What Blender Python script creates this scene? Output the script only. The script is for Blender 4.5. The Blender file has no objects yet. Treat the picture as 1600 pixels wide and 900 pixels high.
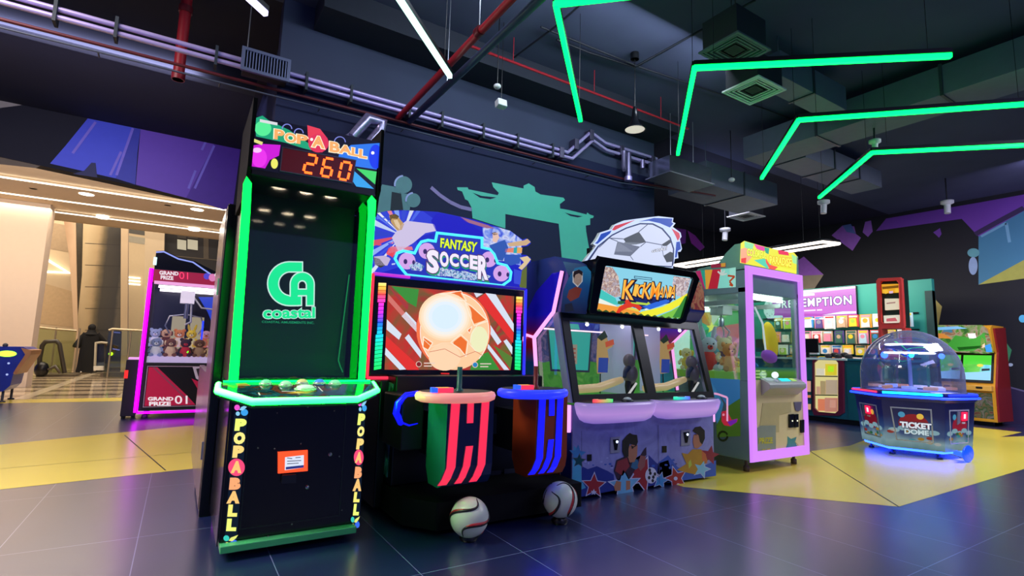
import bpy, math, random
from mathutils import Vector, Matrix
random.seed(7)
SC = bpy.context.scene
COL = SC.collection
PI = math.pi

# ------------------------------------------------------------------ camera
YAW, PIT, ROL, FPX, CH = math.radians(32.0974), math.radians(6.98323), math.radians(1.58374), 816.64, 1.15
_f = Vector((math.sin(YAW) * math.cos(PIT), math.cos(YAW) * math.cos(PIT), math.sin(PIT)))
_r = Vector((math.cos(YAW), -math.sin(YAW), 0))
_u = _r.cross(_f)
RR = _r * math.cos(ROL) + _u * math.sin(ROL)
UU = -_r * math.sin(ROL) + _u * math.cos(ROL)
CAMP = Vector((0, 0, CH))
cd = bpy.data.cameras.new('camera')
cam = bpy.data.objects.new('camera', cd)
COL.objects.link(cam)
cd.lens = 36 * FPX / 1600
cd.clip_end = 200
cam.matrix_world = Matrix((RR, UU, -_f)).transposed().to_4x4()
cam.location = CAMP
SC.camera = cam

# ------------------------------------------------------------------ world, exposure
SC.view_settings.view_transform = 'Standard'
SC.view_settings.look = 'None'
SC.view_settings.exposure = 0.0
SC.view_settings.gamma = 1.0
SC.view_settings.use_curve_mapping = False
W = bpy.data.worlds.new('world'); SC.world = W; W.use_nodes = True
W.node_tree.nodes['Background'].inputs[0].default_value = (0.10, 0.13, 0.42, 1)
W.node_tree.nodes['Background'].inputs[1].default_value = 0.75
SC.cycles.max_bounces = 6
SC.cycles.diffuse_bounces = 3
SC.cycles.glossy_bounces = 4
SC.cycles.transparent_max_bounces = 16
SC.cycles.sample_clamp_indirect = 4.0

def area(name, loc, size, col, power, direction=(0, 0, -1), sy=None):
    l = bpy.data.lights.new(name, 'AREA'); l.shape = 'RECTANGLE'; l.size = size; l.size_y = sy or size
    l.energy = power; l.color = col
    o = bpy.data.objects.new(name, l); COL.objects.link(o); o.location = loc
    o.rotation_euler = Vector(direction).to_track_quat('-Z', 'Y').to_euler()
    return o
# the mall outside the opening: warm ceiling lighting
area('mall_ceiling_lamp', (-3, 15.2, 4.40), 7, (1.0, 0.86, 0.72), 130, sy=0.5)
area('mall_ceiling_lamp', (-3, 17.0, 4.40), 7, (1.0, 0.86, 0.72), 80, sy=0.5)
area('mall_ceiling_fill', (-4, 11.1, 4.0), 9, (1.0, 0.86, 0.76), 300, direction=(0, 1, 0.32), sy=0.2)  # added lamp, out of view behind the bulkhead, brightens the mall ceiling
area('atrium_lamp', (-3, 22.0, 7.6), 8, (1.0, 0.85, 0.68), 1000)
# hall fill: added area lamps without fixtures, raising the room's overall light
area('hall_fill', (4.5, -3.5, 4.55), 5, (0.46, 0.46, 1.0), 190, sy=2)
area('hall_fill', (-3.0, 3.5, 4.55), 3, (1.0, 0.90, 0.88), 430, sy=2)
area('hall_fill', (9.7, 0.4, 4.6), 3.5, (0.85, 0.85, 1.0), 360, sy=1.6)
area('hall_fill', (8.5, 6.4, 4.55), 2.5, (0.8, 0.8, 1.0), 90, sy=1.0)
area('redemption_lamp', (11.6, 6.4, 3.1), 3.5, (1.0, 0.90, 0.78), 90, direction=(0.6, 0, -1), sy=0.4)
# added area lamps without fixtures that brighten the painted walls
area('wall_fill', (-1.6, 7.2, 4.35), 3.0, (0.75, 0.70, 1.0), 75, direction=(0, 1, -0.12), sy=0.3)
area('wall_fill', (3.3, 3.4, 4.45), 4.0, (0.75, 0.85, 1.0), 60, direction=(0, 1, -0.6), sy=0.3)
area('wall_fill', (12.0, 2.5, 4.45), 0.3, (0.72, 0.62, 1.0), 80, direction=(1, 0, -0.3), sy=6.0)

# ------------------------------------------------------------------ helpers
def ray(x, y):
    return _f * FPX + RR * (x - 800) - UU * (y - 450)
def yp(x, y, Y):
    d = ray(x, y); return CAMP + d * (Y / d.y)
def xp(x, y, X):
    d = ray(x, y); return CAMP + d * (X / d.x)
def zp(x, y, z=0.0):
    d = ray(x, y); return CAMP + d * ((z - CH) / d.z)

def lin(h):
    h = h.lstrip('#'); o = []
    for i in (0, 2, 4):
        c = int(h[i:i + 2], 16) / 255
        o.append(c / 12.92 if c <= 0.04045 else ((c + 0.055) / 1.055) ** 2.4)
    return tuple(o)
_M = {}
def D(h, rough=0.5, metal=0.0, vary=0.12, scale=9.0, spec=0.5):
    """plain surface with a faint procedural mottling"""
    k = ('D', h, rough, metal, vary, scale, spec)
    if k in _M: return _M[k]
    m = bpy.data.materials.new('surface_' + h.lstrip('#')); m.use_nodes = True
    nt = m.node_tree; b = nt.nodes['Principled BSDF']
    c = lin(h)
    b.inputs['Roughness'].default_value = rough; b.inputs['Metallic'].default_value = metal
    b.inputs['Specular IOR Level'].default_value = spec
    tc = nt.nodes.new('ShaderNodeTexCoord'); n = nt.nodes.new('ShaderNodeTexNoise'); n.inputs['Scale'].default_value = scale
    r = nt.nodes.new('ShaderNodeMix'); r.data_type = 'RGBA'
    r.inputs[6].default_value = (*[x * (1 - vary) for x in c], 1); r.inputs[7].default_value = (*[min(1, x * (1 + vary)) for x in c], 1)
    nt.links.new(tc.outputs['Object'], n.inputs['Vector']); nt.links.new(n.outputs[0], r.inputs[0]); nt.links.new(r.outputs[2], b.inputs['Base Color'])
    _M[k] = m; return m
def E(h, s=1.0, base='#101010', rough=0.35):
    k = ('E', h, s, base)
    if k in _M: return _M[k]
    m = bpy.data.materials.new('lit_' + h.lstrip('#')); m.use_nodes = True
    b = m.node_tree.nodes['Principled BSDF']
    b.inputs['Base Color'].default_value = (*lin(base), 1); b.inputs['Roughness'].default_value = rough
    b.inputs['Emission Color'].default_value = (*lin(h), 1); b.inputs['Emission Strength'].default_value = s
    if s < 1.6: m.cycles.emission_sampling = 'NONE'
    _M[k] = m; return m
def grad(name, stops, axis=2, lo=0.0, hi=1.0, emit=1.0, noise=0.0, rough=0.3):
    """procedural colour bands along an object axis (metres from the thing's base)"""
    m = bpy.data.materials.new(name); m.use_nodes = True; nt = m.node_tree; b = nt.nodes['Principled BSDF']
    tc = nt.nodes.new('ShaderNodeTexCoord'); sp = nt.nodes.new('ShaderNodeSeparateXYZ'); mr = nt.nodes.new('ShaderNodeMapRange')
    mr.inputs[1].default_value = lo; mr.inputs[2].default_value = hi
    cr = nt.nodes.new('ShaderNodeValToRGB')
    while len(cr.color_ramp.elements) < len(stops): cr.color_ramp.elements.new(0.5)
    for e, (p, h) in zip(cr.color_ramp.elements, stops): e.position = p; e.color = (*lin(h), 1)
    nt.links.new(tc.outputs['Object'], sp.inputs[0]); nt.links.new(sp.outputs[axis], mr.inputs[0])
    if noise:
        n = nt.nodes.new('ShaderNodeTexNoise'); n.inputs['Scale'].default_value = 3; a = nt.nodes.new('ShaderNodeMath'); a.operation = 'MULTIPLY_ADD'
        a.inputs[1].default_value = noise; nt.links.new(tc.outputs['Object'], n.inputs['Vector']); nt.links.new(n.outputs[0], a.inputs[0]); nt.links.new(mr.outputs[0], a.inputs[2])
        nt.links.new(a.outputs[0], cr.inputs[0])
    else: nt.links.new(mr.outputs[0], cr.inputs[0])
    b.inputs['Roughness'].default_value = rough
    if emit:
        b.inputs['Base Color'].default_value = (0.01, 0.01, 0.01, 1)
        nt.links.new(cr.outputs[0], b.inputs['Emission Color']); b.inputs['Emission Strength'].default_value = emit
        if emit < 1.6: m.cycles.emission_sampling = 'NONE'
    else: nt.links.new(cr.outputs[0], b.inputs['Base Color'])
    return m
def blotch(name, cols, scale=6.0, emit=0.0, rough=0.4, dist=1.5):
    """printed artwork made of soft patches of several colours"""
    m = bpy.data.materials.new(name); m.use_nodes = True; nt = m.node_tree; b = nt.nodes['Principled BSDF']
    tc = nt.nodes.new('ShaderNodeTexCoord'); n = nt.nodes.new('ShaderNodeTexNoise'); n.inputs['Scale'].default_value = scale
    n.inputs['Distortion'].default_value = dist; n.inputs['Detail'].default_value = 3
    cr = nt.nodes.new('ShaderNodeValToRGB'); k = len(cols)
    while len(cr.color_ramp.elements) < k: cr.color_ramp.elements.new(0.5)
    for i, (e, h) in enumerate(zip(cr.color_ramp.elements, cols)): e.position = 0.30 + 0.40 * i / max(1, k - 1); e.color = (*lin(h), 1)
    nt.links.new(tc.outputs['Object'], n.inputs['Vector']); nt.links.new(n.outputs[0], cr.inputs[0])
    b.inputs['Roughness'].default_value = rough
    if emit:
        b.inputs['Base Color'].default_value = (0.01, 0.01, 0.01, 1)
        nt.links.new(cr.outputs[0], b.inputs['Emission Color']); b.inputs['Emission Strength'].default_value = emit
        m.cycles.emission_sampling = 'NONE'
    else: nt.links.new(cr.outputs[0], b.inputs['Base Color'])
    return m
def glass(name='clear_glass', tint='#ffffff', base=0.04, rough=0.02, top=0.6, rim_sheen=0.0):
    k = ('G', name, tint, base)
    if k in _M: return _M[k]
    m = bpy.data.materials.new(name); m.use_nodes = True; nt = m.node_tree; nt.nodes.clear()
    o = nt.nodes.new('ShaderNodeOutputMaterial'); t = nt.nodes.new('ShaderNodeBsdfTransparent'); g = nt.nodes.new('ShaderNodeBsdfGlossy')
    mx = nt.nodes.new('ShaderNodeMixShader'); lw = nt.nodes.new('ShaderNodeLayerWeight'); mr = nt.nodes.new('ShaderNodeMapRange')
    lw.inputs[0].default_value = 0.35; mr.inputs[3].default_value = base; mr.inputs[4].default_value = top
    t.inputs[0].default_value = (*lin(tint), 1); g.inputs['Roughness'].default_value = rough
    nt.links.new(lw.outputs['Facing'], mr.inputs[0]); nt.links.new(mr.outputs[0], mx.inputs[0])
    nt.links.new(t.outputs[0], mx.inputs[1]); nt.links.new(g.outputs[0], mx.inputs[2])
    if rim_sheen:
        df = nt.nodes.new('ShaderNodeBsdfDiffuse'); df.inputs[0].default_value = (0.6, 0.62, 0.9, 1); m3 = nt.nodes.new('ShaderNodeMixShader'); mh = nt.nodes.new('ShaderNodeMapRange')  # lilac diffuse painted towards the rim in place of reflections
        mh.inputs[3].default_value = rim_sheen * 0.4; mh.inputs[4].default_value = rim_sheen * 5; nt.links.new(lw.outputs['Facing'], mh.inputs[0]); nt.links.new(mh.outputs[0], m3.inputs[0])
        nt.links.new(mx.outputs[0], m3.inputs[1]); nt.links.new(df.outputs[0], m3.inputs[2]); nt.links.new(m3.outputs[0], o.inputs[0])
    else: nt.links.new(mx.outputs[0], o.inputs[0])
    _M[k] = m; return m

class Fr:
    """flat frame: origin, right vector, up vector; the normal faces the viewer of the panel"""
    def __init__(s, o, u, v):
        s.o = Vector(o); s.u = Vector(u).normalized(); s.v = Vector(v).normalized(); s.n = s.u.cross(s.v).normalized()
    def w(s, a, b, d=0.0): return s.o + s.u * a + s.v * b + s.n * d
    def px(s, x, y):
        d = ray(x, y); t = (s.o - CAMP).dot(s.n) / d.dot(s.n); p = CAMP + d * t - s.o
        return (p.dot(s.u), p.dot(s.v))
def FY(Y): return Fr((0, Y, 0), (1, 0, 0), (0, 0, 1))          # faces -Y
def FX(X): return Fr((X, 0, 0), (0, -1, 0), (0, 0, 1))         # faces -X
def FZ(z): return Fr((0, 0, z), (1, 0, 0), (0, 1, 0))          # faces up
def CR(ox, oy, s):
    """reads a list of points measured in a magnified crop"""
    return lambda *p: [(ox + a / s, oy + b / s) for a, b in p]

_TXT = {}
def text_mesh(s, bold=0.0, shear=0.0, space=1.0):
    k = (s, bold, shear, space)
    if k not in _TXT:
        c = bpy.data.curves.new('t', 'FONT'); c.body = s; c.offset = bold; c.resolution_u = 3; c.shear = shear; c.space_character = space
        o = bpy.data.objects.new('t', c); COL.objects.link(o)
        me = bpy.data.meshes.new_from_object(o)
        _TXT[k] = ([tuple(v.co)[:2] for v in me.vertices], [tuple(p.vertices) for p in me.polygons])
        bpy.data.objects.remove(o); bpy.data.meshes.remove(me); bpy.data.curves.remove(c)
    return _TXT[k]

class G:
    def __init__(s): s.v = []; s.f = []; s.m = []; s.sm = []; s.mats = []
    def mi(s, m):
        if m not in s.mats: s.mats.append(m)
        return s.mats.index(m)
    def add(s, vs, fs, m, smooth=False):
        b = len(s.v); s.v += [Vector(v) for v in vs]; i = s.mi(m)
        for f in fs: s.f.append([b + k for k in f]); s.m.append(i); s.sm.append(smooth)
        return s
    def box(s, x0, x1, y0, y1, z0, z1, m):
        v = [(x, y, z) for x in (x0, x1) for y in (y0, y1) for z in (z0, z1)]
        return s.add(v, [(0, 1, 3, 2), (4, 6, 7, 5), (0, 4, 5, 1), (2, 3, 7, 6), (0, 2, 6, 4), (1, 5, 7, 3)], m)
    def obox(s, fr, a0, a1, b0, b1, d0, d1, m):
        v = [fr.w(a, b, d) for a in (a0, a1) for b in (b0, b1) for d in (d0, d1)]
        return s.add(v, [(0, 1, 3, 2), (4, 6, 7, 5), (0, 4, 5, 1), (2, 3, 7, 6), (0, 2, 6, 4), (1, 5, 7, 3)], m)
    def prism(s, fr, pts, d0, d1, m, px=False, side=None):
        if px: pts = [fr.px(*p) for p in pts]
        n = len(pts); v = [fr.w(a, b, d0) for a, b in pts] + [fr.w(a, b, d1) for a, b in pts]
        ar = sum(pts[i][0] * pts[(i + 1) % n][1] - pts[(i + 1) % n][0] * pts[i][1] for i in range(n))
        top = list(range(n, 2 * n)); bot = list(range(n))[::-1]
        if ar < 0: top.reverse(); bot.reverse()
        s.add(v, [top, bot], m)
        s.add(v, [(i, (i + 1) % n, n + (i + 1) % n, n + i) if ar > 0 else (i, n + i, n + (i + 1) % n, (i + 1) % n) for i in range(n)], side or m)
        return s
    def flat(s, fr, pts, d, m, px=False):
        if px: pts = [fr.px(*p) for p in pts]
        return s.add([fr.w(a, b, d) for a, b in pts], [list(range(len(pts)))], m)
    def frame(s, fr, outer, inner, d0, d1, m, px=False):
        """ring between two outlines with the same number of points"""
        if px: outer = [fr.px(*p) for p in outer]; inner = [fr.px(*p) for p in inner]
        n = len(outer); v = []
        for P in (outer, inner):
            for d in (d0, d1): v += [fr.w(a, b, d) for a, b in P]
        f = []
        for i in range(n):
            j = (i + 1) % n
            f += [(n + i, n + j, 3 * n + j, 3 * n + i), (i, j, n + j, n + i), (2 * n + i, 2 * n + j, 3 * n + j, 3 * n + i), (i, j, 2 * n + j, 2 * n + i)]
        return s.add(v, f, m)
    def disc(s, fr, c, r, d, m, n=24, px=False, ry=None, a0=0, a1=2 * PI, rot=0.0):
        """px: centre and radii in photo pixels"""
        ry = ry or r; P = []
        for i in range(n if a1 - a0 > 6.28 else n + 1):
            t = a0 + (a1 - a0) * i / n; x, y = r * math.cos(t), ry * math.sin(t)
            P.append((c[0] + x * math.cos(rot) - y * math.sin(rot), c[1] + x * math.sin(rot) + y * math.cos(rot)))
        return s.flat(fr, P, d, m, px)
    def line(s, fr, pts, w, d, m, px=False):
        """stripe along a polyline, width w in frame metres"""
        if px: pts = [fr.px(*p) for p in pts]
        for (a, b), (c, e) in zip(pts, pts[1:]):
            L = math.hypot(c - a, e - b) or 1; nx, ny = -(e - b) / L * w / 2, (c - a) / L * w / 2
            s.flat(fr, [(a + nx, b + ny), (a - nx, b - ny), (c - nx, e - ny), (c + nx, e + ny)], d, m)
        return s
    def tube(s, pts, r, m, n=8, closed=False, caps=True):
        pts = [Vector(p) for p in pts]; N = len(pts); rings = []; up = None
        for i, p in enumerate(pts):
            a = pts[i - 1] if (i or closed) else None; b = pts[(i + 1) % N] if (i < N - 1 or closed) else None
            t = ((p - a).normalized() if a is not None else Vector()) + ((b - p).normalized() if b is not None else Vector())
            t.normalize()
            if up is None: up = Vector((0, 0, 1)) if abs(t.z) < 0.9 else Vector((0, 1, 0))
            x = t.cross(up).normalized(); y = x.cross(t).normalized(); up = y
            k = 1.0
            if a is not None and b is not None: k = 1 / max(0.5, t.dot((b - p).normalized()))
            rr = r[i] if isinstance(r, (list, tuple)) else r
            rings.append([p + (x * math.cos(2 * PI * j / n) + y * math.sin(2 * PI * j / n)) * rr * (k if not isinstance(r, (list, tuple)) else 1) for j in range(n)])
        v = [q for R_ in rings for q in R_]; f = []
        for i in range(N if closed else N - 1):
            for j in range(n): f.append((i * n + j, i * n + (j + 1) % n, ((i + 1) % N) * n + (j + 1) % n, ((i + 1) % N) * n + j))
        s.add(v, f, m, True)
        if caps and not closed: s.add(rings[0], [list(range(n))[::-1]], m); s.add(rings[-1], [list(range(n))], m)
        return s
    def ell(s, c, r, m, seg=16, rings=10, rot=None):
        c = Vector(c); r = (r, r, r) if isinstance(r, (int, float)) else r; v = []
        for i in range(1, rings):
            ph = PI * i / rings
            for j in range(seg):
                t = 2 * PI * j / seg; v.append(Vector((r[0] * math.sin(ph) * math.cos(t), r[1] * math.sin(ph) * math.sin(t), r[2] * math.cos(ph))))
        v += [Vector((0, 0, r[2])), Vector((0, 0, -r[2]))]
        if rot is not None: R_ = Matrix.Rotation(rot[1], 3, rot[0]); v = [R_ @ q for q in v]
        f = []
        for i in range(rings - 2):
            for j in range(seg): f.append((i * seg + j, (i + 1) * seg + j, (i + 1) * seg + (j + 1) % seg, i * seg + (j + 1) % seg))
        T = len(v) - 2; B = len(v) - 1
        for j in range(seg):
            f.append((T, j, (j + 1) % seg)); f.append((B, (rings - 2) * seg + (j + 1) % seg, (rings - 2) * seg + j))
        return s.add([c + q for q in v], f, m, True)
    def lathe(s, prof, c, m, n=24, axis='z', smooth=True, arc=(0, 2 * PI)):
        c = Vector(c); v = []; full = arc[1] - arc[0] > 6.28; k = n if full else n + 1
        for r, h in prof:
            for j in range(k):
                t = arc[0] + (arc[1] - arc[0]) * j / n; a, b = r * math.cos(t), r * math.sin(t)
                v.append(c + (Vector((a, b, h)) if axis == 'z' else Vector((a, h, b)) if axis == 'y' else Vector((h, a, b))))
        f = []
        for i in range(len(prof) - 1):
            for j in range(n): f.append((i * k + j, i * k + (j + 1) % k, (i + 1) * k + (j + 1) % k, (i + 1) * k + j))
        return s.add(v, f, m, smooth)
    def text(s, t, fr, quad, m, d=0.002, bold=0.0, grow=0.0, shear=0.0, px=True, space=1.0):
        """text stretched onto a quad (TL, TR, BR, BL); grow thickens the strokes for an outline"""
        if px: quad = [fr.px(*q) for q in quad]
        bv, _ = text_mesh(t, bold, shear, space); v, f = text_mesh(t, bold + grow, shear, space)
        if not bv: return s
        x0, x1 = min(p[0] for p in bv), max(p[0] for p in bv); y0, y1 = min(p[1] for p in bv), max(p[1] for p in bv)
        TL, TR, BR, BL = [Vector(q) for q in quad]; o = []
        for x, y in v:
            a = (x - x0) / (x1 - x0); b = (y - y0) / (y1 - y0)
            p = (BL * (1 - a) + BR * a) * (1 - b) + (TL * (1 - a) + TR * a) * b
            o.append(fr.w(p.x, p.y, d))
        return s.add(o, f, m)
    def build(s, name, parent=None, bevel=0.0, seg=2, mat0=None):
        me = bpy.data.meshes.new(name)
        off = Vector()
        q = parent
        while q is not None: off += q.location; q = q.parent
        me.from_pydata([tuple(v - off) for v in s.v], [], s.f)
        for m in s.mats: me.materials.append(m)
        me.polygons.foreach_set('material_index', s.m); me.polygons.foreach_set('use_smooth', s.sm)
        me.update()
        o = bpy.data.objects.new(name, me); COL.objects.link(o); o.parent = parent
        if bevel:
            b = o.modifiers.new('bevel', 'BEVEL'); b.width = bevel; b.segments = seg; b.limit_method = 'ANGLE'; b.angle_limit = 0.6
        return o
    def solo(s, name, label, cat, loc, group=None, bevel=0.0, kind=None):
        """one top-level mesh with its origin at loc"""
        L = Vector(loc); s.v = [v - L for v in s.v]; o = s.build(name, None, bevel); o.location = L
        tag(o, label, cat, group, kind); return o
def tag(o, label=None, cat=None, group=None, kind=None):
    if label: o['label'] = label
    if cat: o['category'] = cat
    if group: o['group'] = group
    if kind: o['kind'] = kind
    return o
def thing(name, label, cat, loc, group=None):
    o = bpy.data.objects.new(name, None); COL.objects.link(o); o.location = loc; o.empty_display_size = 0.1
    return tag(o, label, cat, group)
def struct(name, g, label=None):
    o = g.build(name); o['kind'] = 'structure'
    if label: o['label'] = label
    return o
def copy_tree(o, parent=None):
    c = o.copy(); COL.objects.link(c); c.parent = parent
    for ch in list(o.children): copy_tree(ch, c)
    return c

# ------------------------------------------------------------------ shared materials
BLACK = D('#08090c', 0.35); BLACKG = D('#0a0b10', 0.16, vary=0.05); DARK = D('#15171c', 0.5); GREY = D('#3a3d45', 0.5)
STEEL = D('#b9bcc6', 0.3, 0.9); WHITE = D('#d9dade', 0.45); CEILM = D('#434a66', 0.85, vary=0.25, scale=1.3)
NAVY = D('#0f1a42', 0.8, vary=0.15, scale=1.5); DUCT = D('#6a7184', 0.55, 0.2, vary=0.1)

# ------------------------------------------------------------------ floor
def floor_material():
    m = bpy.data.materials.new('blue_floor_tiles'); m.use_nodes = True; nt = m.node_tree; b = nt.nodes['Principled BSDF']
    tc = nt.nodes.new('ShaderNodeTexCoord'); sp = nt.nodes.new('ShaderNodeSeparateXYZ'); nt.links.new(tc.outputs['Object'], sp.inputs[0])
    def M_(op, a, bb=None, v=None):
        n = nt.nodes.new('ShaderNodeMath'); n.operation = op
        if isinstance(a, (int, float)): n.inputs[0].default_value = a
        else: nt.links.new(a, n.inputs[0])
        if bb is not None:
            if isinstance(bb, (int, float)): n.inputs[1].default_value = bb
            else: nt.links.new(bb, n.inputs[1])
        return n.outputs[0]
    def joint(c, off, size, w):
        f = M_('FRACT', M_('DIVIDE', M_('SUBTRACT', c, off - 100 * size), size))
        e = M_('MINIMUM', f, M_('SUBTRACT', 1.0, f))
        return M_('LESS_THAN', e, w / size)
    g = M_('MAXIMUM', joint(sp.outputs[0], 1.155, 0.632, 0.0024), joint(sp.outputs[1], 1.38, 1.27, 0.0024))
    # each tile a slightly different tone
    n = nt.nodes.new('ShaderNodeTexNoise'); n.inputs['Scale'].default_value = 2.2; n.inputs['Detail'].default_value = 4; nt.links.new(tc.outputs['Object'], n.inputs['Vector'])
    mx = nt.nodes.new('ShaderNodeMix'); mx.data_type = 'RGBA'; mx.inputs[6].default_value = (*lin('#0e1a46'), 1); mx.inputs[7].default_value = (*lin('#16265c'), 1)
    nt.links.new(n.outputs[0], mx.inputs[0])
    m2 = nt.nodes.new('ShaderNodeMix'); m2.data_type = 'RGBA'; m2.inputs[7].default_value = (*lin('#7a86b4'), 1)
    nt.links.new(g, m2.inputs[0]); nt.links.new(mx.outputs[2], m2.inputs[6]); nt.links.new(m2.outputs[2], b.inputs['Base Color'])
    n2 = nt.nodes.new('ShaderNodeTexNoise'); n2.inputs['Scale'].default_value = 5; nt.links.new(tc.outputs['Object'], n2.inputs['Vector'])
    mr = nt.nodes.new('ShaderNodeMapRange'); mr.inputs[3].default_value = 0.20; mr.inputs[4].default_value = 0.29
    nt.links.new(n2.outputs[0], mr.inputs[0]); nt.links.new(mr.outputs[0], b.inputs['Roughness'])
    b.inputs['Specular IOR Level'].default_value = 1.0
    b.inputs['Coat Weight'].default_value = 1.0; b.inputs['Coat Roughness'].default_value = 0.36; b.inputs['Coat IOR'].default_value = 1.7
    return m
g = G(); g.box(-12, 14.4, -11, 13.5, -0.1, 0, floor_material()); struct('floor', g)
YEL = D('#f2dc52', 0.27, vary=0.05, scale=2, spec=1.0)
g = G(); f0 = FZ(0)
g.flat(f0, [(-4.5, 6.34), (-1.55, 7.88), (0.17, 8.74), (1.6, 9.45), (1.6, 5.99), (0.17, 5.77), (-1.06, 5.58), (-4.5, 5.05)], 0.0012, YEL)
g.flat(f0, [(-9, 13.5), (-2.6, 13.5), (-0.3, 13.5), (3, 13.5), (3, 12.3), (-0.4, 12.7), (-9, 13.1)], 0.0012, YEL)
g.flat(f0, [(3.9, 3.25), (5.0, 2.03), (5.9, 2.035), (8.16, 2.05), (10.1, 2.45), (12.2, 2.9), (11.36, 3.11), (12.6, 3.15), (12.6, 3.85), (9.6, 4.1), (7.9, 3.75), (6.75, 3.75), (6.0, 4.6), (4.0, 4.6)], 0.0012, YEL)
JO = D('#2b2a25', 0.6)
g.line(f0, [(-1.30, 9.4), (-0.48, 8.14), (-0.01, 5.8)][1:], 0.012, 0.0022, JO)
g.line(f0, [(5.0, 2.03), (6.61, 3.49), (6.95, 3.80)], 0.012, 0.0022, JO)
g.line(f0, [(-3.2, 6.2), (0.2, 6.63)], 0.006, 0.0022, JO)
o = struct('floor_inlay', g)

MARB = D('#c9b491', 0.12, vary=0.10, scale=0.8)
g = G(); g.box(-16, 8, 13.5, 40, -0.1, -0.002, MARB)
for k in range(12):
    y = 14.2 + k * 1.25; g.flat(f0, [(-16, y), (8, y), (8, y + 0.42), (-16, y + 0.42)], 0.0005, D('#7a6a54', 0.12, vary=0.2))
for k in range(7):
    x = -9 + k * 1.6; g.flat(f0, [(x, 13.55), (x + 0.22, 13.55), (x + 0.22, 32), (x, 32)], 0.0012, D('#e0cfae', 0.12))
struct('floor_mall', g)

# ------------------------------------------------------------------ hall walls
g = G(); g.box(0.60, 6.0, 5.5, 5.7, 0, 4.7, NAVY)
wf = FY(5.5)
OLIVE = D('#8b8a35', 0.6, vary=0.1, scale=2)
g.flat(wf, [(2.9, 0), (5.1, 0), (5.1, 2.28), (2.9, 2.28)], 0.002, OLIVE)
g.flat(wf, [(0.6, 3.88), (6.0, 3.88), (6.0, 4.7), (0.6, 4.7)], 0.002, D('#39415c', 0.8, scale=1.2, vary=0.2))
TEAL = D('#52c8b0', 0.6, vary=0.04)
c4 = CR(590, 260, 4.324)
g.flat(wf, c4((770, 108), (985, 150), (985, 130), (1020, 115), (1060, 140), (1065, 170), (1100, 190), (1255, 212), (1265, 228), (1230, 255), (1232, 285), (1290, 295), (1410, 325), (1415, 312), (1432, 325),
                    (1460, 335), (1455, 348), (1435, 352), (1435, 395), (1405, 400), (1408, 440), (1425, 540), (1440, 590), (1380, 650), (1330, 700),
                    (1250, 690), (1222, 388), (862, 322), (862, 420), (640, 350), (634, 280), (610, 232), (590, 222), (570, 170), (540, 160), (535, 142), (608, 142), (612, 155), (810, 195), (818, 180), (780, 140)), 0.004, TEAL, px=True)
g.flat(wf, c4((640, 178), (700, 200), (800, 210), (760, 222), (690, 212)), 0.006, NAVY, px=True)
g.flat(wf, c4((1262, 312), (1310, 325), (1385, 338), (1350, 345), (1300, 335)), 0.006, NAVY, px=True)
GT = D('#5d8f95', 0.6)
g.flat(wf, c4((30, 122), (115, 138), (150, 180), (230, 190), (215, 300), (-60, 320)), 0.004, GT, px=True)
g.flat(wf, c4((95, 172), (158, 185), (172, 300), (85, 305)), 0.006, D('#1c2836', 0.7), px=True)
for (cx, cy, r) in ((174, 125, 58), (240, 230, 48)):
    g.disc(wf, c4((cx, cy))[0], r / 4.324, 0.006, GT, px=True)
    g.line(wf, [c4((cx + (r + 2) * math.cos(t), cy + (r + 2) * math.sin(t)))[0] for t in [math.radians(a) for a in range(170, 275, 12)]], 0.02, 0.009, D('#a9b8ee', 0.5), px=True)
g.line(wf, c4((360, 142), (420, 195), (490, 242), (560, 275), (634, 292)), 0.045, 0.004, D('#8f7fb8', 0.6), px=True)
struct('wall_back', g)
g = G(); g.box(0.69, 0.80, 5.7, 10.5, 0, 4.7, NAVY); struct('wall_side_left', g)
g = G(); g.box(5.88, 6.0, 5.7, 9.3, 0, 4.7, NAVY); struct('wall_return', g)
FARM = D('#16181f', 0.8, vary=0.2, scale=1.4)
g = G(); g.box(6.0, 14.4, 9.3, 9.45, 0, 4.7, FARM)
ff = FY(9.3)
PUR = D('#8a3fb0', 0.6, vary=0.08, scale=2)
g.flat(ff, [(1055, 356), (1072, 359), (1071, 380), (1054, 384)], 0.004, PUR, px=True)
g.flat(ff, [(1074, 360), (1086, 368), (1101, 386), (1094, 392), (1080, 380)], 0.004, D('#a33bb5', 0.6), px=True)
struct('wall_far', g)

# right wall with its painted shards
g = G(); g.box(14.2, 14.4, -11, 9.3, 0, 4.7, FARM)
rf = FX(14.2); c8 = CR(1180, 300, 3.81); PU2 = D('#6f3aa6', 0.6, vary=0.1, scale=1.5); PU3 = D('#9a5fc9', 0.6)
g.flat(rf, c8((780, 158), (1340, 62), (1400, 70), (1330, 135), (1230, 160), (720, 232)), 0.004, PU2, px=True)
g.flat(rf, c8((1340, 62), (1640, 8), (1640, 90), (1330, 265), (1230, 160)), 0.005, PU2, px=True)
g.line(rf, c8((1310, 252), (1440, 180), (1600, 95)), 0.10, 0.007, D('#33204f', 0.6), px=True)
g.flat(rf, c8((455, 258), (520, 200), (590, 205), (600, 250), (630, 272), (580, 350)), 0.004, PU3, px=True)
g.flat(rf, c8((520, 200), (570, 190), (600, 250), (545, 238)), 0.006, D('#5470b8', 0.6), px=True)
g.flat(rf, c8((655, 178), (690, 170), (700, 235), (672, 268), (640, 240)), 0.004, PU3, px=True)
g.flat(rf, c8((1060, 240), (1095, 272), (1110, 250), (1100, 215)), 0.004, PU2, px=True)
g.flat(rf, c8((250, 470), (250, 410), (290, 385), (408, 492), (250, 500)), 0.004, PU3, px=True)
g.flat(rf, c8((250, 500), (408, 492), (350, 580), (250, 590)), 0.004, D('#9c8f7c', 0.7), px=True)
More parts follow.
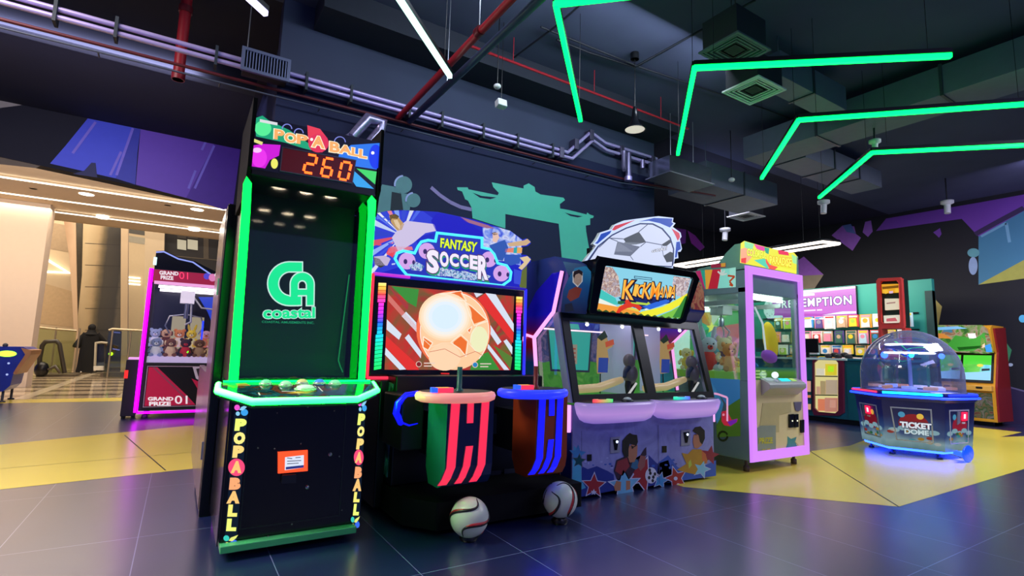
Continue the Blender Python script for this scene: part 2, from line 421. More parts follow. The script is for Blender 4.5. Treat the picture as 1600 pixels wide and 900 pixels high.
g.flat(rf, c8((1330, 265), (1640, 90), (1640, 400), (1330, 552)), 0.005, D('#3d7d9c', 0.6, vary=0.15, scale=1.2), px=True)
g.flat(rf, c8((1330, 552), (1600, 405), (1640, 395), (1640, 510)), 0.007, D('#a8a84a', 0.6), px=True)
g.line(rf, c8((1345, 265), (1495, 185), (1515, 300)), 0.05, 0.008, D('#6fa8c4', 0.6), px=True)
g.disc(rf, c8((1300, 362))[0], 9.5, 0.009, D('#5fa0a8', 0.6), ry=7, px=True)
g.disc(rf, c8((1298, 440))[0], 7, 0.008, D('#8fa8cc', 0.6), ry=14, px=True)
g.flat(rf, [(1432, 500), (1448, 461), (1456, 462), (1472, 479), (1466, 510), (1460, 508), (1458, 480), (1446, 470)], 0.004, D('#b7a857', 0.6), px=True)
g.flat(rf, [(1432, 500), (1448, 461), (1458, 480), (1455, 512)], 0.003, D('#4d5068', 0.6), px=True)
g.flat(rf, [(1557, 560), (1569, 531), (1581, 547), (1572, 580), (1562, 598)], 0.004, D('#3f9460', 0.6), px=True)
g.disc(rf, (1579, 570), 4, 0.006, D('#b9c9d9', 0.5), ry=2.6, px=True)
g.flat(rf, [(1545, 596), (1640, 622), (1640, 700), (1545, 680)], 0.004, D('#2c2048', 0.6), px=True)
g.line(rf, [(1545, 596), (1640, 622)], 0.03, 0.006, D('#6a6288', 0.6), px=True)
g.disc(rf, (1598, 498), 6, 0.006, D('#5cc8f0', 0.5), px=True)
struct('wall_right', g)

# bulkhead over the mall opening, with the painted shards
g = G(); bf = FY(10.5)
BK = D('#0d0b10', 0.7)
g.prism(bf, [(-12, 4.55), (-2.5, 3.84), (0.43, 3.62), (0.69, 3.60), (0.69, 4.7), (-12, 4.7)], -0.25, 0, D('#10121e', 0.8))
cb = CR(0, 120, 4.092)
g.flat(bf, cb((-400, 90), (0, 135), (190, 175), (0, 200), (-400, 250)), 0.004, D('#9a9588', 0.7), px=True)
g.flat(bf, cb((575, 250), (870, 305), (895, 330), (880, 480), (865, 690), (740, 650), (320, 555), (420, 440)), 0.004, D('#3f50d8', 0.55, vary=0.05), px=True)
g.flat(bf, cb((845, 330), (900, 318), (880, 480), (865, 690), (740, 650), (800, 500)), 0.006, D('#2c37ab', 0.55), px=True)
g.flat(bf, cb((900, 318), (1380, 410), (1190, 775), (868, 690)), 0.006, D('#6a43b8', 0.55, vary=0.05), px=True)
g.flat(bf, cb((1380, 410), (1540, 440), (1490, 830), (1430, 850), (1190, 775)), 0.007, D('#4a2096', 0.55), px=True)
for p in (((612, 290), (465, 490)), ((850, 330), (745, 630)), ((775, 480), (705, 630)), ((1320, 405), (1290, 470)), ((1370, 440), (1245, 715)), ((1250, 600), (1205, 715))):
    g.line(bf, cb(*p), 0.035, 0.009, D('#7e6fd8', 0.5), px=True)
g.flat(bf, cb((540, 600), (585, 550), (612, 552), (622, 645), (465, 622)), 0.009, D('#1e2350', 0.6), px=True)
g.flat(bf, cb((-300, 470), (0, 515), (260, 570), (230, 585), (0, 560), (-300, 530)), 0.009, D('#6b5f4a', 0.7), px=True)
struct('wall_bulkhead', g)

# ------------------------------------------------------------------ ceiling slab
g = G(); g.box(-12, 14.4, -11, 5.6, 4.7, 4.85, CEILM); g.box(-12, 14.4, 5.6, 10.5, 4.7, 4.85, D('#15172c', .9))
g.box(0.9, 6.0, 5.02, 5.5, 4.45, 4.7, D('#1d2230', 0.8))
g.box(-12, 0.55, 7.3, 7.5, 4.45, 4.7, D('#1d2230', 0.8))
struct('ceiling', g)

# ------------------------------------------------------------------ things on the ceiling
GL = E('#00ff86', 5.0)
GL2 = bpy.data.materials.new('green_led_diffuser'); GL2.use_nodes = True
_b = GL2.node_tree.nodes['Principled BSDF']; _b.inputs['Base Color'].default_value = (0, .05, .02, 1)
_b.inputs['Emission Color'].default_value = (0.0, 1.0, 0.072, 1); _b.inputs['Emission Strength'].default_value = 6.0
WL2 = bpy.data.materials.new('pale_led_diffuser'); WL2.use_nodes = True
_b = WL2.node_tree.nodes['Principled BSDF']; _b.inputs['Emission Color'].default_value = (0.45, 1.0, 0.80, 1); _b.inputs['Emission Strength'].default_value = 2.6
def led(pts, mat, label, group=None):
    t = thing('led_tube_light', label, 'ceiling light', (pts[0][0], pts[0][1], 3.6), group)
    def strip(gg, z0, z1, w, m):
        for (a, b) in zip(pts, pts[1:]):
            a, b = Vector((*a, 0)), Vector((*b, 0)); d = (b - a).normalized(); nn = Vector((-d.y, d.x, 0)) * w
            A, B = a - d * w * 0.41, b + d * w * 0.41
            v = [A + nn, A - nn, B - nn, B + nn]
            gg.add([Vector((q.x, q.y, z)) for z in (z0, z1) for q in v], [(3, 2, 1, 0), (4, 5, 6, 7), (0, 1, 5, 4), (1, 2, 6, 5), (2, 3, 7, 6), (3, 0, 4, 7)], m)
    a = G(); strip(a, 3.575, 3.615, 0.019, mat); a.build('diffuser', t, 0.004)
    h = G(); strip(h, 3.617, 3.655, 0.021, BLACK); h.build('housing', t)
    for (a_, b_) in zip(pts, pts[1:]):
        for k in (0.08, 0.92):
            x, y = a_[0] + (b_[0] - a_[0]) * k, a_[1] + (b_[1] - a_[1]) * k
            q = G(); q.tube([(x, y, 3.665), (x, y, 4.7)], 0.0025, BLACK, 5); q.build('hanging_wire', t)
    return t
LG = 'green zigzag tube lights hung from the ceiling'
led([(3.36, 4.09), (2.03, 2.76), (3.4, 1.42)], GL2, 'green tube light bent at a sharp corner, above the back-wall cable run', LG)
led([(4.91, 4.12), (3.5, 2.75), (5.0, 1.48)], GL2, 'green tube light whose right end stops in front of the ceiling, over the square vent', LG)
led([(6.5, 4.04), (5.17, 2.79), (6.6, 1.32)], GL2, 'green tube light with its corner right below the square white vent', LG)
led([(7.97, 4.04), (6.69, 2.77), (8.1, 1.38)], GL2, 'lowest green tube light, hung furthest from the tall pop machine', LG)
led([(1.84, 4.08), (0.5, 2.75), (1.9, 1.4)], WL2, 'pale green white tube light crossing the thick red pipe', None)
led([(0.32, 4.06), (-1.02, 2.75)], E('#c9c4ff', 3.5), 'white tube light tip at the top edge of the picture', None)

VIO = D('#c9b6f2', 0.35, 0.35)
def cx(*p, Y=5.42): return [yp(a, b, Y) for a, b in p]
up_ = [(-1.9, 5.4, 3.835), (0.25, 5.4, 3.855), (4.22, 5.4, 3.86), (4.62, 5.4, 4.25), (4.90, 5.4, 4.16), (5.95, 5.4, 4.16)]
lo_ = [(-1.9, 5.4, 3.765), (0.25, 5.4, 3.785), (4.30, 5.4, 3.79), (4.66, 5.4, 4.14), (4.92, 5.4, 4.06), (5.80, 5.4, 4.06), (5.80, 5.4, 3.96)]
t = thing('cable_conduit_run', 'pair of metal conduits running along the top of the dark back wall', 'conduit', (2.0, 5.42, 3.8))
G().tube([(-4.5, 5.4, 3.81)] + up_, 0.022, VIO, 10).build('conduit', t)
G().tube([(-4.5, 5.4, 3.74)] + lo_, 0.022, VIO, 10).build('conduit', t)
for x in (-1.1, -0.7, 0.05, 0.85, 1.3, 1.95, 2.35, 2.9, 3.4, 3.95):
    q = G(); q.box(x - 0.012, x + 0.012, 5.36, 5.485, 3.72, 3.91, D('#25303c', 0.6)); q.build('bracket', t)
for x, z in ((4.1, 3.82), (4.35, 4.0), (4.62, 4.2), (5.2, 4.11), (5.85, 4.1)):
    q = G(); q.box(x - 0.035, x + 0.035, 5.36, 5.485, z - 0.075, z + 0.075, D('#5a566e', 0.4, 0.6)); q.build('junction_box', t, 0.006)
t = thing('cable_gland_drop', 'bundle of metal pipe ends dropping from the conduits above the mural', 'conduit', (5.3, 5.4, 3.9))
G().tube([(5.22, 5.36, 4.1), (5.22, 5.36, 3.86), (5.2, 5.33, 3.80)], [0.035, 0.035, 0.028], D('#9a92b8', 0.35, 0.7), 10).build('pipe', t)
G().tube([(5.33, 5.38, 4.1), (5.33, 5.38, 3.74)], 0.045, D('#7d779a', 0.35, 0.7), 10).build('pipe', t)
G().tube([(5.33, 5.38, 3.74), (5.33, 5.38, 3.68)], 0.06, D('#b3a6dd', 0.35, 0.7), 10).build('collar', t)
G().tube([(5.62, 5.38, 4.06), (5.62, 5.38, 3.93)], 0.035, D('#9a92b8', 0.35, 0.7), 10).build('pipe', t)
G().tube([(5.95, 5.38, 4.1), (6.1, 5.3, 4.0), (6.16, 5.3, 3.93), (5.95, 5.3, 3.9)], 0.014, STEEL, 8).build('cable', t)

RED = D('#a31d2c', 0.4, vary=0.15)
t = thing('red_sprinkler_pipe', 'thick red pipe crossing the ceiling towards the back wall', 'pipe', (1.84, 4, 3.74))
G().tube([(1.82, -2, 3.74), (1.86, 5.5, 3.74)], 0.032, RED, 12).build('pipe', t)
for y in (0.6, 3.55): q = G(); q.tube([(1.84, y - 0.03, 3.74), (1.84, y + 0.03, 3.74)], 0.042, D('#7b2531', 0.35, 0.5), 12); q.tube([(1.84, y, 3.77), (1.84, y, 4.7)], 0.005, STEEL, 6); q.build('hanger_clamp', t)
t = thing('grey_ceiling_pipe', 'dark grey pipe running beside the thick red pipe', 'pipe', (2.05, 4, 3.72))
G().tube([(2.05, -2, 3.72), (1.98, 5.5, 3.72)], 0.035, D('#3d4566', 0.4), 12).build('pipe', t)
q = G(); q.tube([(2.0, 4.5, 3.75), (2.0, 4.5, 4.7)], 0.005, STEEL, 6); q.build('hanger', t)
g = G(); g.tube([(1.84, 3.6, 3.8), (2.0, 3.66, 4.36), (2.34, 4.71, 4.4), (2.34, 4.73, 4.4)][2:] + [(5.9, 4.76, 4.4)], 0.013, RED, 8)
for x in (2.9, 4.1, 5.3): g.tube([(x, 4.73, 4.4), (x, 4.73, 4.695)], 0.005, RED, 6)
g.solo('red_branch_pipe', 'thin red pipe crossing behind the bent green tube lights', 'pipe', (4, 4.7, 4.4))
g = G(); g.tube([(-0.25, 6.0, 4.7), (-0.25, 6.0, 3.76)], 0.05, RED, 12); g.tube([(-0.25, 6.0, 4.55), (-0.25, 6.0, 4.48)], 0.062, D('#6e1a26', 0.4), 12); g.tube([(-0.25, 6.0, 3.84), (-0.25, 6.0, 3.76)], 0.06, D('#8e1d2b', 0.4), 12)
g.solo('red_drop_pipe', 'short vertical red pipe dropping from the ceiling over the mall opening', 'pipe', (-0.25, 6, 3.76))
g = G(); g.tube([(-4.5, 5.46, 3.62), (0.6, 5.46, 3.68), (5.6, 5.44, 3.72), (7.4, 5.44, 3.86)], 0.016, D('#5c1622', 0.5), 8)
g.solo('red_wall_pipe', 'thin dark red pipe running just under the pair of conduits', 'pipe', (2, 5.46, 3.66))
g = G(); g.tube([(-4.5, 5.40, 3.53), (5.2, 5.40, 3.63), (7.3, 5.40, 3.82)], 0.008, D('#4a5164', 0.5), 6)
for k in range(8): g.tube([(-0.8 + k * 0.9, 5.40, 3.56 + k * 0.009), (-0.8 + k * 0.9, 5.485, 3.56 + k * 0.009)], 0.006, GREY, 5)
g.solo('thin_cable', 'thin grey cable strung below the red wall pipe', 'cable', (2, 5.4, 3.6))
for i, (pts, lab) in enumerate((([(870, 62), (920, 82), (992, 105), (1180, 0)], 'thin dark conduit bending at the ceiling above the pendant lamp'),
                               ([(845, 42), (1000, 105), (1200, 172), (1330, 222)], 'thin dark conduit sloping past the square vent'),
                               ([(800, 92), (870, 40), (915, 0)], 'thin dark conduit crossing behind the sharp green corner'),
                               ([(800, 120), (960, 182), (1040, 212)], 'thin dark conduit running towards the pendant lamp shade'))):
    g = G(); P = [zp(a, b, 4.66) for a, b in pts]; g.tube(P, 0.012, D('#141824', 0.6), 6); g.solo('ceiling_conduit', lab, 'conduit', tuple(P[0]))

def vent(name, label, X0, X1, Y0, Y1, z, ring=6, top=4.7, m=WHITE):
    t = thing(name, label, 'air vent', ((X0 + X1) / 2, (Y0 + Y1) / 2, z))
    q = G(); q.box(X0 + 0.03, X1 - 0.03, Y0 + 0.03, Y1 - 0.03, z + 0.012, top, D('#20242e', 0.7)); q.build('plenum_box', t)
    ff_ = Fr((0, 0, z), (1, 0, 0), (0, -1, 0)); w, h = X1 - X0, Y1 - Y0
    q = G()
    for k in range(ring):
        i = k * 0.078 * w; j = i + (0.03 if k == 0 else 0.016)
        rc = lambda s, e: [(X0 + s, -(Y0 + s * h / w)), (X1 - s, -(Y0 + s * h / w)), (X1 - s, -(Y1 - s * h / w)), (X0 + s, -(Y1 - s * h / w))]
        q.frame(ff_, rc(i, 0), rc(j, 0), -0.012 - 0.006 * k, 0.004 - 0.004 * k, m)
    q.build('grille', t)
    for x, y in ((X0 + .06, Y0 + .06), (X1 - .06, Y1 - .06)): q = G(); q.tube([(x, y, top - .02), (x, y, 4.7)], 0.004, BLACK, 5); q.build('hanger', t)
    return t
vent('square_ceiling_vent', 'square white vent between two bent green tube lights', 4.72, 5.22, 2.93, 3.36, 4.0, top=4.3)
vent('square_ceiling_vent', 'dark square vent half hidden above a green tube light', 3.9, 4.4, 2.60, 3.02, 4.0, top=4.3, m=D('#55606e', 0.5))
vent('square_ceiling_vent', 'white vent far back under the grey ducts', 9.2, 9.75, 6.0, 6.5, 4.0)
t = thing('metal_duct_panel', 'flat metal duct with a purple sheen beside the conduit cluster', 'duct', (6, 5, 3.7))
q = G(); q.box(5.55, 6.45, 4.8, 5.2, 3.70, 3.95, D('#8a8f9e', 0.18, 0.9)); q.build('duct_body', t, 0.004)
q = G(); q.box(5.52, 6.48, 4.77, 5.23, 3.69, 3.705, D('#b5b8c4', 0.25, 0.9)); q.build('flange', t)
q = G(); q.tube([(5.8, 5.0, 3.95), (5.8, 5.0, 4.7)], 0.006, STEEL, 6); q.tube([(6.3, 5.0, 3.95), (6.3, 5.0, 4.7)], 0.006, STEEL, 6); q.build('hanger', t)
def duct(label, x0, x1, y0, y1, z0, z1, joints, axis):
    t = thing('air_duct', label, 'duct', ((x0 + x1) / 2, (y0 + y1) / 2, z0))
    q = G(); q.box(x0, x1, y0, y1, z0, z1, DUCT); q.build('duct_body', t, 0.004)
    for j in joints:
        q = G(); e = 0.015
        if axis == 'x': q.box(j - 0.015, j + 0.015, y0 - e, y1 + e, z0 - e, z1 + e, D('#4b505c', 0.4, 0.5))
        else: q.box(x0 - e, x1 + e, j - 0.015, j + 0.015, z0 - e, z1 + e, D('#4b505c', 0.4, 0.5))
        q.build('joint_flange', t)
    for (x, y) in ((x0 + 0.05, y0 + 0.05), (x1 - 0.05, y1 - 0.05)):
        q = G(); q.tube([(x, y, z1), (x, y, 4.7)], 0.005, STEEL, 5); q.build('hanger', t)
duct('grey duct leading away from the square white vent', 5.24, 6.65, 3.0, 3.28, 4.2, 4.5, (5.9,), 'x')
duct('long grey duct crossing the ceiling behind the third green tube light', 7.1, 7.7, -0.5, 4.7, 4.2, 4.55, (0.8, 2.2, 3.6), 'y')
duct('grey duct running on beyond the long cross duct', 7.75, 10.2, 4.1, 4.6, 4.2, 4.5, (8.6, 9.4), 'x')
duct('wide dark duct above the wall corner', 7.0, 9.0, 5.3, 6.1, 3.95, 4.35, (8.0,), 'x')
t = thing('wall_air_grille', 'slatted metal air grille beside the double conduits, upper left', 'air vent', (0.46, 5.3, 3.72))
q = G(); fg = FY(5.28); q.frame(fg, [(0.25, 3.71), (0.68, 3.71), (0.68, 3.94), (0.25, 3.94)], [(0.28, 3.74), (0.65, 3.74), (0.65, 3.91), (0.28, 3.91)], -0.03, 0.0, D('#6c7596', 0.4, 0.4)); q.build('frame', t)
q = G(); q.box(0.27, 0.66, 5.31, 5.45, 3.72, 3.93, DARK); q.build('duct_box', t)
q = G()
for k in range(14): x = 0.295 + k * 0.026; q.box(x, x + 0.008, 5.285, 5.31, 3.74, 3.91, D('#7a86b0', 0.4, 0.3))
q.build('grille', t)
g = G(); g.tube([(0.3, 5.4, 3.93), (0.3, 5.4, 4.7)], 0.005, STEEL, 5); g.build('hanger', t)
# foil wrapped elbow on the wall over the tall machine
g = G(); fo = D('#a79fc9', 0.3, 0.7, vary=0.5, scale=25)
P = [yp(a, b, 5.3) for a, b in ((550, 214), (575, 186), (598, 192), (592, 208), (577, 224))]
g.tube(P, [0.05, 0.065, 0.06, 0.06, 0.05], fo, 12); g.tube([P[0], P[0] + Vector((-0.05, 0.22, 0))], 0.05, fo, 12); g.tube([P[4], P[4] + Vector((0.0, 0.22, 0))], 0.05, fo, 12)
g.solo('foil_pipe_elbow', 'crumpled silver foil wrapped pipe bend on the wall behind the tall machine', 'pipe', tuple(P[1]))

# pendant, emergency light, detectors
t = thing('pendant_lamp', 'black bell-shaped pendant lamp with a white inside', 'pendant lamp', (4.36, 4.3, 3.75))
pc = zp(992, 203, 3.75)
t.location = pc
q = G(); q.lathe([(0.02, 0.28), (0.035, 0.20), (0.045, 0.10), (0.10, 0.02), (0.125, 0.0), (0.118, 0.0), (0.09, 0.025), (0.03, 0.06)], pc, BLACKG, 28); q.build('shade', t)
q = G(); q.lathe([(0.0, 0.016), (0.112, 0.004)], pc, E('#fff0e0', 0.62, base='#cccccc'), 28); q.build('reflector', t)
q = G(); q.tube([pc + Vector((0, 0, 0.28)), pc + Vector((0, 0, 4.62 - 3.75))], 0.005, BLACK, 6); q.build('cord', t)
q = G(); q.lathe([(0.05, 0), (0.05, 0.08)], (pc.x, pc.y, 4.62), BLACK, 16); q.build('ceiling_rose', t)
pc = zp(783, 165, 3.75)
t = thing('emergency_light', 'small white box light hanging below a round detector', 'emergency light', tuple(pc))
q = G(); q.obox(Fr(pc, (1, 0.0, 0), (0, 0.2, 1)), -0.055, 0.055, -0.02, 0.06, -0.04, 0.04, WHITE); q.build('body', t, 0.008)
q = G(); q.tube([pc + Vector((0, 0, 0.05)), pc + Vector((0, 0, 0.95))], 0.004, BLACK, 6); q.build('rod', t)
def detector(x, y, z, label, r=0.04):
    p = zp(x, y, z); t = thing('ceiling_detector', label, 'detector', tuple(p))
    q = G(); q.ell(p, (r, r, r * 0.7), WHITE, 14, 8); q.build('sensor', t)
    q = G(); q.tube([p + Vector((0, 0, r * 0.5)), (p.x, p.y, 4.7)], 0.006, BLACK, 6); q.build('rod', t)
detector(777, 135, 3.9, 'round white detector on a rod above the small box light')
detector(1143, 281, 3.9, 'white ceiling detector beside the flat metal duct', 0.05)
def spot_cam(p, label, s=1.0):
    t = thing('ceiling_camera', label, 'camera', tuple(p))
    p = Vector(p)
    q = G(); q.lathe([(0.0, 0.04 * s), (0.07 * s, 0.035 * s), (0.07 * s, 0.0), (0.03 * s, -0.02 * s)], p, WHITE, 18); q.build('mount', t)
    q = G(); q.tube([p + Vector((0, 0, -0.02 * s)), p + Vector((-0.02, 0, -0.13 * s))], 0.035 * s, WHITE, 12); q.build('camera_body', t)
    q = G(); q.tube([p + Vector((0, 0, 0.03)), (p.x, p.y, 4.7)], 0.012, D('#22252e', 0.6), 6); q.build('drop_rod', t)
spot_cam(zp(1287, 318, 3.9), 'white camera just under the end of the lowest green tube light', 1.4)
spot_cam(zp(1133, 361, 3.9), 'white camera on the ceiling between soccer ball crest and claw machine', 1.6)
spot_cam(zp(1480, 318, 4.2), 'white dome camera above the purple painted band', 1.5)
spot_cam(zp(1367, 223, 4.0), 'white box camera at the corner of the lowest green tube light', 1.0)
# downlights of the hall behind the camera, mirrored in the tall machine's window
for i, y in enumerate((-5.6, -8.0, -9.43)):
    for x in (1.57, 2.14, 2.70):
        t = thing('ceiling_downlight', 'round warm downlight in the ceiling behind the viewer', 'downlight', (x, y, 4.66), 'downlights mirrored in the tall machine window')
        q = G(); q.lathe([(0.14, 0.0), (0.165, 0.0), (0.165, 0.04)], (x, y, 4.66), WHITE, 24); q.build('rim', t)
        q = G(); q.lathe([(0.0, 0.005), (0.14, 0.005)], (x, y, 4.66), E('#ffe9c8', 26.0 if i == 0 else 15.0 if i == 1 else 5.0), 24); q.build('lens', t)

# ring light over the redemption counter
t = thing('ring_light', 'long white rectangular ring light hung before the redemption counter', 'ceiling light', (9.9, 6, 3.3))
z = 3.3; P = [zp(1139, 400, z), zp(1290, 377, z), zp(1312, 381, z), zp(1225, 395, z)]
x0, x1 = P[1].x, P[2].x; ya = P[1].y; P = [(x0, 8.3, z), (x0, ya + 0.25, z), ((x0 + x1) / 2, ya, z), (x1, ya + 0.0, z), (x1, ya + 0.12, z), (x1, 8.3, z)]
P = [(x0, 8.3, z), (x0, ya + 0.05, z), (x1 - 0.03, ya - 0.05, z), (x1, ya, z), (x1, 8.3, z)]
q = G(); q.tube(P, 0.022, E('#fff1e2', 4.0), 8, closed=True); q.build('light_tube', t)
q = G(); q.tube([(a, b, c + 0.045) for a, b, c in P], 0.022, BLACK, 6, closed=True); q.build('housing', t)
for x, y in ((x0, ya + 0.4), (x1, ya + 0.3), (x0, 7.5), (x1, 7.5)):
    q = G(); q.tube([(x, y, z + 0.05), (x, y, 4.7)], 0.003, BLACK, 5); q.build('hanging_wire', t)

# ================================================================== tall pop machine
GRN = E('#00ff6a', 2.2, base='#003311')
_b = GRN.node_tree.nodes['Principled BSDF']; _b.inputs['Emission Color'].default_value = (0.0, 1.0, 0.035, 1); _b.inputs['Emission Strength'].default_value = 5.5
GRH = GL2
GLD = bpy.data.materials.new('deck_green_light'); GLD.use_nodes = True
_b = GLD.node_tree.nodes['Principled BSDF']; _b.inputs['Emission Color'].default_value = (0.0, 1.0, 0.008, 1); _b.inputs['Emission Strength'].default_value = 60
def LT(h, s=1.0): return E(h, s)
t = thing('ticket_game', 'tall narrow black ball game outlined in green light with a red 260 display', 'arcade machine', (0.63, 3.7, 0))
f = FY(3.33)
SIDEM = D('#23202c', 0.12, vary=0.05, spec=0.9)
q = G(); q.box(0.27, 1.0, 3.33, 4.1, 0.085, 0.90, BLACKG); q.build('lower_cabinet', t, 0.006)
q = G(); q.box(0.262, 0.269, 3.36, 4.1, 0.06, 0.93, SIDEM); q.build('side_panel', t)
q = G(); q.box(0.262, 0.269, 3.36, 4.1, 0.93, 2.5, D('#07080c', .3, spec=.3)); q.build('upper_side_panel', t)
q = G(); q.box(1.001, 1.008, 3.36, 4.1, 0.06, 2.5, SIDEM); q.build('side_panel', t)
q = G(); q.box(0.275, 0.995, 3.27, 3.9, 0.045, 0.083, D('#4fb878', 0.35)); q.box(0.30, 0.97, 3.45, 3.9, 0.02, 0.045, BLACK); q.build('plinth', t, 0.004)  # green light from the deck tube is put into the plinth's colour
for x, y in ((0.34, 3.42), (0.93, 3.42), (0.34, 4.0), (0.93, 4.0)):
    q = G(); q.lathe([(0.0, 0.0), (0.028, 0.0), (0.028, 0.012), (0.012, 0.02), (0.012, 0.10)], (x, y, 0), D('#44464c', 0.4, 0.6), 14); q.build('foot', t)
q = G()   # door seam and bolts on the lower front
q.frame(f, [(0.365, 0.14), (0.905, 0.14), (0.905, 0.80), (0.365, 0.80)], [(0.371, 0.146), (0.899, 0.146), (0.899, 0.794), (0.371, 0.794)], 0, 0.003, D('#1b2420', 0.3))
q.build('access_door', t)
for p in ((481, 636), (433, 645), (522, 642), (429, 701), (530, 713), (403, 700), (534, 797), (419, 838), (456, 819), (470, 693)):
    q = G(); a = f.px(*p); q.ell(f.w(a[0], a[1], 0.002), 0.005, D('#8a9088', 0.3, 0.8), 8, 6); q.build('bolt', t)
for p in ((516, 710), (480, 761)):
    q = G(); a = f.px(*p); q.lathe([(0.0, -0.012), (0.009, -0.012), (0.012, 0.0)], f.w(*a), STEEL, 14, axis='y'); q.build('lock', t)
# coin reader
q = G(); rd = [(434, 706), (480, 703), (480, 735), (434, 739)]; ri = [(444, 713), (474, 710), (474, 730), (444, 734)]
q.frame(f, rd, ri, 0, 0.018, E('#ff4a22', 1.6), px=True); rdr = q.build('card_reader', t, 0.002)
q = G(); q.prism(f, ri, 0.0, 0.012, E('#dfe9ff', 1.0), px=True)
for (a, b, c, d) in ((448, 715, 456, 716), (461, 714.5, 469, 714), (448, 720, 470, 719), (448, 724, 466, 723)): q.line(f, [(a, b), (c, d)], 0.004, 0.0126, D('#5a6a8a', 0.5), px=True)
q.flat(f, [(446, 729), (474, 726), (474, 730), (446, 733)], 0.0127, E('#2b3a8c', 0.8), px=True); q.build('screen', rdr)
q = G(); q.prism(f, [(440, 741), (462, 740), (461, 753), (439, 754)], 0, 0.03, D('#22252a', 0.35), px=True); q.build('card_slot', t, 0.003)
# vertical letter strips
def icon(q, fr, quad, d, c1, c2, c3):
    (x0, y0), (x1, y1) = quad; X = lambda u: x0 + (x1 - x0) * u; Y = lambda v: y0 + (y1 - y0) * v
    rx, ry = abs(x1 - x0), abs(y1 - y0)
    q.disc(fr, (X(.2), Y(.3)), rx * .2, d, c1, ry=ry * .24, px=True, n=14); q.disc(fr, (X(.72), Y(.7)), rx * .26, d, c2, ry=ry * .28, px=True, n=14)
    q.flat(fr, [(X(.35), Y(.5)), (X(.5), Y(.25)), (X(1.0), Y(.02)), (X(.85), Y(.3)), (X(.6), Y(.55))], d + .0004, c3, px=True)
    q.disc(fr, (X(.25), Y(.8)), rx * .15, d + .0004, c3, ry=ry * .18, px=True, n=12)
PALE = LT('#f2ff7a', 1.05); PCH = LT('#ffc878', 1.05); PCH2 = LT('#ffab74', 1.05)
def strip(quads, circ, back, icons):
    q = G(); q.flat(f, back, 0.002, E('#0d2136', 0.5), px=True)
    for ch, (x0, y0, x1, y1), m in quads: q.text(ch, f, [(x0 + 1, y0), (x1 + 1, y0), (x1 - 1, y1), (x0 - 1, y1)], m, 0.0045, bold=0.085)
    (cx_, cy_, r) = circ; q.disc(f, (cx_, cy_), r, 0.003, LT('#ff4d7e', 1.0), ry=r * 1.05 if r > 10 else r * 1.6, px=True)
    icon(q, f, icons[0], 0.0035, LT('#f45ad8'), LT('#3ea5f0'), LT('#8fd2f5')); icon(q, f, icons[1], 0.0035, LT('#38d2c0'), LT('#3a6cf0'), LT('#e9f07a'))
    q.build('letter_strip', t)
strip([('P', (367, 654, 385, 673), PALE), ('O', (365, 675, 383, 694), LT('#fff08a', 1.05)), ('P', (363.6, 696, 381, 715), LT('#ffd97e', 1.05)), ('A', (361, 720, 378, 739), PCH), ('B', (358.5, 746, 376, 765), PCH2), ('A', (354.5, 767, 375, 786.5), PCH), ('L', (356, 788, 371, 807), LT('#fbf07a', 1.05)), ('L', (354, 810, 369.5, 829.5), PALE)],
      (369.5, 730, 13), [(366, 644), (387, 644), (369, 851), (350, 851)], [((366, 631), (388, 650)), ((349, 835), (372, 854))])
strip([('P', (559, 646, 570, 664), PALE), ('O', (558, 666, 569, 682), LT('#fff08a', 1.05)), ('P', (557, 685, 568, 702), LT('#ffd97e', 1.05)), ('A', (555, 706, 565.5, 723), PCH), ('B', (554, 729, 565.3, 747), PCH2), ('A', (551.5, 748, 565, 767), PCH), ('L', (552.5, 768.5, 562, 784.5), LT('#fbf07a', 1.05)), ('L', (552, 787, 561, 805), PALE)],
      (560.3, 714.5, 7.6), [(560, 636), (571, 636), (561, 822), (551, 822)], [((559, 625), (573, 643)), ((548, 806), (562, 825))])
# control deck with green tube
deck = [(0.20, 3.33, 0.940), (0.19, 3.20, 0.915), (0.34, 3.02, 0.872), (0.88, 3.02, 0.872), (1.05, 3.20, 0.905), (1.06, 3.33, 0.940)]
q = G(); top = [Vector(p) for p in deck]; n = len(top); bot = [p - Vector((0, 0, 0.045)) for p in top]
DECKM = blotch('deck_artwork', ['#0b1f26', '#102b33', '#1c5a6a', '#0e2a22', '#7a3a22', '#12252c'], 7, 0, 0.15)
q.add(top, [list(range(n))], DECKM); q.add(bot, [list(range(n))[::-1]], BLACK); q.add(top + bot, [(i, n + i, n + (i + 1) % n, (i + 1) % n) for i in range(n)], BLACK)
dk = q.build('control_deck', t)
q = G(); q.tube([p + Vector((0, 0, -0.012)) for p in top], 0.017, GLD, 10); q.build('green_edge_tube', t)
q = G(); q.tube([(0.22, 3.32, 0.945), (1.04, 3.32, 0.945)], 0.006, GRH, 8); q.build('green_edge_tube', t)
fd = Fr((0.6, 3.02, 0.872), (1, 0, 0), (0, 0.31, 0.068))
for i, (x, y, c, r) in enumerate([(415, 601, '#79e0a8', 0.032), (446, 603, '#a8e8b4', 0.034), (472, 600, '#d8d08a', 0.034), (499, 600, '#4f8cf2', 0.034), (523, 601, '#8fe6b8', 0.034), (477, 609, '#c8f0cf', 0.055)]):
    a = fd.px(x, y); p = fd.w(a[0], min(a[1], 0.28), 0.0)
    q = G(); q.lathe([(r * 1.1, 0.0), (r * 1.1, 0.008), (r * 0.95, 0.012)], p, D('#c8d4c4', 0.25, 0.3), 20); q.ell(p + Vector((0, 0, 0.010)), (r * 0.92, r * 0.92, 0.020), E(c, 0.45, base=c), 16, 8); q.build('push_button', t)
q = G()
for a, b in (((400, 606), (406, 618)), ((497, 605), (504, 612)), ((440, 612), (462, 612))): q.line(fd, [a, b], 0.008, 0.002, D('#e8e8e0', 0.4), px=True)
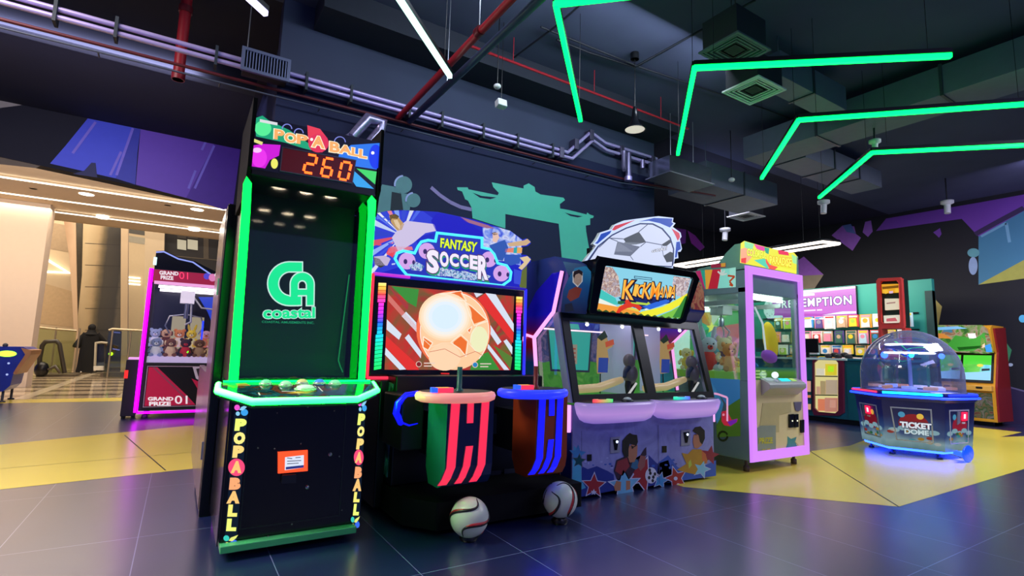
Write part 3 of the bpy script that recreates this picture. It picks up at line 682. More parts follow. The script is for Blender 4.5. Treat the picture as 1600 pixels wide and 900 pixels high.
q.flat(fd, [(447, 615), (470, 611), (496, 611), (480, 615)], 0.002, D('#e8c23a', 0.4), px=True)
q.flat(fd, [(368, 600), (384, 599), (392, 603), (372, 604)], 0.002, D('#b0502c', 0.4), px=True)
q.build('deck_print', dk)
# upper cabinet
q = G(); q.box(0.27, 1.0, 3.95, 4.05, 0.94, 2.15, BLACK); q.build('back_panel', t)
for x0, x1 in ((0.240, 0.262), (1.010, 1.030)):
    q = G(); q.prism(Fr((x0, 0, 0), (0, -1, 0), (0, 0, 1)), [(-3.36, 2.02), (-3.33, 2.14), (-3.30, 2.18), (-3.30, 2.60), (-3.95, 2.60), (-3.95, 2.02)], 0, -(x1 - x0), D('#040405', .7, spec=.15)); q.build('cabinet_cheek', t, 0.004)
q = G(); q.box(0.27, 1.0, 3.42, 3.95, 0.90, 0.955, D('#123020', 0.25)); q.build('cabinet_base', t)
# glowing side strips, tapered at the ends
for pts in ([(385, 276), (393, 287), (391, 330), (372, 596), (371, 603), (357, 603), (357, 596), (377, 330), (380, 287)], [(580, 306), (587, 314), (586, 332), (569, 600), (570, 604), (558, 604), (559, 600), (575, 332), (574, 314)]):
    q = G(); q.prism(f, pts, 0.0, 0.010, GRN, px=True); q.build('green_light_strip', t, 0.005)
# play window: dark back screen and front glass
q = G(); q.box(0.29, 0.985, 3.74, 3.80, 0.95, 2.15, grad('back_screen_led_glow', [(0, '#0b5a38'), (0.14, '#08291f'), (0.4, '#060f14'), (1, '#04070a')], 2, 0.95, 2.15, emit=0, rough=0.5)); q.build('back_screen', t)  # green LED glow at the bottom is painted into the gradient
fl = FY(3.735)
LG1 = E('#14f59a', 0.95); LG0 = E('#d4fff2', 0.9)
cl = CR(380, 270, 2.573)
def arcpts(cx_, cy_, r, a0, a1, n=14): return [(cx_ + r * math.cos(math.radians(a0 + (a1 - a0) * i / n)), cy_ - r * math.sin(math.radians(a0 + (a1 - a0) * i / n))) for i in range(n + 1)]
def logo(q, gr, d, m):
    C = arcpts(186, 446, 86 + gr, 92, 268) + [(236 + gr, 532 + gr), (236 + gr, 496 - gr), (205 - gr, 496 - gr)] if False else None
    out = [(236 + gr, 361 - gr)] + arcpts(186, 446, 86 + gr, 92, 270, 18) + [(232 + gr, 531 + gr), (232 + gr, 498 - gr), (186, 498 - gr)] + arcpts(190, 446, 50 - gr, 262, 98, 14) + [(236 + gr, 397 + gr)]
    q.flat(fl, cl(*out), d, m, px=True)
    o2 = [(282 + gr, 532 + gr)] + arcpts(237, 448, 46 + gr, 0, 180, 16) + [(191 - gr, 532 + gr), (219 + gr, 532 + gr), (219 + gr, 448)] + arcpts(237, 450, 18 - gr, 170, 10, 8) + [(256 - gr, 450), (256 - gr, 532 + gr)]
    q.flat(fl, cl(*o2), d + 0.0008, m, px=True)
    q.flat(fl, cl((215, 470 - gr), (260, 470 - gr), (260, 492 + gr), (215, 492 + gr)), d + 0.0012, m, px=True)
q = G(); logo(q, 5, 0.001, LG0); logo(q, 0, 0.0035, LG1)
q.text('coastal', fl, [(411, 479), (492, 480), (492, 497), (411, 498)], LG0, 0.001, bold=0.03, grow=0.04); q.text('coastal', fl, [(411, 479), (492, 480), (492, 497), (411, 498)], LG1, 0.003, bold=0.03)
q.text('COASTAL AMUSEMENTS INC.', fl, [(409, 501), (491, 502.5), (491, 506.5), (409, 504.5)], E('#1fae74', 0.7), 0.001, bold=0.02)
q.build('logo_print', t)
q = G(); q.tube([(0.965, 3.70, 1.66), (0.93, 3.70, 1.06), (0.945, 3.70, 1.02), (0.965, 3.70, 0.98)], 0.004, E('#1fae60', 0.5), 6); q.build('green_reflection_line', t)  # glowing line drawn in place of a green reflection
q = G(); q.prism(FY(3.42), [(0.275, 0.95), (0.985, 0.95), (0.985, 2.15), (0.275, 2.15)], -0.006, 0, glass('machine_glass', '#ffffff', 0.03, 0.03, 0.5)); q.build('front_glass', t)
# marquee
q = G(); q.box(0.262, 1.010, 3.33, 3.9, 2.14, 2.50, BLACK); mq = q.build('marquee_box', t, 0.006)
fm = FY(3.328); cm = CR(380, 160, 6.0)
q = G(); o = cm((105, 130), (1300, 375), (1225, 815), (75, 620)); q.flat(fm, o, 0.001, E('#0a0a24', 0.7), px=True)
TG = LT('#3fe08a', .95)
q.flat(fm, cm((108, 150), (180, 125), (240, 170), (430, 260), (620, 390), (640, 450), (560, 430), (400, 380), (120, 320)), 0.002, LT('#1fae80', .9), px=True)
q.disc(fm, cm((185, 245))[0], 13, 0.003, LT('#59f29a', 1.0), ry=12, px=True)
q.line(fm, cm((155, 172), (320, 205)), 0.018, 0.004, LT('#e8eaf0', .9), px=True)
q.flat(fm, cm((90, 405), (180, 390), (350, 400), (335, 500), (250, 540), (205, 620), (80, 600)), 0.002, LT('#d41ae0', .95), px=True)
q.disc(fm, cm((150, 520))[0], 12, 0.003, LT('#ee35f0', 1.0), ry=15, px=True); q.disc(fm, cm((130, 450))[0], 7, 0.004, LT('#ffc6ff', 1.0), ry=4, px=True)
q.disc(fm, cm((292, 575))[0], 5.5, 0.003, LT('#f0ee6a', 1.0), ry=8, px=True); q.line(fm, cm((95, 355), (180, 388)), 0.02, 0.003, LT('#f0ee8a', .9), px=True)
q.flat(fm, cm((600, 215), (720, 250), (790, 340), (800, 400), (740, 470), (660, 460), (610, 390)), 0.003, LT('#f0405a', .95), px=True)
q.disc(fm, cm((705, 385))[0], 16, 0.004, LT('#e3325a', 1.0), ry=14.5, px=True); q.disc(fm, cm((640, 350))[0], 2.4, 0.006, LT('#ffffff', 1.0), px=True)
q.flat(fm, cm((1010, 400), (1300, 380), (1250, 630), (1050, 600), (1040, 560), (890, 520), (900, 480)), 0.002, LT('#2f7df5', .95), px=True)
q.disc(fm, cm((1240, 510))[0], 10.5, 0.003, LT('#1a3df0', 1.0), ry=19, px=True, a0=0.0); q.disc(fm, cm((1213, 475))[0], 2.6, 0.004, LT('#ffffff'), px=True)
q.flat(fm, cm((1060, 620), (1250, 650), (1235, 770)), 0.003, LT('#46e070', .95), px=True)
q.flat(fm, cm((1035, 640), (1225, 812), (1060, 790), (1025, 740)), 0.003, LT('#3aa8f5', .95), px=True)
for cxy, r in (((410, 250), 45), ((520, 290), 42), ((905, 375), 52)): q.line(fm, cm(*[(cxy[0] + r * math.cos(a), cxy[1] - r * math.sin(a)) for a in [math.radians(k) for k in range(0, 181, 20)]]), 0.006, 0.003, LT('#8a94f0', .9), px=True)
WO = LT('#fff6d8', 1.05); FI = LT('#ffb26a', 1.0)
for ch, x0, y0, x1, y1, d in (('P', 292, 252, 385, 358, 0), ('O', 388, 282, 500, 385, 0), ('P', 502, 300, 605, 400, 0), ('A', 645, 312, 765, 432, 4), ('B', 810, 368, 905, 475, 8), ('A', 895, 395, 1020, 492, 8), ('L', 1015, 425, 1085, 508, 8), ('L', 1085, 440, 1160, 528, 8)):
    sk = (x1 - x0) * 0.16; qd = cm((x0, y0), (x1, y0 + sk), (x1 - 4, y1 + sk * .3), (x0 - 4, y1 - sk * .7))
    q.text(ch, fm, qd, WO, 0.006, bold=0.05, grow=0.05); q.text(ch, fm, qd, FI, 0.008, bold=0.04)
q.build('marquee_art', mq)
q = G(); do = cm((362, 420), (1055, 545), (1020, 768), (338, 650)); di = cm((372, 432), (1045, 555), (1012, 757), (348, 642))
q.frame(fm, do, di, 0.0, 0.014, D('#5d5d66', 0.3, 0.5), px=True); q.flat(fm, di, 0.009, E('#5a0008', 0.55), px=True); dsp = q.build('score_display', t)
q = G(); RD = E('#ff5a1a', 3.4)
def seg(q, x, y, w, h, on, slx=-0.23, sly=0.17):
    """seven segment digit, top left at crop point x,y"""
    P = {'a': ((0, 0), (1, 0)), 'b': ((1, 0), (1, .5)), 'c': ((1, .5), (1, 1)), 'd': ((0, 1), (1, 1)), 'e': ((0, .5), (0, 1)), 'f': ((0, 0), (0, .5)), 'g': ((0, .5), (1, .5))}
    for k in on:
        q = G() if q is None else q
        a, b = P[k]; ex = 0.10
        d_ = (b[0] - a[0], b[1] - a[1]); L = math.hypot(*d_); a = (a[0] + d_[0] / L * ex * (1 if d_[0] else .55), a[1] + d_[1] / L * ex * .6); b = (b[0] - d_[0] / L * ex * (1 if d_[0] else .55), b[1] - d_[1] / L * ex * .6)
        m = lambda p: (x + p[0] * w + p[1] * h * slx, y + p[1] * h + p[0] * w * sly)
        q.line(fm, cm(m(a), m(b)), 0.0155, 0.012, RD, px=True)
seg(q, 598, 492, 92, 165, 'abged'); q.build('digit', dsp); q = G(); seg(q, 762, 525, 88, 165, 'afgedc'); q.build('digit', dsp); q = G(); seg(q, 925, 560, 85, 160, 'abcdef'); q.build('digit', dsp)

# ================================================================== two-player soccer game
t = thing('soccer_game', 'two-player soccer game with a big television, lit crest and two striped pedestals', 'arcade machine', (1.9, 3.6, 0))
q = G(); q.prism(Fr((0, 0, 0.03), (1, 0, 0), (0, 1, 0)), [(1.30, 3.34), (1.45, 3.12), (2.62, 3.12), (2.62, 4.35), (1.30, 4.35)], 0, 0.17, D('#030305', .6, spec=.2)); q.build('base_platform', t, 0.01)
q = G(); q.box(1.32, 2.60, 3.62, 4.35, 0.2, 0.96, BLACK); q.build('cabinet', t, 0.01)
q = G(); q.box(1.25, 1.32, 3.75, 4.4, 0.03, 0.92, BLACK); q.build('side_panel', t, 0.01)
q = G(); q.prism(Fr((1.318, 0, 0), (0, -1, 0), (0, 0, 1)), [(-4.2, 0.3), (-3.68, 0.25), (-3.66, 0.9), (-3.9, 0.92), (-4.1, 0.8)], 0, 0.004, blotch('side_artwork', ['#10141c', '#31507c', '#8aa6d8', '#283c5a', '#2f7a3c'], 5)); q.build('side_artwork', t)
TVY = 3.80; ft = FY(TVY); x0, z0, x1, z1 = 1.165, 0.935, 2.525, 1.70
q = G(); q.box(x0 + .015, x1 - .015, TVY, TVY + 0.11, z0 + .015, z1 - .015, BLACKG); tv = q.build('television', t, 0.008)
RDL = E('#ff3355', 1.0); BLL = E('#2a2aff', 1.5)
q = G(); xm = 1.86
for a, b in (((x0, z0), (x0, z1)), ((x0, z0), (xm, z0))): q.tube([ft.w(*a, 0.004), ft.w(*b, 0.004)], 0.012, RDL, 8)
for a, b in (((xm, z0), (x1, z0)), ((x1, z0), (x1, z1))): q.tube([ft.w(*a, 0.004), ft.w(*b, 0.004)], 0.012, BLL, 8)
q.tube([ft.w(x0, z1, 0.004), ft.w(1.45, z1, 0.004)], 0.012, E('#c030d0', 1.1), 8); q.tube([ft.w(1.45, z1, 0.004), ft.w(x1, z1, 0.004)], 0.012, E('#2814a8', 1.0), 8)
q.build('light_frame', tv)
cs = CR(570, 430, 5.0)
q = G(); scr = cs((180, 80), (1165, 165), (1135, 742), (152, 738))
q.flat(ft, scr, 0.006, blotch('screen_picture', ['#3f7a2a', '#a8372a', '#c8342a', '#7d5a32', '#b3202a', '#4f9a30'], 2.2, 0.9, 0.2, 0.6), px=True)
RS = LT('#e8322a', .95); WS = LT('#dfe8f8', .95); GS = LT('#3f9a38', .85)
for pts, m in ((((180, 145), (405, 400), (405, 450), (180, 200)), LT('#e07a70', .9)), (((320, 285), (400, 370), (402, 445), (285, 320)), WS), (((170, 345), (285, 460), (265, 505), (168, 425)), WS), (((340, 460), (440, 600), (435, 650), (310, 490)), WS),
               (((165, 475), (400, 690), (420, 740), (330, 740), (160, 560)), RS), (((160, 565), (320, 735), (270, 740), (155, 620)), WS), (((185, 90), (340, 235), (330, 275), (250, 180)), LT('#b0383a', .9)),
               (((880, 185), (940, 140), (1160, 450), (1155, 530)), RS), (((940, 140), (1020, 150), (1160, 380), (1160, 445)), WS), (((850, 138), (920, 145), (870, 175)), WS), (((975, 385), (1065, 520), (1035, 545), (965, 440)), WS),
               (((1080, 515), (1105, 500), (1150, 560), (1148, 620)), WS), (((960, 535), (1125, 740), (1085, 740), (955, 570)), WS), (((850, 640), (960, 600), (1050, 740), (820, 740)), GS), (((1000, 545), (1150, 640), (1135, 735)), LT('#5f8a34', .85)), (((205, 85), (420, 110), (400, 250), (330, 210)), GS)):
    q.flat(ft, cs(*pts), 0.0065, m, px=True)
q.disc(ft, cs((690, 430))[0], 58, 0.0075, LT('#ff7a4a', .95), ry=62, px=True, n=40)
q.disc(ft, cs((700, 440))[0], 53, 0.008, LT('#ffcfa0', 1.0), ry=60, px=True, n=40)
q.line(ft, cs(*[(698 + 268 * math.cos(a), 440 + 302 * math.sin(a)) for a in [k * PI / 20 for k in range(15, 46)]]), 0.007, 0.0083, LT('#fff4e4', 1.0), px=True)
q.line(ft, cs((560, 190), (640, 165), (770, 200), (800, 240)), .005, .0092, LT('#fff0dc', 1.0), px=True); q.line(ft, cs((940, 355), (880, 380), (830, 460), (815, 540), (870, 600)), .005, .0092, LT('#fff0dc', 1.0), px=True); q.line(ft, cs((455, 500), (520, 560), (600, 530), (690, 530)), .005, .0092, LT('#ffe0c0', 1.0), px=True)
for pts in (((600, 150), (740, 130), (775, 195), (720, 190), (650, 155)), ((790, 225), (830, 250), (940, 350), (850, 380), (820, 310)), ((460, 490), (520, 530), (490, 580), (455, 560)), ((680, 530), (745, 475), (795, 520), (780, 620), (740, 570)), ((800, 430), (830, 405), (815, 450))):
    q.flat(ft, cs(*pts), 0.0085, LT('#f0722a', 1.0), px=True)
    cxx = sum(p[0] for p in pts) / len(pts); cyy = sum(p[1] for p in pts) / len(pts)
    q.line(ft, cs(*[(cxx + (a - cxx) * 1.2, cyy + (b - cyy) * 1.2) for a, b in pts + (pts[0],)]), 0.006, 0.009, LT('#fff0dc', 1.0), px=True)
for k_, (rr_, hx) in enumerate(((46, '#ffd8b0'), (42, '#ffe2c4'), (38, '#fbead8'), (34, '#f0eee8'), (29, '#e2eef8'), (23, '#d8ecff'))): q.disc(ft, cs((625, 325))[0], rr_ * .9, 0.0088 + .0001 * k_, LT(hx, 1.05), ry=rr_ * .82, px=True, n=36)
q.disc(ft, cs((890, 500))[0], 14, 0.009, LT('#f0f0c0', 1.0), ry=20, px=True, n=30)
q.disc(ft, cs((620, 640))[0], 25, 0.009, LT('#ffd8b0', 1.0), ry=21, px=True, n=30)
q.line(ft, cs((500, 600), (620, 575), (740, 640), (860, 595), (920, 630)), 0.004, 0.010, LT('#d86a50', .9), px=True)
for a, c_, w in (((418, 695), '#8a1f1f', 'W'), ((857, 700), '#2a8ac8', 'E')):
    q.disc(ft, cs(a)[0], 4.6, 0.010, LT('#f0d0c0', .9), px=True); q.disc(ft, cs(a)[0], 3.6, 0.0105, LT(c_, .9), px=True)
    for k in (0, 22): q.line(ft, cs((a[0] + 40, a[1] - 8 + k), (a[0] + 125 - k, a[1] - 8 + k)), 0.008, 0.0105, LT('#f5dcd0', .9), px=True)
q.build('screen_picture', tv)
RB = [(0, '#19e060'), (0.25, '#12e8a0'), (0.42, '#18b8f0'), (0.52, '#2050ff'), (0.62, '#c030ff'), (0.74, '#ff30c0'), (0.84, '#ff5040'), (0.92, '#ffc040'), (1, '#fff0a0')]
RBM = grad('rainbow_light', RB, 2, 1.0, 1.66, emit=1.5)
for cols in (((105, 60), (165, 62), (125, 735), (68, 745)), ((1180, 168), (1228, 170), (1212, 745), (1168, 740))):
    q = G(); (ax, ay), (bx_, by), (cx2, cy2), (dx, dy) = cols
    for k in range(22):
        a, b = k / 22, (k + 0.86) / 22; L = lambda p, r, s_: (p[0] + (r[0] - p[0]) * s_, p[1] + (r[1] - p[1]) * s_)
        w = 0.16 if 4 < k < 13 else 0
        p0, p1 = L(cols[0], cols[3], a), L(cols[1], cols[2], a); p2, p3 = L(cols[1], cols[2], b), L(cols[0], cols[3], b)
        sh = lambda u, v, s_: (u[0] + (v[0] - u[0]) * s_, u[1] + (v[1] - u[1]) * s_)
        q.flat(ft, cs(sh(p0, p1, w), sh(p1, p0, w), sh(p2, p3, w), sh(p3, p2, w)), 0.008, RBM, px=True)
    q.build('rainbow_light_bar', tv)
q = G(); q.flat(ft, cs((590, 762), (655, 764), (655, 773), (590, 771)), 0.012, E('#ff3030', 0.8), px=True)
q.build('badge', tv)
# crest
fc = FY(3.84); cc = CR(570, 310, 5.714)
out = cc((60, 520), (80, 150), (100, 135), (200, 112), (330, 105), (520, 112), (650, 120), (840, 160), (980, 190), (1180, 252), (1300, 290), (1410, 368), (1440, 355), (1475, 375), (1482, 402), (1455, 425), (1400, 435), (1405, 490), (1370, 500), (1440, 505), (1480, 530), (1484, 560), (1400, 650), (1380, 780), (1400, 815), (60, 690))
q = G(); q.prism(fc, out, -0.05, 0.0, E('#1420c8', 0.9), px=True, side=BLACK); cr_ = q.build('crest', t)
q = G()
SK = LT('#d8b48a', .9)
q.flat(fc, cc((60, 520), (80, 150), (200, 115), (520, 115), (640, 200), (640, 300), (460, 350), (470, 440), (350, 600), (60, 690)), 0.0008, E('#2a3ad8', .95), px=True)
BND = [(60, 690), (60, 600), (62, 520), (66, 430), (70, 340), (75, 240), (82, 150), (110, 132), (150, 122), (200, 114), (260, 108), (330, 106), (400, 108), (460, 110), (520, 113)]
SC_ = ['#e8ecff', '#3a50e8', '#9ab4ff', '#e0506a', '#2a40d0', '#c8d8ff', '#5a7af5', '#f0f4ff', '#2c46d8', '#f08898', '#88a8ff', '#3048d8', '#dfe6ff', '#4a68f0']
for i in range(14):
    (a, b), (c_, d_) = BND[i], BND[i + 1]
    q.flat(fc, cc((330, 330), (a, b), (a + (c_ - a) * .62, b + (d_ - b) * .62)), 0.001, E(SC_[i], .9), px=True)
for i in range(16): x, y = random.uniform(80, 420), random.uniform(130, 620); q.flat(fc, cc((x, y), (x + 34, y - 6), (x + 30, y + 9), (x + 2, y + 12)), 0.0014, E(random.choice(SC_), .9), px=True)
q.flat(fc, cc((1050, 250), (1180, 255), (1300, 290), (1400, 370), (1390, 600), (1250, 560), (1180, 560), (1060, 440)), 0.001, blotch('crest_crowd', ['#3a4ae0', '#7f9af5', '#d8e0ff', '#6a5ad8'], 10, 0.9), px=True)
for pts, c_ in ((((640, 130), (860, 170), (1040, 300), (1060, 340), (640, 300), (590, 200)), '#1008c8'), (((370, 200), (620, 230), (640, 290), (540, 310), (430, 400), (300, 480), (240, 350), (330, 230)), '#d8ccee'), (((215, 155), (270, 140), (300, 170), (350, 230), (330, 280), (290, 290), (235, 220)), '#c8a060'), (((220, 150), (270, 138), (305, 160), (290, 185), (240, 180), (228, 210)), '#3c3424'),
                (((255, 195), (290, 190), (315, 240), (310, 280), (275, 245)), '#f0d8b8'), (((230, 430), (420, 430), (430, 460), (300, 470), (250, 520), (190, 500)), '#e87890'), (((215, 440), (275, 450), (250, 530), (190, 490)), '#f03848'), (((80, 520), (180, 510), (230, 540), (200, 600), (90, 600)), '#cdbce0'), (((75, 525), (130, 540), (180, 600), (140, 620), (90, 590)), '#3a3c30'),
                (((1140, 310), (1185, 305), (1200, 350), (1175, 395), (1140, 385)), '#f0c8b8'), (((1130, 310), (1165, 300), (1190, 320), (1150, 330)), '#4a3826'), (((1110, 420), (1250, 370), (1280, 440), (1230, 560), (1160, 540)), '#2f5ab8'), (((1270, 400), (1420, 375), (1450, 360), (1480, 390), (1440, 420), (1290, 430)), '#d8b48a'), (((1250, 500), (1400, 505), (1380, 580), (1300, 600), (1240, 570)), '#2f5ac0'),
                (((1380, 530), (1450, 515), (1482, 545), (1440, 600), (1400, 640), (1370, 620), (1420, 570)), '#e8cfa0'), (((1255, 450), (1330, 440), (1325, 485), (1250, 480)), '#f08870'), (((1330, 440), (1360, 437), (1355, 490), (1325, 487)), '#28b0b8'), (((1360, 437), (1405, 440), (1400, 490), (1355, 490)), '#f0b060'), (((1330, 630), (1400, 650), (1385, 770), (1330, 760)), '#3a50e0'), (((850, 165), (1100, 240), (1160, 270), (1080, 265), (900, 210)), '#a86a8a')):
    q.flat(fc, cc(*pts), 0.0025, LT(c_, .9), px=True)
q.build('crest_art', cr_)
q = G(); bub = cc((640, 310), (1040, 355), (1040, 440), (1110, 455), (1150, 500), (1180, 580), (1260, 600), (1300, 660), (1290, 730), (1220, 780), (370, 685), (300, 600), (265, 540), (285, 490), (340, 470), (440, 490), (470, 430), (500, 390), (560, 375), (625, 385))
q.flat(fc, bub, 0.0055, E('#2a3ad0', 0.75), px=True)
for (x, y, r) in ((375, 560, 75), (550, 470, 72), (1105, 545, 70), (1215, 670, 72)):
    q.disc(fc, cc((x, y))[0], r / 5.714, 0.0065, LT('#d9a8f0', .95), px=True); q.disc(fc, cc((x - 15, y + 5))[0], 3, 0.007, LT('#3a2a70', .8), ry=4, px=True); q.disc(fc, cc((x + 58, y + 12))[0], 2.2, 0.007, LT('#3a2a70', .8), ry=3.5, px=True)
for x, y, w in ((460, 610, 70), (700, 660, 150), (880, 690, 120), (1020, 700, 100)): q.flat(fc, cc((x - w, y - 10), (x, y - 45), (x + w, y - 5), (x + w * .6, y + 40), (x - w * .7, y + 30)), 0.0067, blotch('confetti', ['#3a70d8', '#8fd0f0', '#e8f0ff', '#4a58c8', '#30a870'], 30, 0.85), px=True)
q.build('crest_logo', cr_)
q = G(); nt_ = [fc.px(*p) for p in bub]; q.tube([fc.w(a, b, 0.012) for a, b in nt_], 0.011, E('#49d8ff', 1.5), 8, closed=True); q.build('neon_outline', cr_)
q = G()
fq = cc((670, 355), (1000, 395), (985, 485), (668, 440)); q.text('FANTASY', fc, fq, LT('#3b7a1c', .8), 0.012, bold=0.04, grow=0.03); q.text('FANTASY', fc, fq, LT('#e2f52a', 1.05), 0.014, bold=0.03)
for ch, x0_, y0_, x1_, y1_ in (('S', 545, 455, 655, 665), ('O', 662, 470, 742, 608), ('C', 750, 488, 832, 605), ('C', 842, 495, 920, 610), ('E', 930, 505, 1000, 630), ('R', 1002, 510, 1095, 720)):
    sk = 12; qd = cc((x0_, y0_), (x1_, y0_ + sk), (x1_, y1_ + sk), (x0_, y1_))
    q.text(ch, fc, [(a + 1, b + 2.4) for a, b in qd], LT('#22a878', .9), 0.012, bold=0.05, grow=0.03); q.text(ch, fc, qd, LT('#5a3a6a', .9), 0.0135, bold=0.05, grow=0.035); q.text(ch, fc, qd, LT('#efe6fb', 1.05), 0.015, bold=0.05)
q.build('crest_title', cr_)
# pedestals
def pedestal(xl, xr, sidec, frontc, lit, rimc, zt, pl, bars, up_y, zb):
    YF = 2.98
    ff_ = FY(YF)
    p = G(); W_ = xr - xl
    prof = [(0, zt - .03), (0, zb + 0.14), (0.015, zb + 0.07), (0.05, zb + 0.02), (0.10, zb)]
    v = []
    back = 3.62
    for x in (xl, xr):
        for d, z in prof: v.append((x, YF + d, z))
        v.append((x, 3.22, zb)); v.append((x, 3.27, zb + 0.10)); v.append((x, 3.27, zt - .03))
    n = len(v) // 2
    p.add(v, [list(range(n)), list(range(n, 2 * n))[::-1]], sidec)
    p.add(v, [(i, i + 1, n + i + 1, n + i) for i in range(n - 1)] + [(n - 1, 0, n, 2 * n - 1)], frontc)
    ped = p.build('pedestal', t)
    p = G(); xm_ = (xl + xr) / 2; p.box(xm_ - .07, xm_ + .07, 3.21, 3.63, zb + .12, .72, BLACK); p.build('pedestal_arm', t)
    # front light bars follow the curved foot
    def bar(a0, a1, z0_, z1_, sk):
        g_ = G(); pr = [z for z in [z1_] + [zz for _, zz in prof[1:]] if z <= z1_]
        P = [z1_] + [zz for _, zz in prof if z0_ < zz < z1_] + [z0_]
        dep = lambda z: 0 if z >= prof[1][1] else next((prof[i][0] + (prof[i + 1][0] - prof[i][0]) * (prof[i][1] - z) / (prof[i][1] - prof[i + 1][1]) for i in range(1, 4) if prof[i + 1][1] <= z <= prof[i][1] + 1e-6), prof[-1][0])
        vs = []
        for z in P:
            s_ = sk * max(0, (prof[1][1] + 0.05 - z)) ** 1.0
            for a in (a0 - s_, a1 - s_): vs.append((a, YF + dep(z) - 0.006, z))
        g_.add(vs, [(2 * i, 2 * i + 2, 2 * i + 3, 2 * i + 1) for i in range(len(P) - 1)], lit)
        vs2 = [(x - 0.005 if k % 2 == 0 else x + 0.005, y + 0.003, z) for k, (x, y, z) in enumerate(vs)]
        g_.add(vs2, [(2 * i, 2 * i + 2, 2 * i + 3, 2 * i + 1) for i in range(len(P) - 1)], D('#6a6a70', 0.4))
        g_.build('light_bar', ped)
    for b in bars: bar(*b)
    c = Vector(pl)
    g_ = G(); g_.lathe([(0.0, 0.0), (0.235, 0.0), (0.262, 0.012), (0.268, 0.035), (0.258, 0.055), (0.235, 0.062)], c, rimc, 36); g_.lathe([(0.235, 0.062), (0.0, 0.062)], c, DARK, 36)
    g_.v = [Vector((v.x, c.y + (v.y - c.y) * 0.72, v.z)) for v in g_.v]; g_.build('top_rim', t)
    return ff_
TEALD = D('#12665c', 0.4); NAVD = D('#101c4a', 0.3)
pedestal(1.425, 1.755, TEALD, NAVD, E('#ff2f55', 1.05), E('#ff8f7e', 0.62, base='#d8a0a0'), 0.87, (1.50, 3.02, 0.835), [(1.448, 1.508, 0.33, 0.845, 0.32), (1.662, 1.718, 0.33, 0.845, 0.32), (1.56, 1.61, 0.33, 0.56, 0.32), (1.56, 1.605, 0.70, 0.845, 0)], 0, 0.30)
BRN = D('#a8421a', 0.35)
pedestal(2.09, 2.36, BRN, BRN, E('#1010ff', 1.9), E('#2433ff', 1.0, base='#3040a0'), 0.88, (2.09, 3.02, 0.845), [(2.112, 2.166, 0.33, 0.855, 0.32), (2.268, 2.32, 0.33, 0.855, 0.32), (2.196, 2.242, 0.33, 0.56, 0.32), (2.196, 2.242, 0.72, 0.855, 0)], 0, 0.30)
for x, c_, nm in ((1.50, 0.897, 0), (2.09, 0.907, 1)):
    q = G(); q.lathe([(0.0, 0.15), (0.016, 0.15), (0.017, 0.02), (0.03, 0.0)], (x + 0.02, 3.02, c_), D('#1c5a58', 0.4) if nm == 0 else D('#7a1020', 0.4), 14); q.build('joystick', t)
    q = G(); bx = x - 0.15; q.prism(Fr((bx, 2.93, c_), (1, 0, 0), (0, 1, 0)), [(-.055, 0), (-.03, -.035), (.07, -.035), (.085, 0), (.07, .04), (-.04, .04)], 0, 0.028, E('#ff3a62', 1.0)); q.prism(Fr((bx, 2.93, c_ + .001), (1, 0, 0), (0, 1, 0)), [(-.02, -.015), (.05, -.015), (.055, .02), (-.025, .02)], 0, 0.029, E('#ffb03a', 1.1)); q.prism(Fr((bx - .045, 2.925, c_ + .001), (1, 0, 0), (0, 1, 0)), [(-.018, -.01), (.012, -.03), (.012, .03), (-.012, .03)], 0, 0.029, E('#2a5aff', 1.3)); q.build('start_button', t)
q = G(); q.tube([(1.36, 3.3, 0.86), (1.28, 3.3, 0.85), (1.225, 3.3, 0.80), (1.215, 3.3, 0.74), (1.25, 3.3, 0.68), (1.30, 3.3, 0.66), (1.36, 3.3, 0.67)], 0.021, E('#0808f0', 1.6), 10); q.build('blue_ring_light', t)
q = G(); q.box(1.25, 1.4, 3.28, 3.65, 0.5, 0.85, BLACK); q.build('ring_bracket', t, 0.01)
fo_ = FY(3.618)
for (a, b, c_, d_) in ((768, 647, 782, 678), (795, 645, 808, 677)):
    q = G(); q.prism(fo_, [(a, b), (c_, b - 1), (c_, d_ - 1), (a, d_)], 0, 0.012, D('#5b606b', 0.35, 0.6), px=True); dr = q.build('coin_door', t, 0.003)
    q = G(); p = fo_.px((a + c_) / 2 + 4, (b + d_) / 2 - 1); q.ell(fo_.w(*p, 0.014), 0.010, E('#a8c8ff', 2.5), 10, 8); q.build('coin_light', dr)
q = G(); q.prism(fo_, [(766, 736), (782, 735), (782, 742), (766, 743)], 0, 0.01, GREY, px=True); q.prism(fo_, [(787, 733), (804, 732), (804, 739), (787, 740)], 0, 0.01, GREY, px=True); q.build('ticket_slot', t)

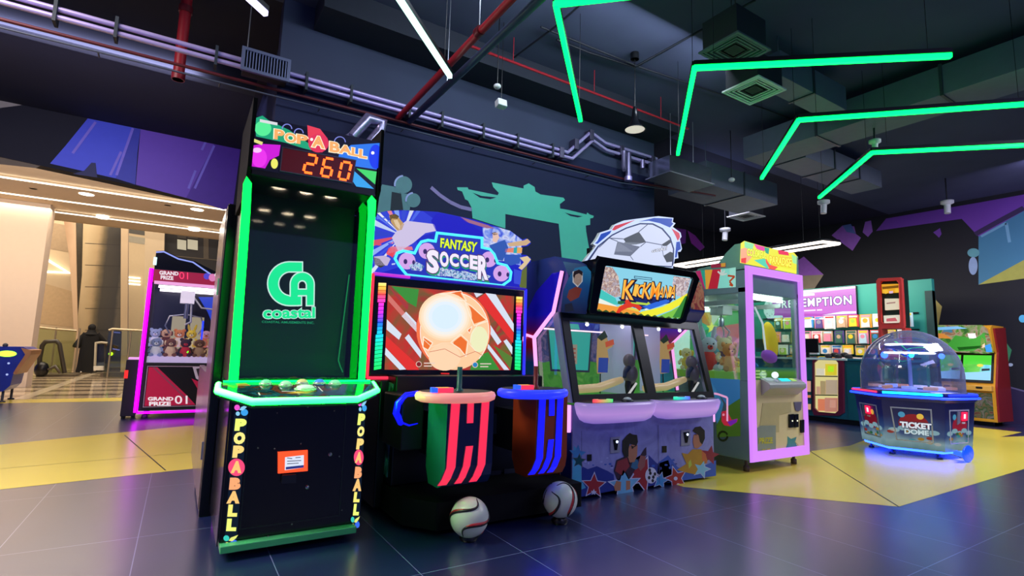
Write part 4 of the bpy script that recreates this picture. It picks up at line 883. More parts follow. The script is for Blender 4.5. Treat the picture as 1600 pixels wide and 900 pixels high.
# footballs on the floor in front of the soccer game
def football(c, r, label, rot):
    t = thing('football', label, 'ball', (c[0], c[1], 0), 'footballs mounted at the foot of the soccer game'); c = Vector(c)
    q = G(); q.ell(c, r, D('#d9dccb', 0.35, vary=0.04), 36, 24); q.build('ball_shell', t)
    q = G(); R_ = Matrix.Rotation(rot, 3, 'Y') @ Matrix.Rotation(0.3, 3, 'Z')
    for k in range(4):
        pts = []; pr = []
        for i in range(26):
            s_ = i / 25 * 2 - 1; lon = k * PI / 2 + 0.9 * math.sin(s_ * 2.6); lat = s_ * 1.25
            pts.append(c + R_ @ Vector((math.cos(lat) * math.cos(lon), math.cos(lat) * math.sin(lon), math.sin(lat))) * (r * 0.992)); pr.append(0.003 + 0.007 * math.cos(s_ * 1.4) ** 2)
        q.tube(pts, pr, D('#1d1a1c', 0.4), 6)
        pts2 = [c + (p - c).normalized() @ Matrix.Rotation(0.09, 3, R_ @ Vector((0, 0, 1))) * (r * 0.99) for p in pts[8:17]]
        q.tube(pts2, [0.004, 0.008, 0.010, 0.011, 0.011, 0.010, 0.008, 0.006, 0.003], D('#b3262c', 0.4), 6)
    q.build('panel_stripes', t)
    q = G(); q.lathe([(0.05, 0.0), (0.06, 0.02), (0.03, 0.05)], (c.x, c.y, 0.0), BLACK, 16); q.build('stand', t)
    return t
football((1.60, 2.97, 0.135), 0.118, 'white ball with dark and red stripes under the pedestal with red lights', 0.5)
football((2.30, 2.97, 0.155), 0.118, 'white ball with dark and red stripes under the pedestal with blue lights', -0.7)

# ================================================================== football kick game (two seats)
KX0, KX1 = 2.70, 4.45
t = thing('kick_game', 'wide two-seat football kicking game crowned by a large ball crest', 'arcade machine', (3.57, 3.7, 0))
LILB = D('#6c6fa8', 0.35, vary=0.06); LILW = D('#a9a6d6', 0.3, vary=0.05)
PINK = bpy.data.materials.new('pink_light'); PINK.use_nodes = True
_b = PINK.node_tree.nodes['Principled BSDF']; _b.inputs['Emission Color'].default_value = (1.0, 0.38, 0.85, 1); _b.inputs['Base Color'].default_value = (.1, .05, .1, 1); _b.inputs['Emission Strength'].default_value = 1.3
q = G(); q.box(KX0, KX1, 3.345, 4.1, 0.10, 0.74, LILB); q.build('lower_cabinet', t, 0.006)
q = G(); q.box(KX0 + .05, KX1 - .05, 3.42, 4.05, 0.0, 0.10, BLACK); q.build('plinth', t)
# front artwork
fk = FY(3.343); q = G(); ck = CR(870, 630, 5.293)
BG = blotch('kick_panel_print', ['#8286c0', '#8f93cc', '#7d80ba'], 4, 0, 0.4)
ed = ck((125, 60), (1315, 40), (1318, 600), (115, 800))
q.flat(fk, [(KX0 + .003, .102), (KX1 - .003, .102), (KX1 - .003, .738), (KX0 + .003, .738)], 0.0005, BG)
BL1, BL2, RD1, CY1 = D('#1a2f8c', 0.4), D('#2a56b8', 0.4), D('#a3202e', 0.4), D('#4aa8cf', 0.4)
q.flat(fk, ck((205, 520), (255, 545), (330, 520), (420, 560), (470, 590), (480, 720), (130, 788), (145, 735), (240, 700), (205, 640)), 0.0015, BL1, px=True)
q.flat(fk, ck((140, 350), (200, 410), (165, 470), (200, 520), (205, 640), (240, 700), (145, 735), (125, 790), (128, 560)), 0.001, CY1, px=True)
q.flat(fk, ck((650, 480), (760, 430), (830, 500), (920, 470), (960, 590), (940, 650), (700, 700)), 0.0012, BL1, px=True)
q.flat(fk, ck((840, 490), (920, 430), (1000, 530), (1130, 560), (1316, 470), (1316, 600), (820, 670)), 0.0012, BL2, px=True)
for k in range(26):
    x, y = random.uniform(220, 1000), 520 + random.uniform(-25, 25) - (60 if k % 3 == 0 and k > 12 else 0)
    q.disc(fk, ck((x, y))[0], random.uniform(1, 3.4), 0.0017, random.choice([D('#aab0e0', 0.4), BL1, BL2]), ry=random.uniform(0.8, 2.5), px=True, n=7)
def star(q, fr, c, r, d, m, edge=None, rot=0.0, ri=0.45):
    def P(R_): return [(c[0] + R_ * (1 if i % 2 == 0 else ri) * math.sin(rot + i * PI / 5), c[1] - R_ * (1 if i % 2 == 0 else ri) * math.cos(rot + i * PI / 5) * 1.06) for i in range(10)]
    if edge: q.flat(fr, P(r * 1.16), d, edge, px=True)
    q.flat(fr, P(r), d + 0.0006, m, px=True)
WE = D('#c9cde8', 0.4)
star(q, fk, ck((305, 680))[0], 18, 0.002, RD1, WE, 0.05); star(q, fk, ck((302, 735))[0], 5, 0.0035, WE, None, 0.1)
star(q, fk, ck((700, 590))[0], 26, 0.002, RD1, WE, 0.35); star(q, fk, ck((560, 680))[0], 24, 0.003, D('#6fb4d8', 0.4), WE, -0.1)
star(q, fk, ck((855, 640))[0], 12, 0.003, D('#3f90c9', 0.4), WE, 0.2); star(q, fk, ck((985, 620))[0], 17, 0.002, RD1, WE, -0.3); q.disc(fk, ck((980, 622))[0], 3, 0.004, WE, px=True)
star(q, fk, ck((1195, 545))[0], 13, 0.0035, D('#7fc0dc', 0.4), WE, 0.3); star(q, fk, ck((1265, 430))[0], 15, 0.001, D('#8c1c3c', 0.4), None, 0.2)
star(q, fk, ck((170, 420))[0], 14, 0.0018, D('#3a86c0', 0.4), None, 0.1)
HAIR, SKN = D('#14100f', 0.5), D('#b87a58', 0.5)
# left boy: hair, face, shirt, shorts, legs
q.flat(fk, ck((490, 470), (560, 440), (650, 460), (740, 430), (738, 360), (720, 380), (690, 430), (640, 560), (590, 640), (500, 640), (470, 560)), 0.003, D('#2a1030', 0.5), px=True)
q.flat(fk, ck((500, 480), (580, 450), (600, 520), (540, 600), (480, 560)), 0.0036, D('#8c2430', 0.5), px=True)
q.flat(fk, ck((625, 480), (660, 460), (690, 520), (650, 550), (610, 530)), 0.0036, D('#2c6a8c', 0.5), px=True)
q.flat(fk, ck((690, 430), (735, 440), (725, 520), (690, 560), (665, 520)), 0.004, D('#9c5a52', 0.5), px=True)
q.flat(fk, ck((585, 360), (620, 340), (665, 345), (662, 430), (640, 485), (600, 490), (585, 440)), 0.0045, SKN, px=True)
q.flat(fk, ck((540, 310), (575, 265), (600, 245), (625, 258), (660, 262), (668, 320), (655, 350), (600, 335), (590, 380), (590, 440), (560, 450), (540, 400)), 0.005, HAIR, px=True)
q.line(fk, ck((610, 352), (630, 362), (655, 348)), 0.008, 0.0055, HAIR, px=True); q.disc(fk, ck((622, 368))[0], 1.6, 0.0055, HAIR, px=True, n=10)
q.flat(fk, ck((490, 640), (530, 650), (525, 720), (480, 725), (470, 690)), 0.004, SKN, px=True); q.flat(fk, ck((570, 640), (605, 640), (605, 710), (570, 720)), 0.004, SKN, px=True)
# right boy
q.flat(fk, ck((1130, 260), (1180, 250), (1215, 300), (1195, 350), (1160, 375), (1135, 370), (1122, 320)), 0.004, SKN, px=True)
q.flat(fk, ck((1118, 228), (1140, 198), (1185, 190), (1220, 225), (1222, 290), (1200, 340), (1180, 320), (1170, 265)), 0.0046, HAIR, px=True)
q.line(fk, ck((1135, 258), (1155, 262)), 0.006, 0.005, HAIR, px=True)
q.flat(fk, ck((1030, 410), (1080, 420), (1120, 380), (1190, 380), (1230, 430), (1245, 480), (1200, 520), (1150, 590), (1060, 570), (990, 550), (1070, 500)), 0.0036, D('#b88a2a', 0.5), px=True)
q.flat(fk, ck((1195, 390), (1230, 420), (1240, 500), (1200, 470)), 0.004, D('#c96a3a', 0.5), px=True); q.flat(fk, ck((1085, 490), (1105, 465), (1115, 510), (1090, 540)), 0.004, D('#b8c84a', 0.5), px=True)
q.disc(fk, ck((777, 597))[0], 9.2, 0.0045, D('#d8d8e4', 0.4), ry=12.5, px=True)
for a, b in ((770, 578), (795, 610), (760, 615), (790, 640), (808, 585), (765, 552)): q.disc(fk, ck((a, b))[0], 2.2, 0.005, D('#1a1a22', 0.4), ry=3, px=True, n=6)
q.line(fk, ck((205, 228), (205, 520)), 0.004, 0.001, D('#4a4d80', 0.5), px=True); q.line(fk, ck((835, 180), (845, 660)), 0.005, 0.0058, D('#5a5d92', 0.5), px=True)
q.build('front_artwork', t)
for (x, y) in ((480, 345), (1062, 285)):
    q = G(); cq = ck((x - 40, y - 62), (x + 38, y - 70), (x + 36, y + 60), (x - 40, y + 68)); q.prism(fk, cq, 0, 0.008, D('#9a9db0', 0.35, 0.3), px=True); cdr = q.build('coin_door', t, 0.002)
    q = G(); q.prism(fk, ck((x - 22, y - 45), (x + 25, y - 50), (x + 12, y + 40), (x - 8, y + 42)), 0.0085, 0.011, BLACKG, px=True); q.build('coin_slot', cdr)
    q = G(); p = fk.px(*ck((x + 10, y - 28))[0]); q.ell(fk.w(*p, 0.012), 0.011, E('#c8d8ff', 3.0), 10, 8); q.build('coin_light', cdr)
for (x, y) in ((267, 450), (887, 380)):
    q = G(); q.prism(fk, ck((x - 18, y - 26), (x + 18, y - 28), (x + 18, y + 26), (x - 18, y + 28)), 0.001, 0.006, BLACK, px=True); q.build('ticket_slot', t)
# rounded glowing trays
TRAY = grad('tray_plastic', [(0, '#8a70d0'), (0.45, '#c79af0'), (1, '#a08ad8')], 2, 0.6, 0.77, emit=0.75)
for x0, x1 in ((2.72, 3.53), (3.57, 4.40)):
    q = G(); secs = []
    for (z, ins, yf) in ((0.60, 0.10, 3.22), (0.625, 0.05, 3.19), (0.67, 0.02, 3.175), (0.73, 0.0, 3.165), (0.75, 0.0, 3.17), (0.765, 0.01, 3.185)):
        S = []
        for k in range(13):
            a = k / 12; u = a * 2 - 1; xx = (x0 + x1) / 2 + (x1 - x0 - 2 * ins) / 2 * math.sin(u * PI / 2) ** 1
            yy = yf + (1 - max(0, math.cos(u * PI / 2)) ** 0.22) * (3.345 - yf); S.append(Vector((xx, yy, z)))
        secs.append(S)
    v = [p for S in secs for p in S]
    q.add(v, [(i * 13 + k, i * 13 + k + 1, (i + 1) * 13 + k + 1, (i + 1) * 13 + k) for i in range(5) for k in range(12)], TRAY, True)
    q.add(secs[0], [list(range(13))[::-1]], TRAY)
    q.add(secs[-1], [list(range(13))], D('#5a5470', 0.3)); q.build('control_tray', t)
for i, (x, c1, c2) in enumerate(((2.93, '#ff3a5a', '#38e07a'), (3.88, '#30e8b0', '#5a4aff'))):
    q = G(); fz = Fr((x, 3.255, 0.768), (1, 0, 0), (0, 1, 0)); 
    q.prism(fz, [(-.10, 0), (-.08, -.03), (.08, -.035), (.115, -.01), (.10, .025), (-.06, .03)], 0, 0.022, grad('button_glow_%d' % i, [(0, c1), (1, c2)], 0, x - 3.57 - .1, x - 3.57 + .1, emit=1.2))
    q.prism(fz, [(-.03, -.012), (.04, -.015), (.03, .015), (-.03, .015)], 0.022, 0.026, D('#2a2a30', 0.4)); q.build('start_button', t, 0.006)
    q = G(); q.lathe([(0.05, 0.0), (0.05, 0.012), (0.034, 0.018)], (x + 0.285, 3.255, 0.766), D('#2a2d33', 0.4), 20); q.ell((x + 0.285, 3.255, 0.782), (0.036, 0.036, 0.02), D('#c8ccd4', 0.25), 16, 8); q.build('kick_button', t)
# tilted front frame with the two windows
fw = Fr((KX0, 3.325, 0.765), (1, 0, 0), (0, 0.185, 0.735)); L_ = math.hypot(0.185, 0.735)
q = G(); wd = KX1 - KX0
wins = [[(889, 504), (987, 510), (1005, 619), (904, 621)], [(1002, 512), (1086, 516), (1106, 615), (1024, 617)]]
wq = [[fw.px(*p) for p in w] for w in wins]
wq = [[(0.075, L_ - .075), (0.82, L_ - .075), (0.845, .06), (0.065, .06)], [(0.945, L_ - .075), (wd - .075, L_ - .075), (wd - .06, .06), (0.955, .06)]]
midx = 0.90
q.frame(fw, [(0, L_), (midx, L_), (midx, 0), (0, 0)], wq[0], -0.03, 0, BLACK); q.frame(fw, [(midx, L_), (wd, L_), (wd, 0), (midx, 0)], wq[1], -0.03, 0, BLACK); q.build('window_frame', t)
q = G()
for w in wq: q.flat(fw, w, -0.015, glass('machine_glass2', '#ffffff', 0.03, 0.02, 0.5))
q.build('window_glass', t)
for x in (0.30, 0.72, 1.20, 1.5):
    q = G(); p = fw.w(x, L_ - 0.085, -0.04); q.ell(p, 0.016, E('#ffffff', 3.0), 10, 8); q.build('lamp', t)
# side walls with see-through side windows, rear wing with reflections painted on as bands, pink tubes
tube_yz = [(3.47, 1.84), (3.58, 1.50), (3.86, 1.285), (3.79, 0.80)]
for sgn, X in ((-1, KX0), (1, KX1)):
    fs = FX(X); th = 0.018 * sgn
    Y_ = lambda y, z: (-y, z)
    WM = grad('wing_sheen_%d' % (sgn + 2), [(0, '#40c0d0'), (0.28, '#2a9ab8'), (0.42, '#ff2038'), (0.55, '#b01858'), (0.72, '#3020ff'), (1, '#2818e0')], 2, 0.80, 1.75, emit=0, rough=0.12)
    _b = WM.node_tree.nodes['Principled BSDF']; 
    q = G(); q.prism(fs, [Y_(4.10, 0.74), Y_(3.79, 0.78), Y_(3.86, 1.285), Y_(3.58, 1.50), Y_(3.47, 1.84), Y_(3.62, 1.84), Y_(3.86, 1.70), Y_(4.03, 1.5), Y_(4.12, 1.2)], 0, 0.02, WM, side=BLACK); q.build('side_wing', t)
    q = G(); q.prism(fs, [Y_(3.34, 0.76), Y_(3.53, 1.50), Y_(3.61, 1.475), Y_(3.42, 0.76)], 0, 0.018, LILW); q.build('side_pillar', t)
    q = G(); q.flat(fs, [Y_(3.42, 0.78), Y_(3.78, 0.78), Y_(3.85, 1.27), Y_(3.60, 1.46)], 0.004, glass('machine_glass3', '#ffffff', 0.03, 0.02, 0.35)); q.build('side_window', t)
    q = G(); o_ = -0.03 if sgn < 0 else 0.015
    q.tube([(X + o_, y, z) for y, z in tube_yz], 0.016, PINK, 10); q.build('pink_light_tube', t)
    q = G(); q.tube([(X + o_, 3.36, 0.74), (X + o_, 3.36, 0.53)], 0.022, PINK, 10); q.build('pink_light_tube', t)
q = G(); q.tube([(KX0 - 0.03, 3.86, 1.285), (KX0 - 0.03, 3.99, 1.31), (KX0 - 0.03, 4.09, 1.24)], 0.012, PINK, 8); q.build('pink_light_tube', t)
fs = FX(KX0 - 0.001)
q = G(); q.flat(fs, [(-3.35, .11), (-4.08, .11), (-4.08, .55), (-3.9, .45), (-3.7, .6), (-3.5, .5), (-3.35, .55)], 0.001, BL1)
star(q, fs, (905, 720), 10, 0.002, CY1, WE, 0.1); star(q, fs, (870, 750), 16, 0.002, RD1, WE, 0.3); q.build('side_artwork', t)
# interior: rear wall picture, floor, goalkeeper boards, dolls
INL = 0.55
q = G(); q.box(KX0 + .02, KX1 - .02, 4.03, 4.08, 0.74, 1.55, D('#8a8fb8', 0.6)); fi = FY(4.029)
q.flat(fi, [(KX0 + .03, .76), (KX1 - .03, .76), (KX1 - .03, 1.08), (3.9, 1.12), (3.6, 1.06), (3.2, 1.12), (2.9, 1.06), (KX0 + .03, 1.1)], 0.001, blotch('pitch_print', ['#3f9a3a', '#5cb84a', '#4aa83c', '#7cc85a'], 5, 0.42))
q.flat(fi, [(KX0 + .03, 1.36), (KX1 - .03, 1.36), (KX1 - .03, 1.55), (KX0 + .03, 1.55)], 0.0012, blotch('sky_print', ['#2a36c8', '#3c5ae0', '#2430a8', '#6a8af0'], 4, 0.5))
q.flat(fi, [(KX0 + .03, 1.08), (KX1 - .03, 1.08), (KX1 - .03, 1.36), (KX0 + .03, 1.36)], 0.0008, blotch('crowd_print', ['#5a62a0', '#3a4a88', '#8a7aa8', '#465aa0'], 9, 0.4))
for (a, b) in ((2.98, 3.50), (3.68, 4.12)):
    q.flat(fi, [(a, .98), (b - .04, .97), (b, 1.38), (a - .06, 1.40)], 0.002, E('#2b3348', 0.6)); q.flat(fi, [(a + .02, 1.0), (b - .06, .99), (b - .03, 1.36), (a - .03, 1.38)], 0.003, E('#38c0b4', 0.62))
    q.flat(fi, [(a + .1, 1.05), (b - .2, 1.05), (b - .2, 1.24), (a + .1, 1.24)], 0.004, E('#b8b0a0', 0.5))
    for k in range(4): q.flat(fi, [(a + .12, 1.07 + k * .04), (b - .22, 1.07 + k * .04), (b - .22, 1.085 + k * .04), (a + .12, 1.085 + k * .04)], 0.005, E('#c05a4a', 0.5))
    q.flat(fi, [(a + .15, 1.39), (a + .35, 1.39), (a + .33, 1.44), (a + .17, 1.44)], 0.004, E('#3cc8bc', 0.6))
q.build('rear_artwork', t)
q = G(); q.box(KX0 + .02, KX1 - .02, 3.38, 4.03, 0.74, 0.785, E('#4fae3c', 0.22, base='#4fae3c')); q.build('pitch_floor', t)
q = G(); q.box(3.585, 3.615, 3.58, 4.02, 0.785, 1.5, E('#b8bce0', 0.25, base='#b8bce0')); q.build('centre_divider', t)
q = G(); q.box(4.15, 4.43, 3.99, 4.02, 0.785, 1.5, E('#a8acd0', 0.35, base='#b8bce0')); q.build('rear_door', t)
for i, x in enumerate((2.82, 3.68)):
    q = G(); q.tube([(x, 3.50, 0.85), (x + .3, 3.52, 0.86), (x + .52, 3.55, 0.905), (x + .62, 3.56, 0.925)], [0.035, 0.038, 0.036, 0.03], E('#e8c890', 0.35, base='#e8c890'), 12); q.build('kick_ramp', t)
    dl = G(); dx = x + .68; GB = E('#6a6268', .12, base='#6a6268')
    dl.ell((dx, 3.52, 1.10), (0.058, 0.055, 0.065), GB, 14, 10); dl.ell((dx + .015, 3.52, .98), (0.078, 0.06, 0.095), GB, 14, 10)
    dl.tube([(dx - .02, 3.50, 1.04), (dx - .08, 3.49, 1.0), (dx - .10, 3.48, 0.95)], [0.022, 0.018, 0.016], D('#2c3c58', 0.6), 8); dl.tube([(dx + .05, 3.52, 1.04), (dx + .09, 3.52, 0.97)], [0.022, 0.016], GB, 8)
    dl.tube([(dx, 3.52, 0.95), (dx - .03, 3.51, 0.87), (dx - .02, 3.51, 0.79)], [0.034, 0.026, 0.022], D('#23222a', 0.6), 8); dl.tube([(dx + .03, 3.52, 0.95), (dx + .06, 3.53, 0.86), (dx + .02, 3.53, 0.79)], [0.034, 0.026, 0.022], D('#23222a', 0.6), 8)
    dl.build('kicker_figure', t)
    q = G(); q.tube([(dx - .06, 3.47, 0.80), (dx + .04, 3.47, 0.90)], 0.010, E('#ffffff', 0.6), 6); q.build('kick_bar', t)
    # cut-out supporter board
    fb = FY(3.8); q = G(); bx = x + .60
    q.prism(fb, [(bx - .06, 1.30), (bx + .02, 1.36), (bx + .07, 1.28), (bx + .13, 1.27), (bx + .13, 1.23), (bx + .06, 1.2), (bx + .08, 1.1), (bx + .05, .98), (bx - .06, .97), (bx - .07, 1.1)], 0, 0.01, E('#e8c07a', 0.45)); q.prism(fb, [(bx - .05, 1.12), (bx + .07, 1.12), (bx + .06, .98), (bx - .06, .98)], 0.010, 0.014, E('#3a5ac8', 0.5))
    q.prism(fb, [(bx + .03, 1.27), (bx + .13, 1.30), (bx + .14, 1.25), (bx + .04, 1.22)], 0.010, 0.018, E('#e0603a', 0.6)); q.prism(fb, [(bx - .07, 1.31), (bx + .02, 1.38), (bx + .06, 1.32), (bx - .02, 1.28)], 0.010, 0.014, E('#2f4a34', 0.4))
    q.tube([(bx - .02, 3.8, .97), (bx - .02, 3.8, .785)], 0.006, BLACK, 6); q.build('supporter_board', t)
q = G(); q.box(KX0 + .1, KX1 - .1, 3.60, 3.64, 1.47, 1.495, E('#fff4ff', 7.0)); q.build('inner_lamp', t)  # added light strip that brightens the pitch
q = G(); q.tube([(KX0 + .03, 3.95, 1.375), (KX1 - .25, 3.95, 1.365)], 0.008, E('#ffe0f0', 1.4), 6); q.build('goal_bar', t)
q = G(); q.box(KX0 + .02, KX1 - .02, 3.55, 4.1, 1.50, 1.55, LILB); q.build('canopy_floor', t)
# upper light box leaning forward
DX0, DX1 = 2.97, 4.22
fdp = Fr((DX0, 3.43, 1.51), (1, 0, 0), (0, -0.10, 0.46)); Hh = math.hypot(.10, .46)
q = G(); q.prism(FX(DX0), [(-3.46, 1.51), (-3.36, 1.97), (-4.05, 1.97), (-4.05, 1.53)], 0, -(DX1 - DX0), BLACKG); q.build('light_box', t, 0.02)
cd8 = CR(800, 320, 4.5); outer = cd8((600, 360), (1270, 470), (1300, 520), (1200, 820), (1160, 835), (530, 760), (525, 740), (575, 400)); inner = cd8((645, 422), (1245, 510), (1255, 525), (1175, 790), (1155, 800), (580, 742), (577, 735), (635, 430))
q = G(); q.frame(fdp, outer, inner, 0.0, 0.035, BLACKG, px=True); q.build('display_bezel', t, 0.008)
q = G(); q.flat(fdp, inner, 0.012, E('#8fd8f0', .95), px=True)
P_ = lambda pts, c, d: q.flat(fdp, cd8(*pts), d, c if not isinstance(c, str) else LT(c, .98), px=True)
P_(((635, 430), (700, 440), (740, 500), (760, 640), (720, 650), (615, 590)), blotch('crowd_left', ['#c8a890', '#e8d8d0', '#a07868', '#b8b0c0', '#d8c0b0'], 22, .95), 0.013)
P_(((1130, 500), (1250, 515), (1215, 650), (1150, 640), (1120, 560)), blotch('crowd_right', ['#c8b0b0', '#a08890', '#e8d8d8', '#8a9ac0'], 22, .95), 0.013)
P_(((612, 590), (720, 655), (740, 700), (600, 700), (590, 690)), '#48c8c0', 0.0135); P_(((600, 690), (760, 720), (900, 755), (880, 775), (580, 742)), '#f5a03a', 0.014)
P_(((595, 650), (720, 705), (740, 720), (600, 705)), '#f0f4e8', 0.0138)
P_(((900, 750), (1050, 715), (1150, 665), (1235, 615), (1215, 680), (1110, 740), (980, 785), (880, 775)), '#f5f03a', 0.014); P_(((1210, 640), (1228, 640), (1175, 790), (1120, 790)), '#3a8a3c', 0.0145); P_(((1000, 790), (1110, 745), (1190, 700), (1170, 796)), '#7fc84a', 0.0142)
P_(((900, 690), (1130, 640), (1100, 690), (930, 740)), '#f0f8f0', 0.0135); P_(((760, 700), (900, 740), (860, 765), (720, 725)), '#e8d050', 0.0138)
g_ = [cd8((580 + i * 24.5, 742 + i * 2.6 - (14 if i % 2 else 0)))[0] for i in range(24)]
q.flat(fdp, g_ + cd8((1155, 800), (580, 742)), 0.0146, LT('#3a5a2a', .9), px=True)
# title with its kicking figure
P_(((740, 650), (930, 640), (1130, 655), (1100, 690), (900, 735), (780, 700)), '#18286a', 0.015)
P_(((905, 715), (1010, 680), (1090, 660), (1100, 680), (1060, 700), (960, 735)), '#2f6ae0', 0.0155); P_(((735, 675), (790, 672), (780, 690), (760, 700), (735, 695)), '#2a6a3a', 0.0156); P_(((800, 672), (940, 690), (950, 680), (965, 695), (940, 705), (800, 690)), '#b8d84a', 0.0156)
P_(((720, 760), (745, 715), (790, 690), (770, 660), (790, 640), (820, 655), (830, 690), (880, 700), (905, 720), (890, 745), (850, 715), (800, 725), (760, 745), (740, 768)), '#e03a24', 0.0165)
q.disc(fdp, cd8((800, 648))[0], 4, 0.017, LT('#f0d0a0', .95), px=True)
for ch, x0_, y0_, x1_, y1_ in (('K', 765, 525, 850, 665), ('I', 842, 555, 868, 640), ('C', 868, 555, 910, 648), ('K', 905, 545, 965, 660), ('M', 962, 540, 1022, 662), ('A', 1020, 572, 1055, 650), ('N', 1056, 566, 1090, 653), ('I', 1091, 572, 1103, 648), ('A', 1102, 560, 1138, 652)):
    qd = cd8((x0_ + 12, y0_), (x1_ + 12, y0_ + 6), (x1_ - 6, y1_ + 4), (x0_ - 6, y1_ - 6))
    q.text(ch, fdp, [(a + .8, b + .8) for a, b in qd], LT('#14183a', .9), 0.018, bold=0.02, grow=0.06); q.text(ch, fdp, qd, LT('#f58a1e', 1.05), 0.020, bold=0.02); q.text(ch, fdp, [qd[0], qd[1], qd[2], qd[3]], LT('#ffc04a', 1.05), 0.0205, bold=-0.012)
q.frame(fdp, cd8((850, 498), (975, 512), (975, 530), (850, 516)), cd8((854, 503), (971, 516), (971, 526), (854, 512)), 0.015, 0.016, LT('#20406a', .9), px=True)
q.build('display_picture', t)
# rounded left and right cheeks of the light box with a portrait
for sx, X0, X1 in ((-1, 2.70, 2.965), (1, 4.225, 4.45)):
    q = G(); q.prism(FX(X0), [(-3.50, 1.50), (-3.42, 1.60), (-3.42, 1.80), (-3.50, 1.93), (-3.62, 1.99), (-4.05, 1.99), (-4.05, 1.52)], 0, -(X1 - X0), D('#2b3a88', 0.3)); q.build('light_box_cheek', t, 0.02)
fch = FY(3.418); q = G()
q.flat(fch, cd8((395, 520), (440, 445), (520, 430), (555, 470), (556, 560), (520, 770), (340, 755), (360, 600)), 0.001, grad('cheek_print', [(0, '#182458'), (0.5, '#2058a0'), (1, '#3aa0d8')], 2, 1.5, 1.95, emit=0.42), px=True)
for pts, c_ in ((((425, 470), (470, 455), (497, 480), (495, 540), (460, 580), (425, 545)), '#e8e8f0'), (((430, 480), (465, 462), (490, 485), (488, 540), (462, 570), (434, 545)), '#a87858'), (((428, 500), (435, 468), (470, 455), (495, 470), (495, 500), (470, 482), (445, 492), (436, 520)), '#2a1a18'), (((400, 600), (450, 575), (490, 590), (470, 650), (410, 680), (385, 650)), '#8c3a2a'), (((370, 700), (420, 690), (435, 745), (370, 755)), '#1a2038')): q.flat(fch, cd8(*pts), 0.002 + 0.0008 * len(pts) % 3 * .001, E(c_, 0.45), px=True)
q.build('cheek_portrait', t)
q = G(); fcr = FY(3.418); q.flat(fcr, [(4.24, 1.62), (4.44, 1.62), (4.44, 1.80), (4.40, 1.9), (4.24, 1.9)], 0.001, blotch('cheek_print_r', ['#6a1a2c', '#b8302a', '#e8a070', '#4a1430'], 9, 0.3)); q.build('cheek_artwork', t)
# ball crest
fb = FY(3.72); q = G()
ball = cd8((530, 390), (600, 290), (700, 210), (800, 160), (900, 128), (990, 130), (1060, 165), (1115, 230), (1140, 310), (1135, 420), (1120, 440), (560, 400))
rim = cd8((505, 400), (590, 290), (570, 275), (590, 250), (605, 225), (620, 195), (700, 170), (720, 140), (790, 110), (880, 98), (960, 88), (1030, 80), (1135, 92), (1130, 120), (1150, 130), (1130, 155), (1185, 195), (1192, 225), (1180, 240), (1195, 310), (1185, 330), (1165, 330), (1170, 375), (1145, 380), (1130, 450), (505, 410))
q.prism(fb, rim, -0.04, 0.0, E('#c8d8ff', 1.1), px=True, side=WHITE); cr2 = q.build('ball_crest', t)
q = G(); 
BLU = E('#1f4fc8', 0.8); REDM = E('#e0445a', 0.85)
q.flat(fb, cd8((625, 205), (700, 180), (690, 200), (600, 275), (582, 272), (600, 255)), 0.001, BLU, px=True)
q.flat(fb, cd8((722, 148), (870, 105), (800, 140), (720, 180), (702, 178)), 0.001, REDM, px=True)
q.flat(fb, cd8((890, 118), (1000, 92), (1128, 97), (1122, 122), (1135, 132), (1110, 160), (1040, 130), (960, 112)), 0.001, BLU, px=True)
q.flat(fb, cd8((1120, 165), (1175, 198), (1182, 225), (1165, 255), (1150, 220)), 0.001, REDM, px=True); q.flat(fb, cd8((1155, 262), (1180, 258), (1188, 310), (1165, 325), (1158, 370), (1145, 372)), 0.001, BLU, px=True)
q.flat(fb, ball, 0.002, E('#33407a', .8), px=True)
bb = cd8((545, 392), (612, 292), (705, 218), (805, 168), (900, 138), (985, 140), (1050, 172), (1105, 235), (1130, 312), (1122, 432), (560, 400)); q.flat(fb, bb, 0.003, E('#d4dcf8', 1.0), px=True)
for pts, c_ in ((((780, 240), (890, 190), (940, 262), (890, 275), (800, 268)), '#5a6070'), (((790, 262), (930, 266), (870, 280), (780, 285)), '#8d96a8'), (((740, 258), (850, 285), (900, 295), (830, 362), (715, 350)), '#7a829c'), (((745, 262), (880, 298), (850, 330), (722, 330)), '#a4acc4'), (((1050, 280), (1105, 245), (1120, 262), (1085, 290), (1060, 290)), '#4a5060'), (((1062, 360), (1110, 330), (1135, 340), (1125, 400), (1085, 405)), '#4a5060')):
    q.flat(fb, cd8(*pts), 0.004, E(c_, 0.75), px=True)
LN = E('#5a648a', .7)
for pts in (((890, 190), (950, 140)), ((940, 262), (1050, 282)), ((780, 240), (680, 235), (610, 300)), ((900, 295), (940, 262)), ((830, 362), (850, 390)), ((1050, 282), (1062, 360)), ((740, 258), (690, 238))): q.line(fb, cd8(*pts), 0.008, 0.005, LN, px=True)
q.text('GOAL!', fb, cd8((982, 318), (1090, 292), (1085, 318), (978, 338)), E('#4a5478', .8), 0.005, bold=0.05, grow=0.05); q.text('GOAL!', fb, cd8((982, 318), (1090, 292), (1085, 318), (978, 338)), E('#f0f2ff', .9), 0.006, bold=0.03)
q.build('crest_art', cr2)
q = G(); q.box(3.2, 4.1, 3.74, 3.78, 1.95, 2.15, BLACK); q.build('crest_bracket', t)

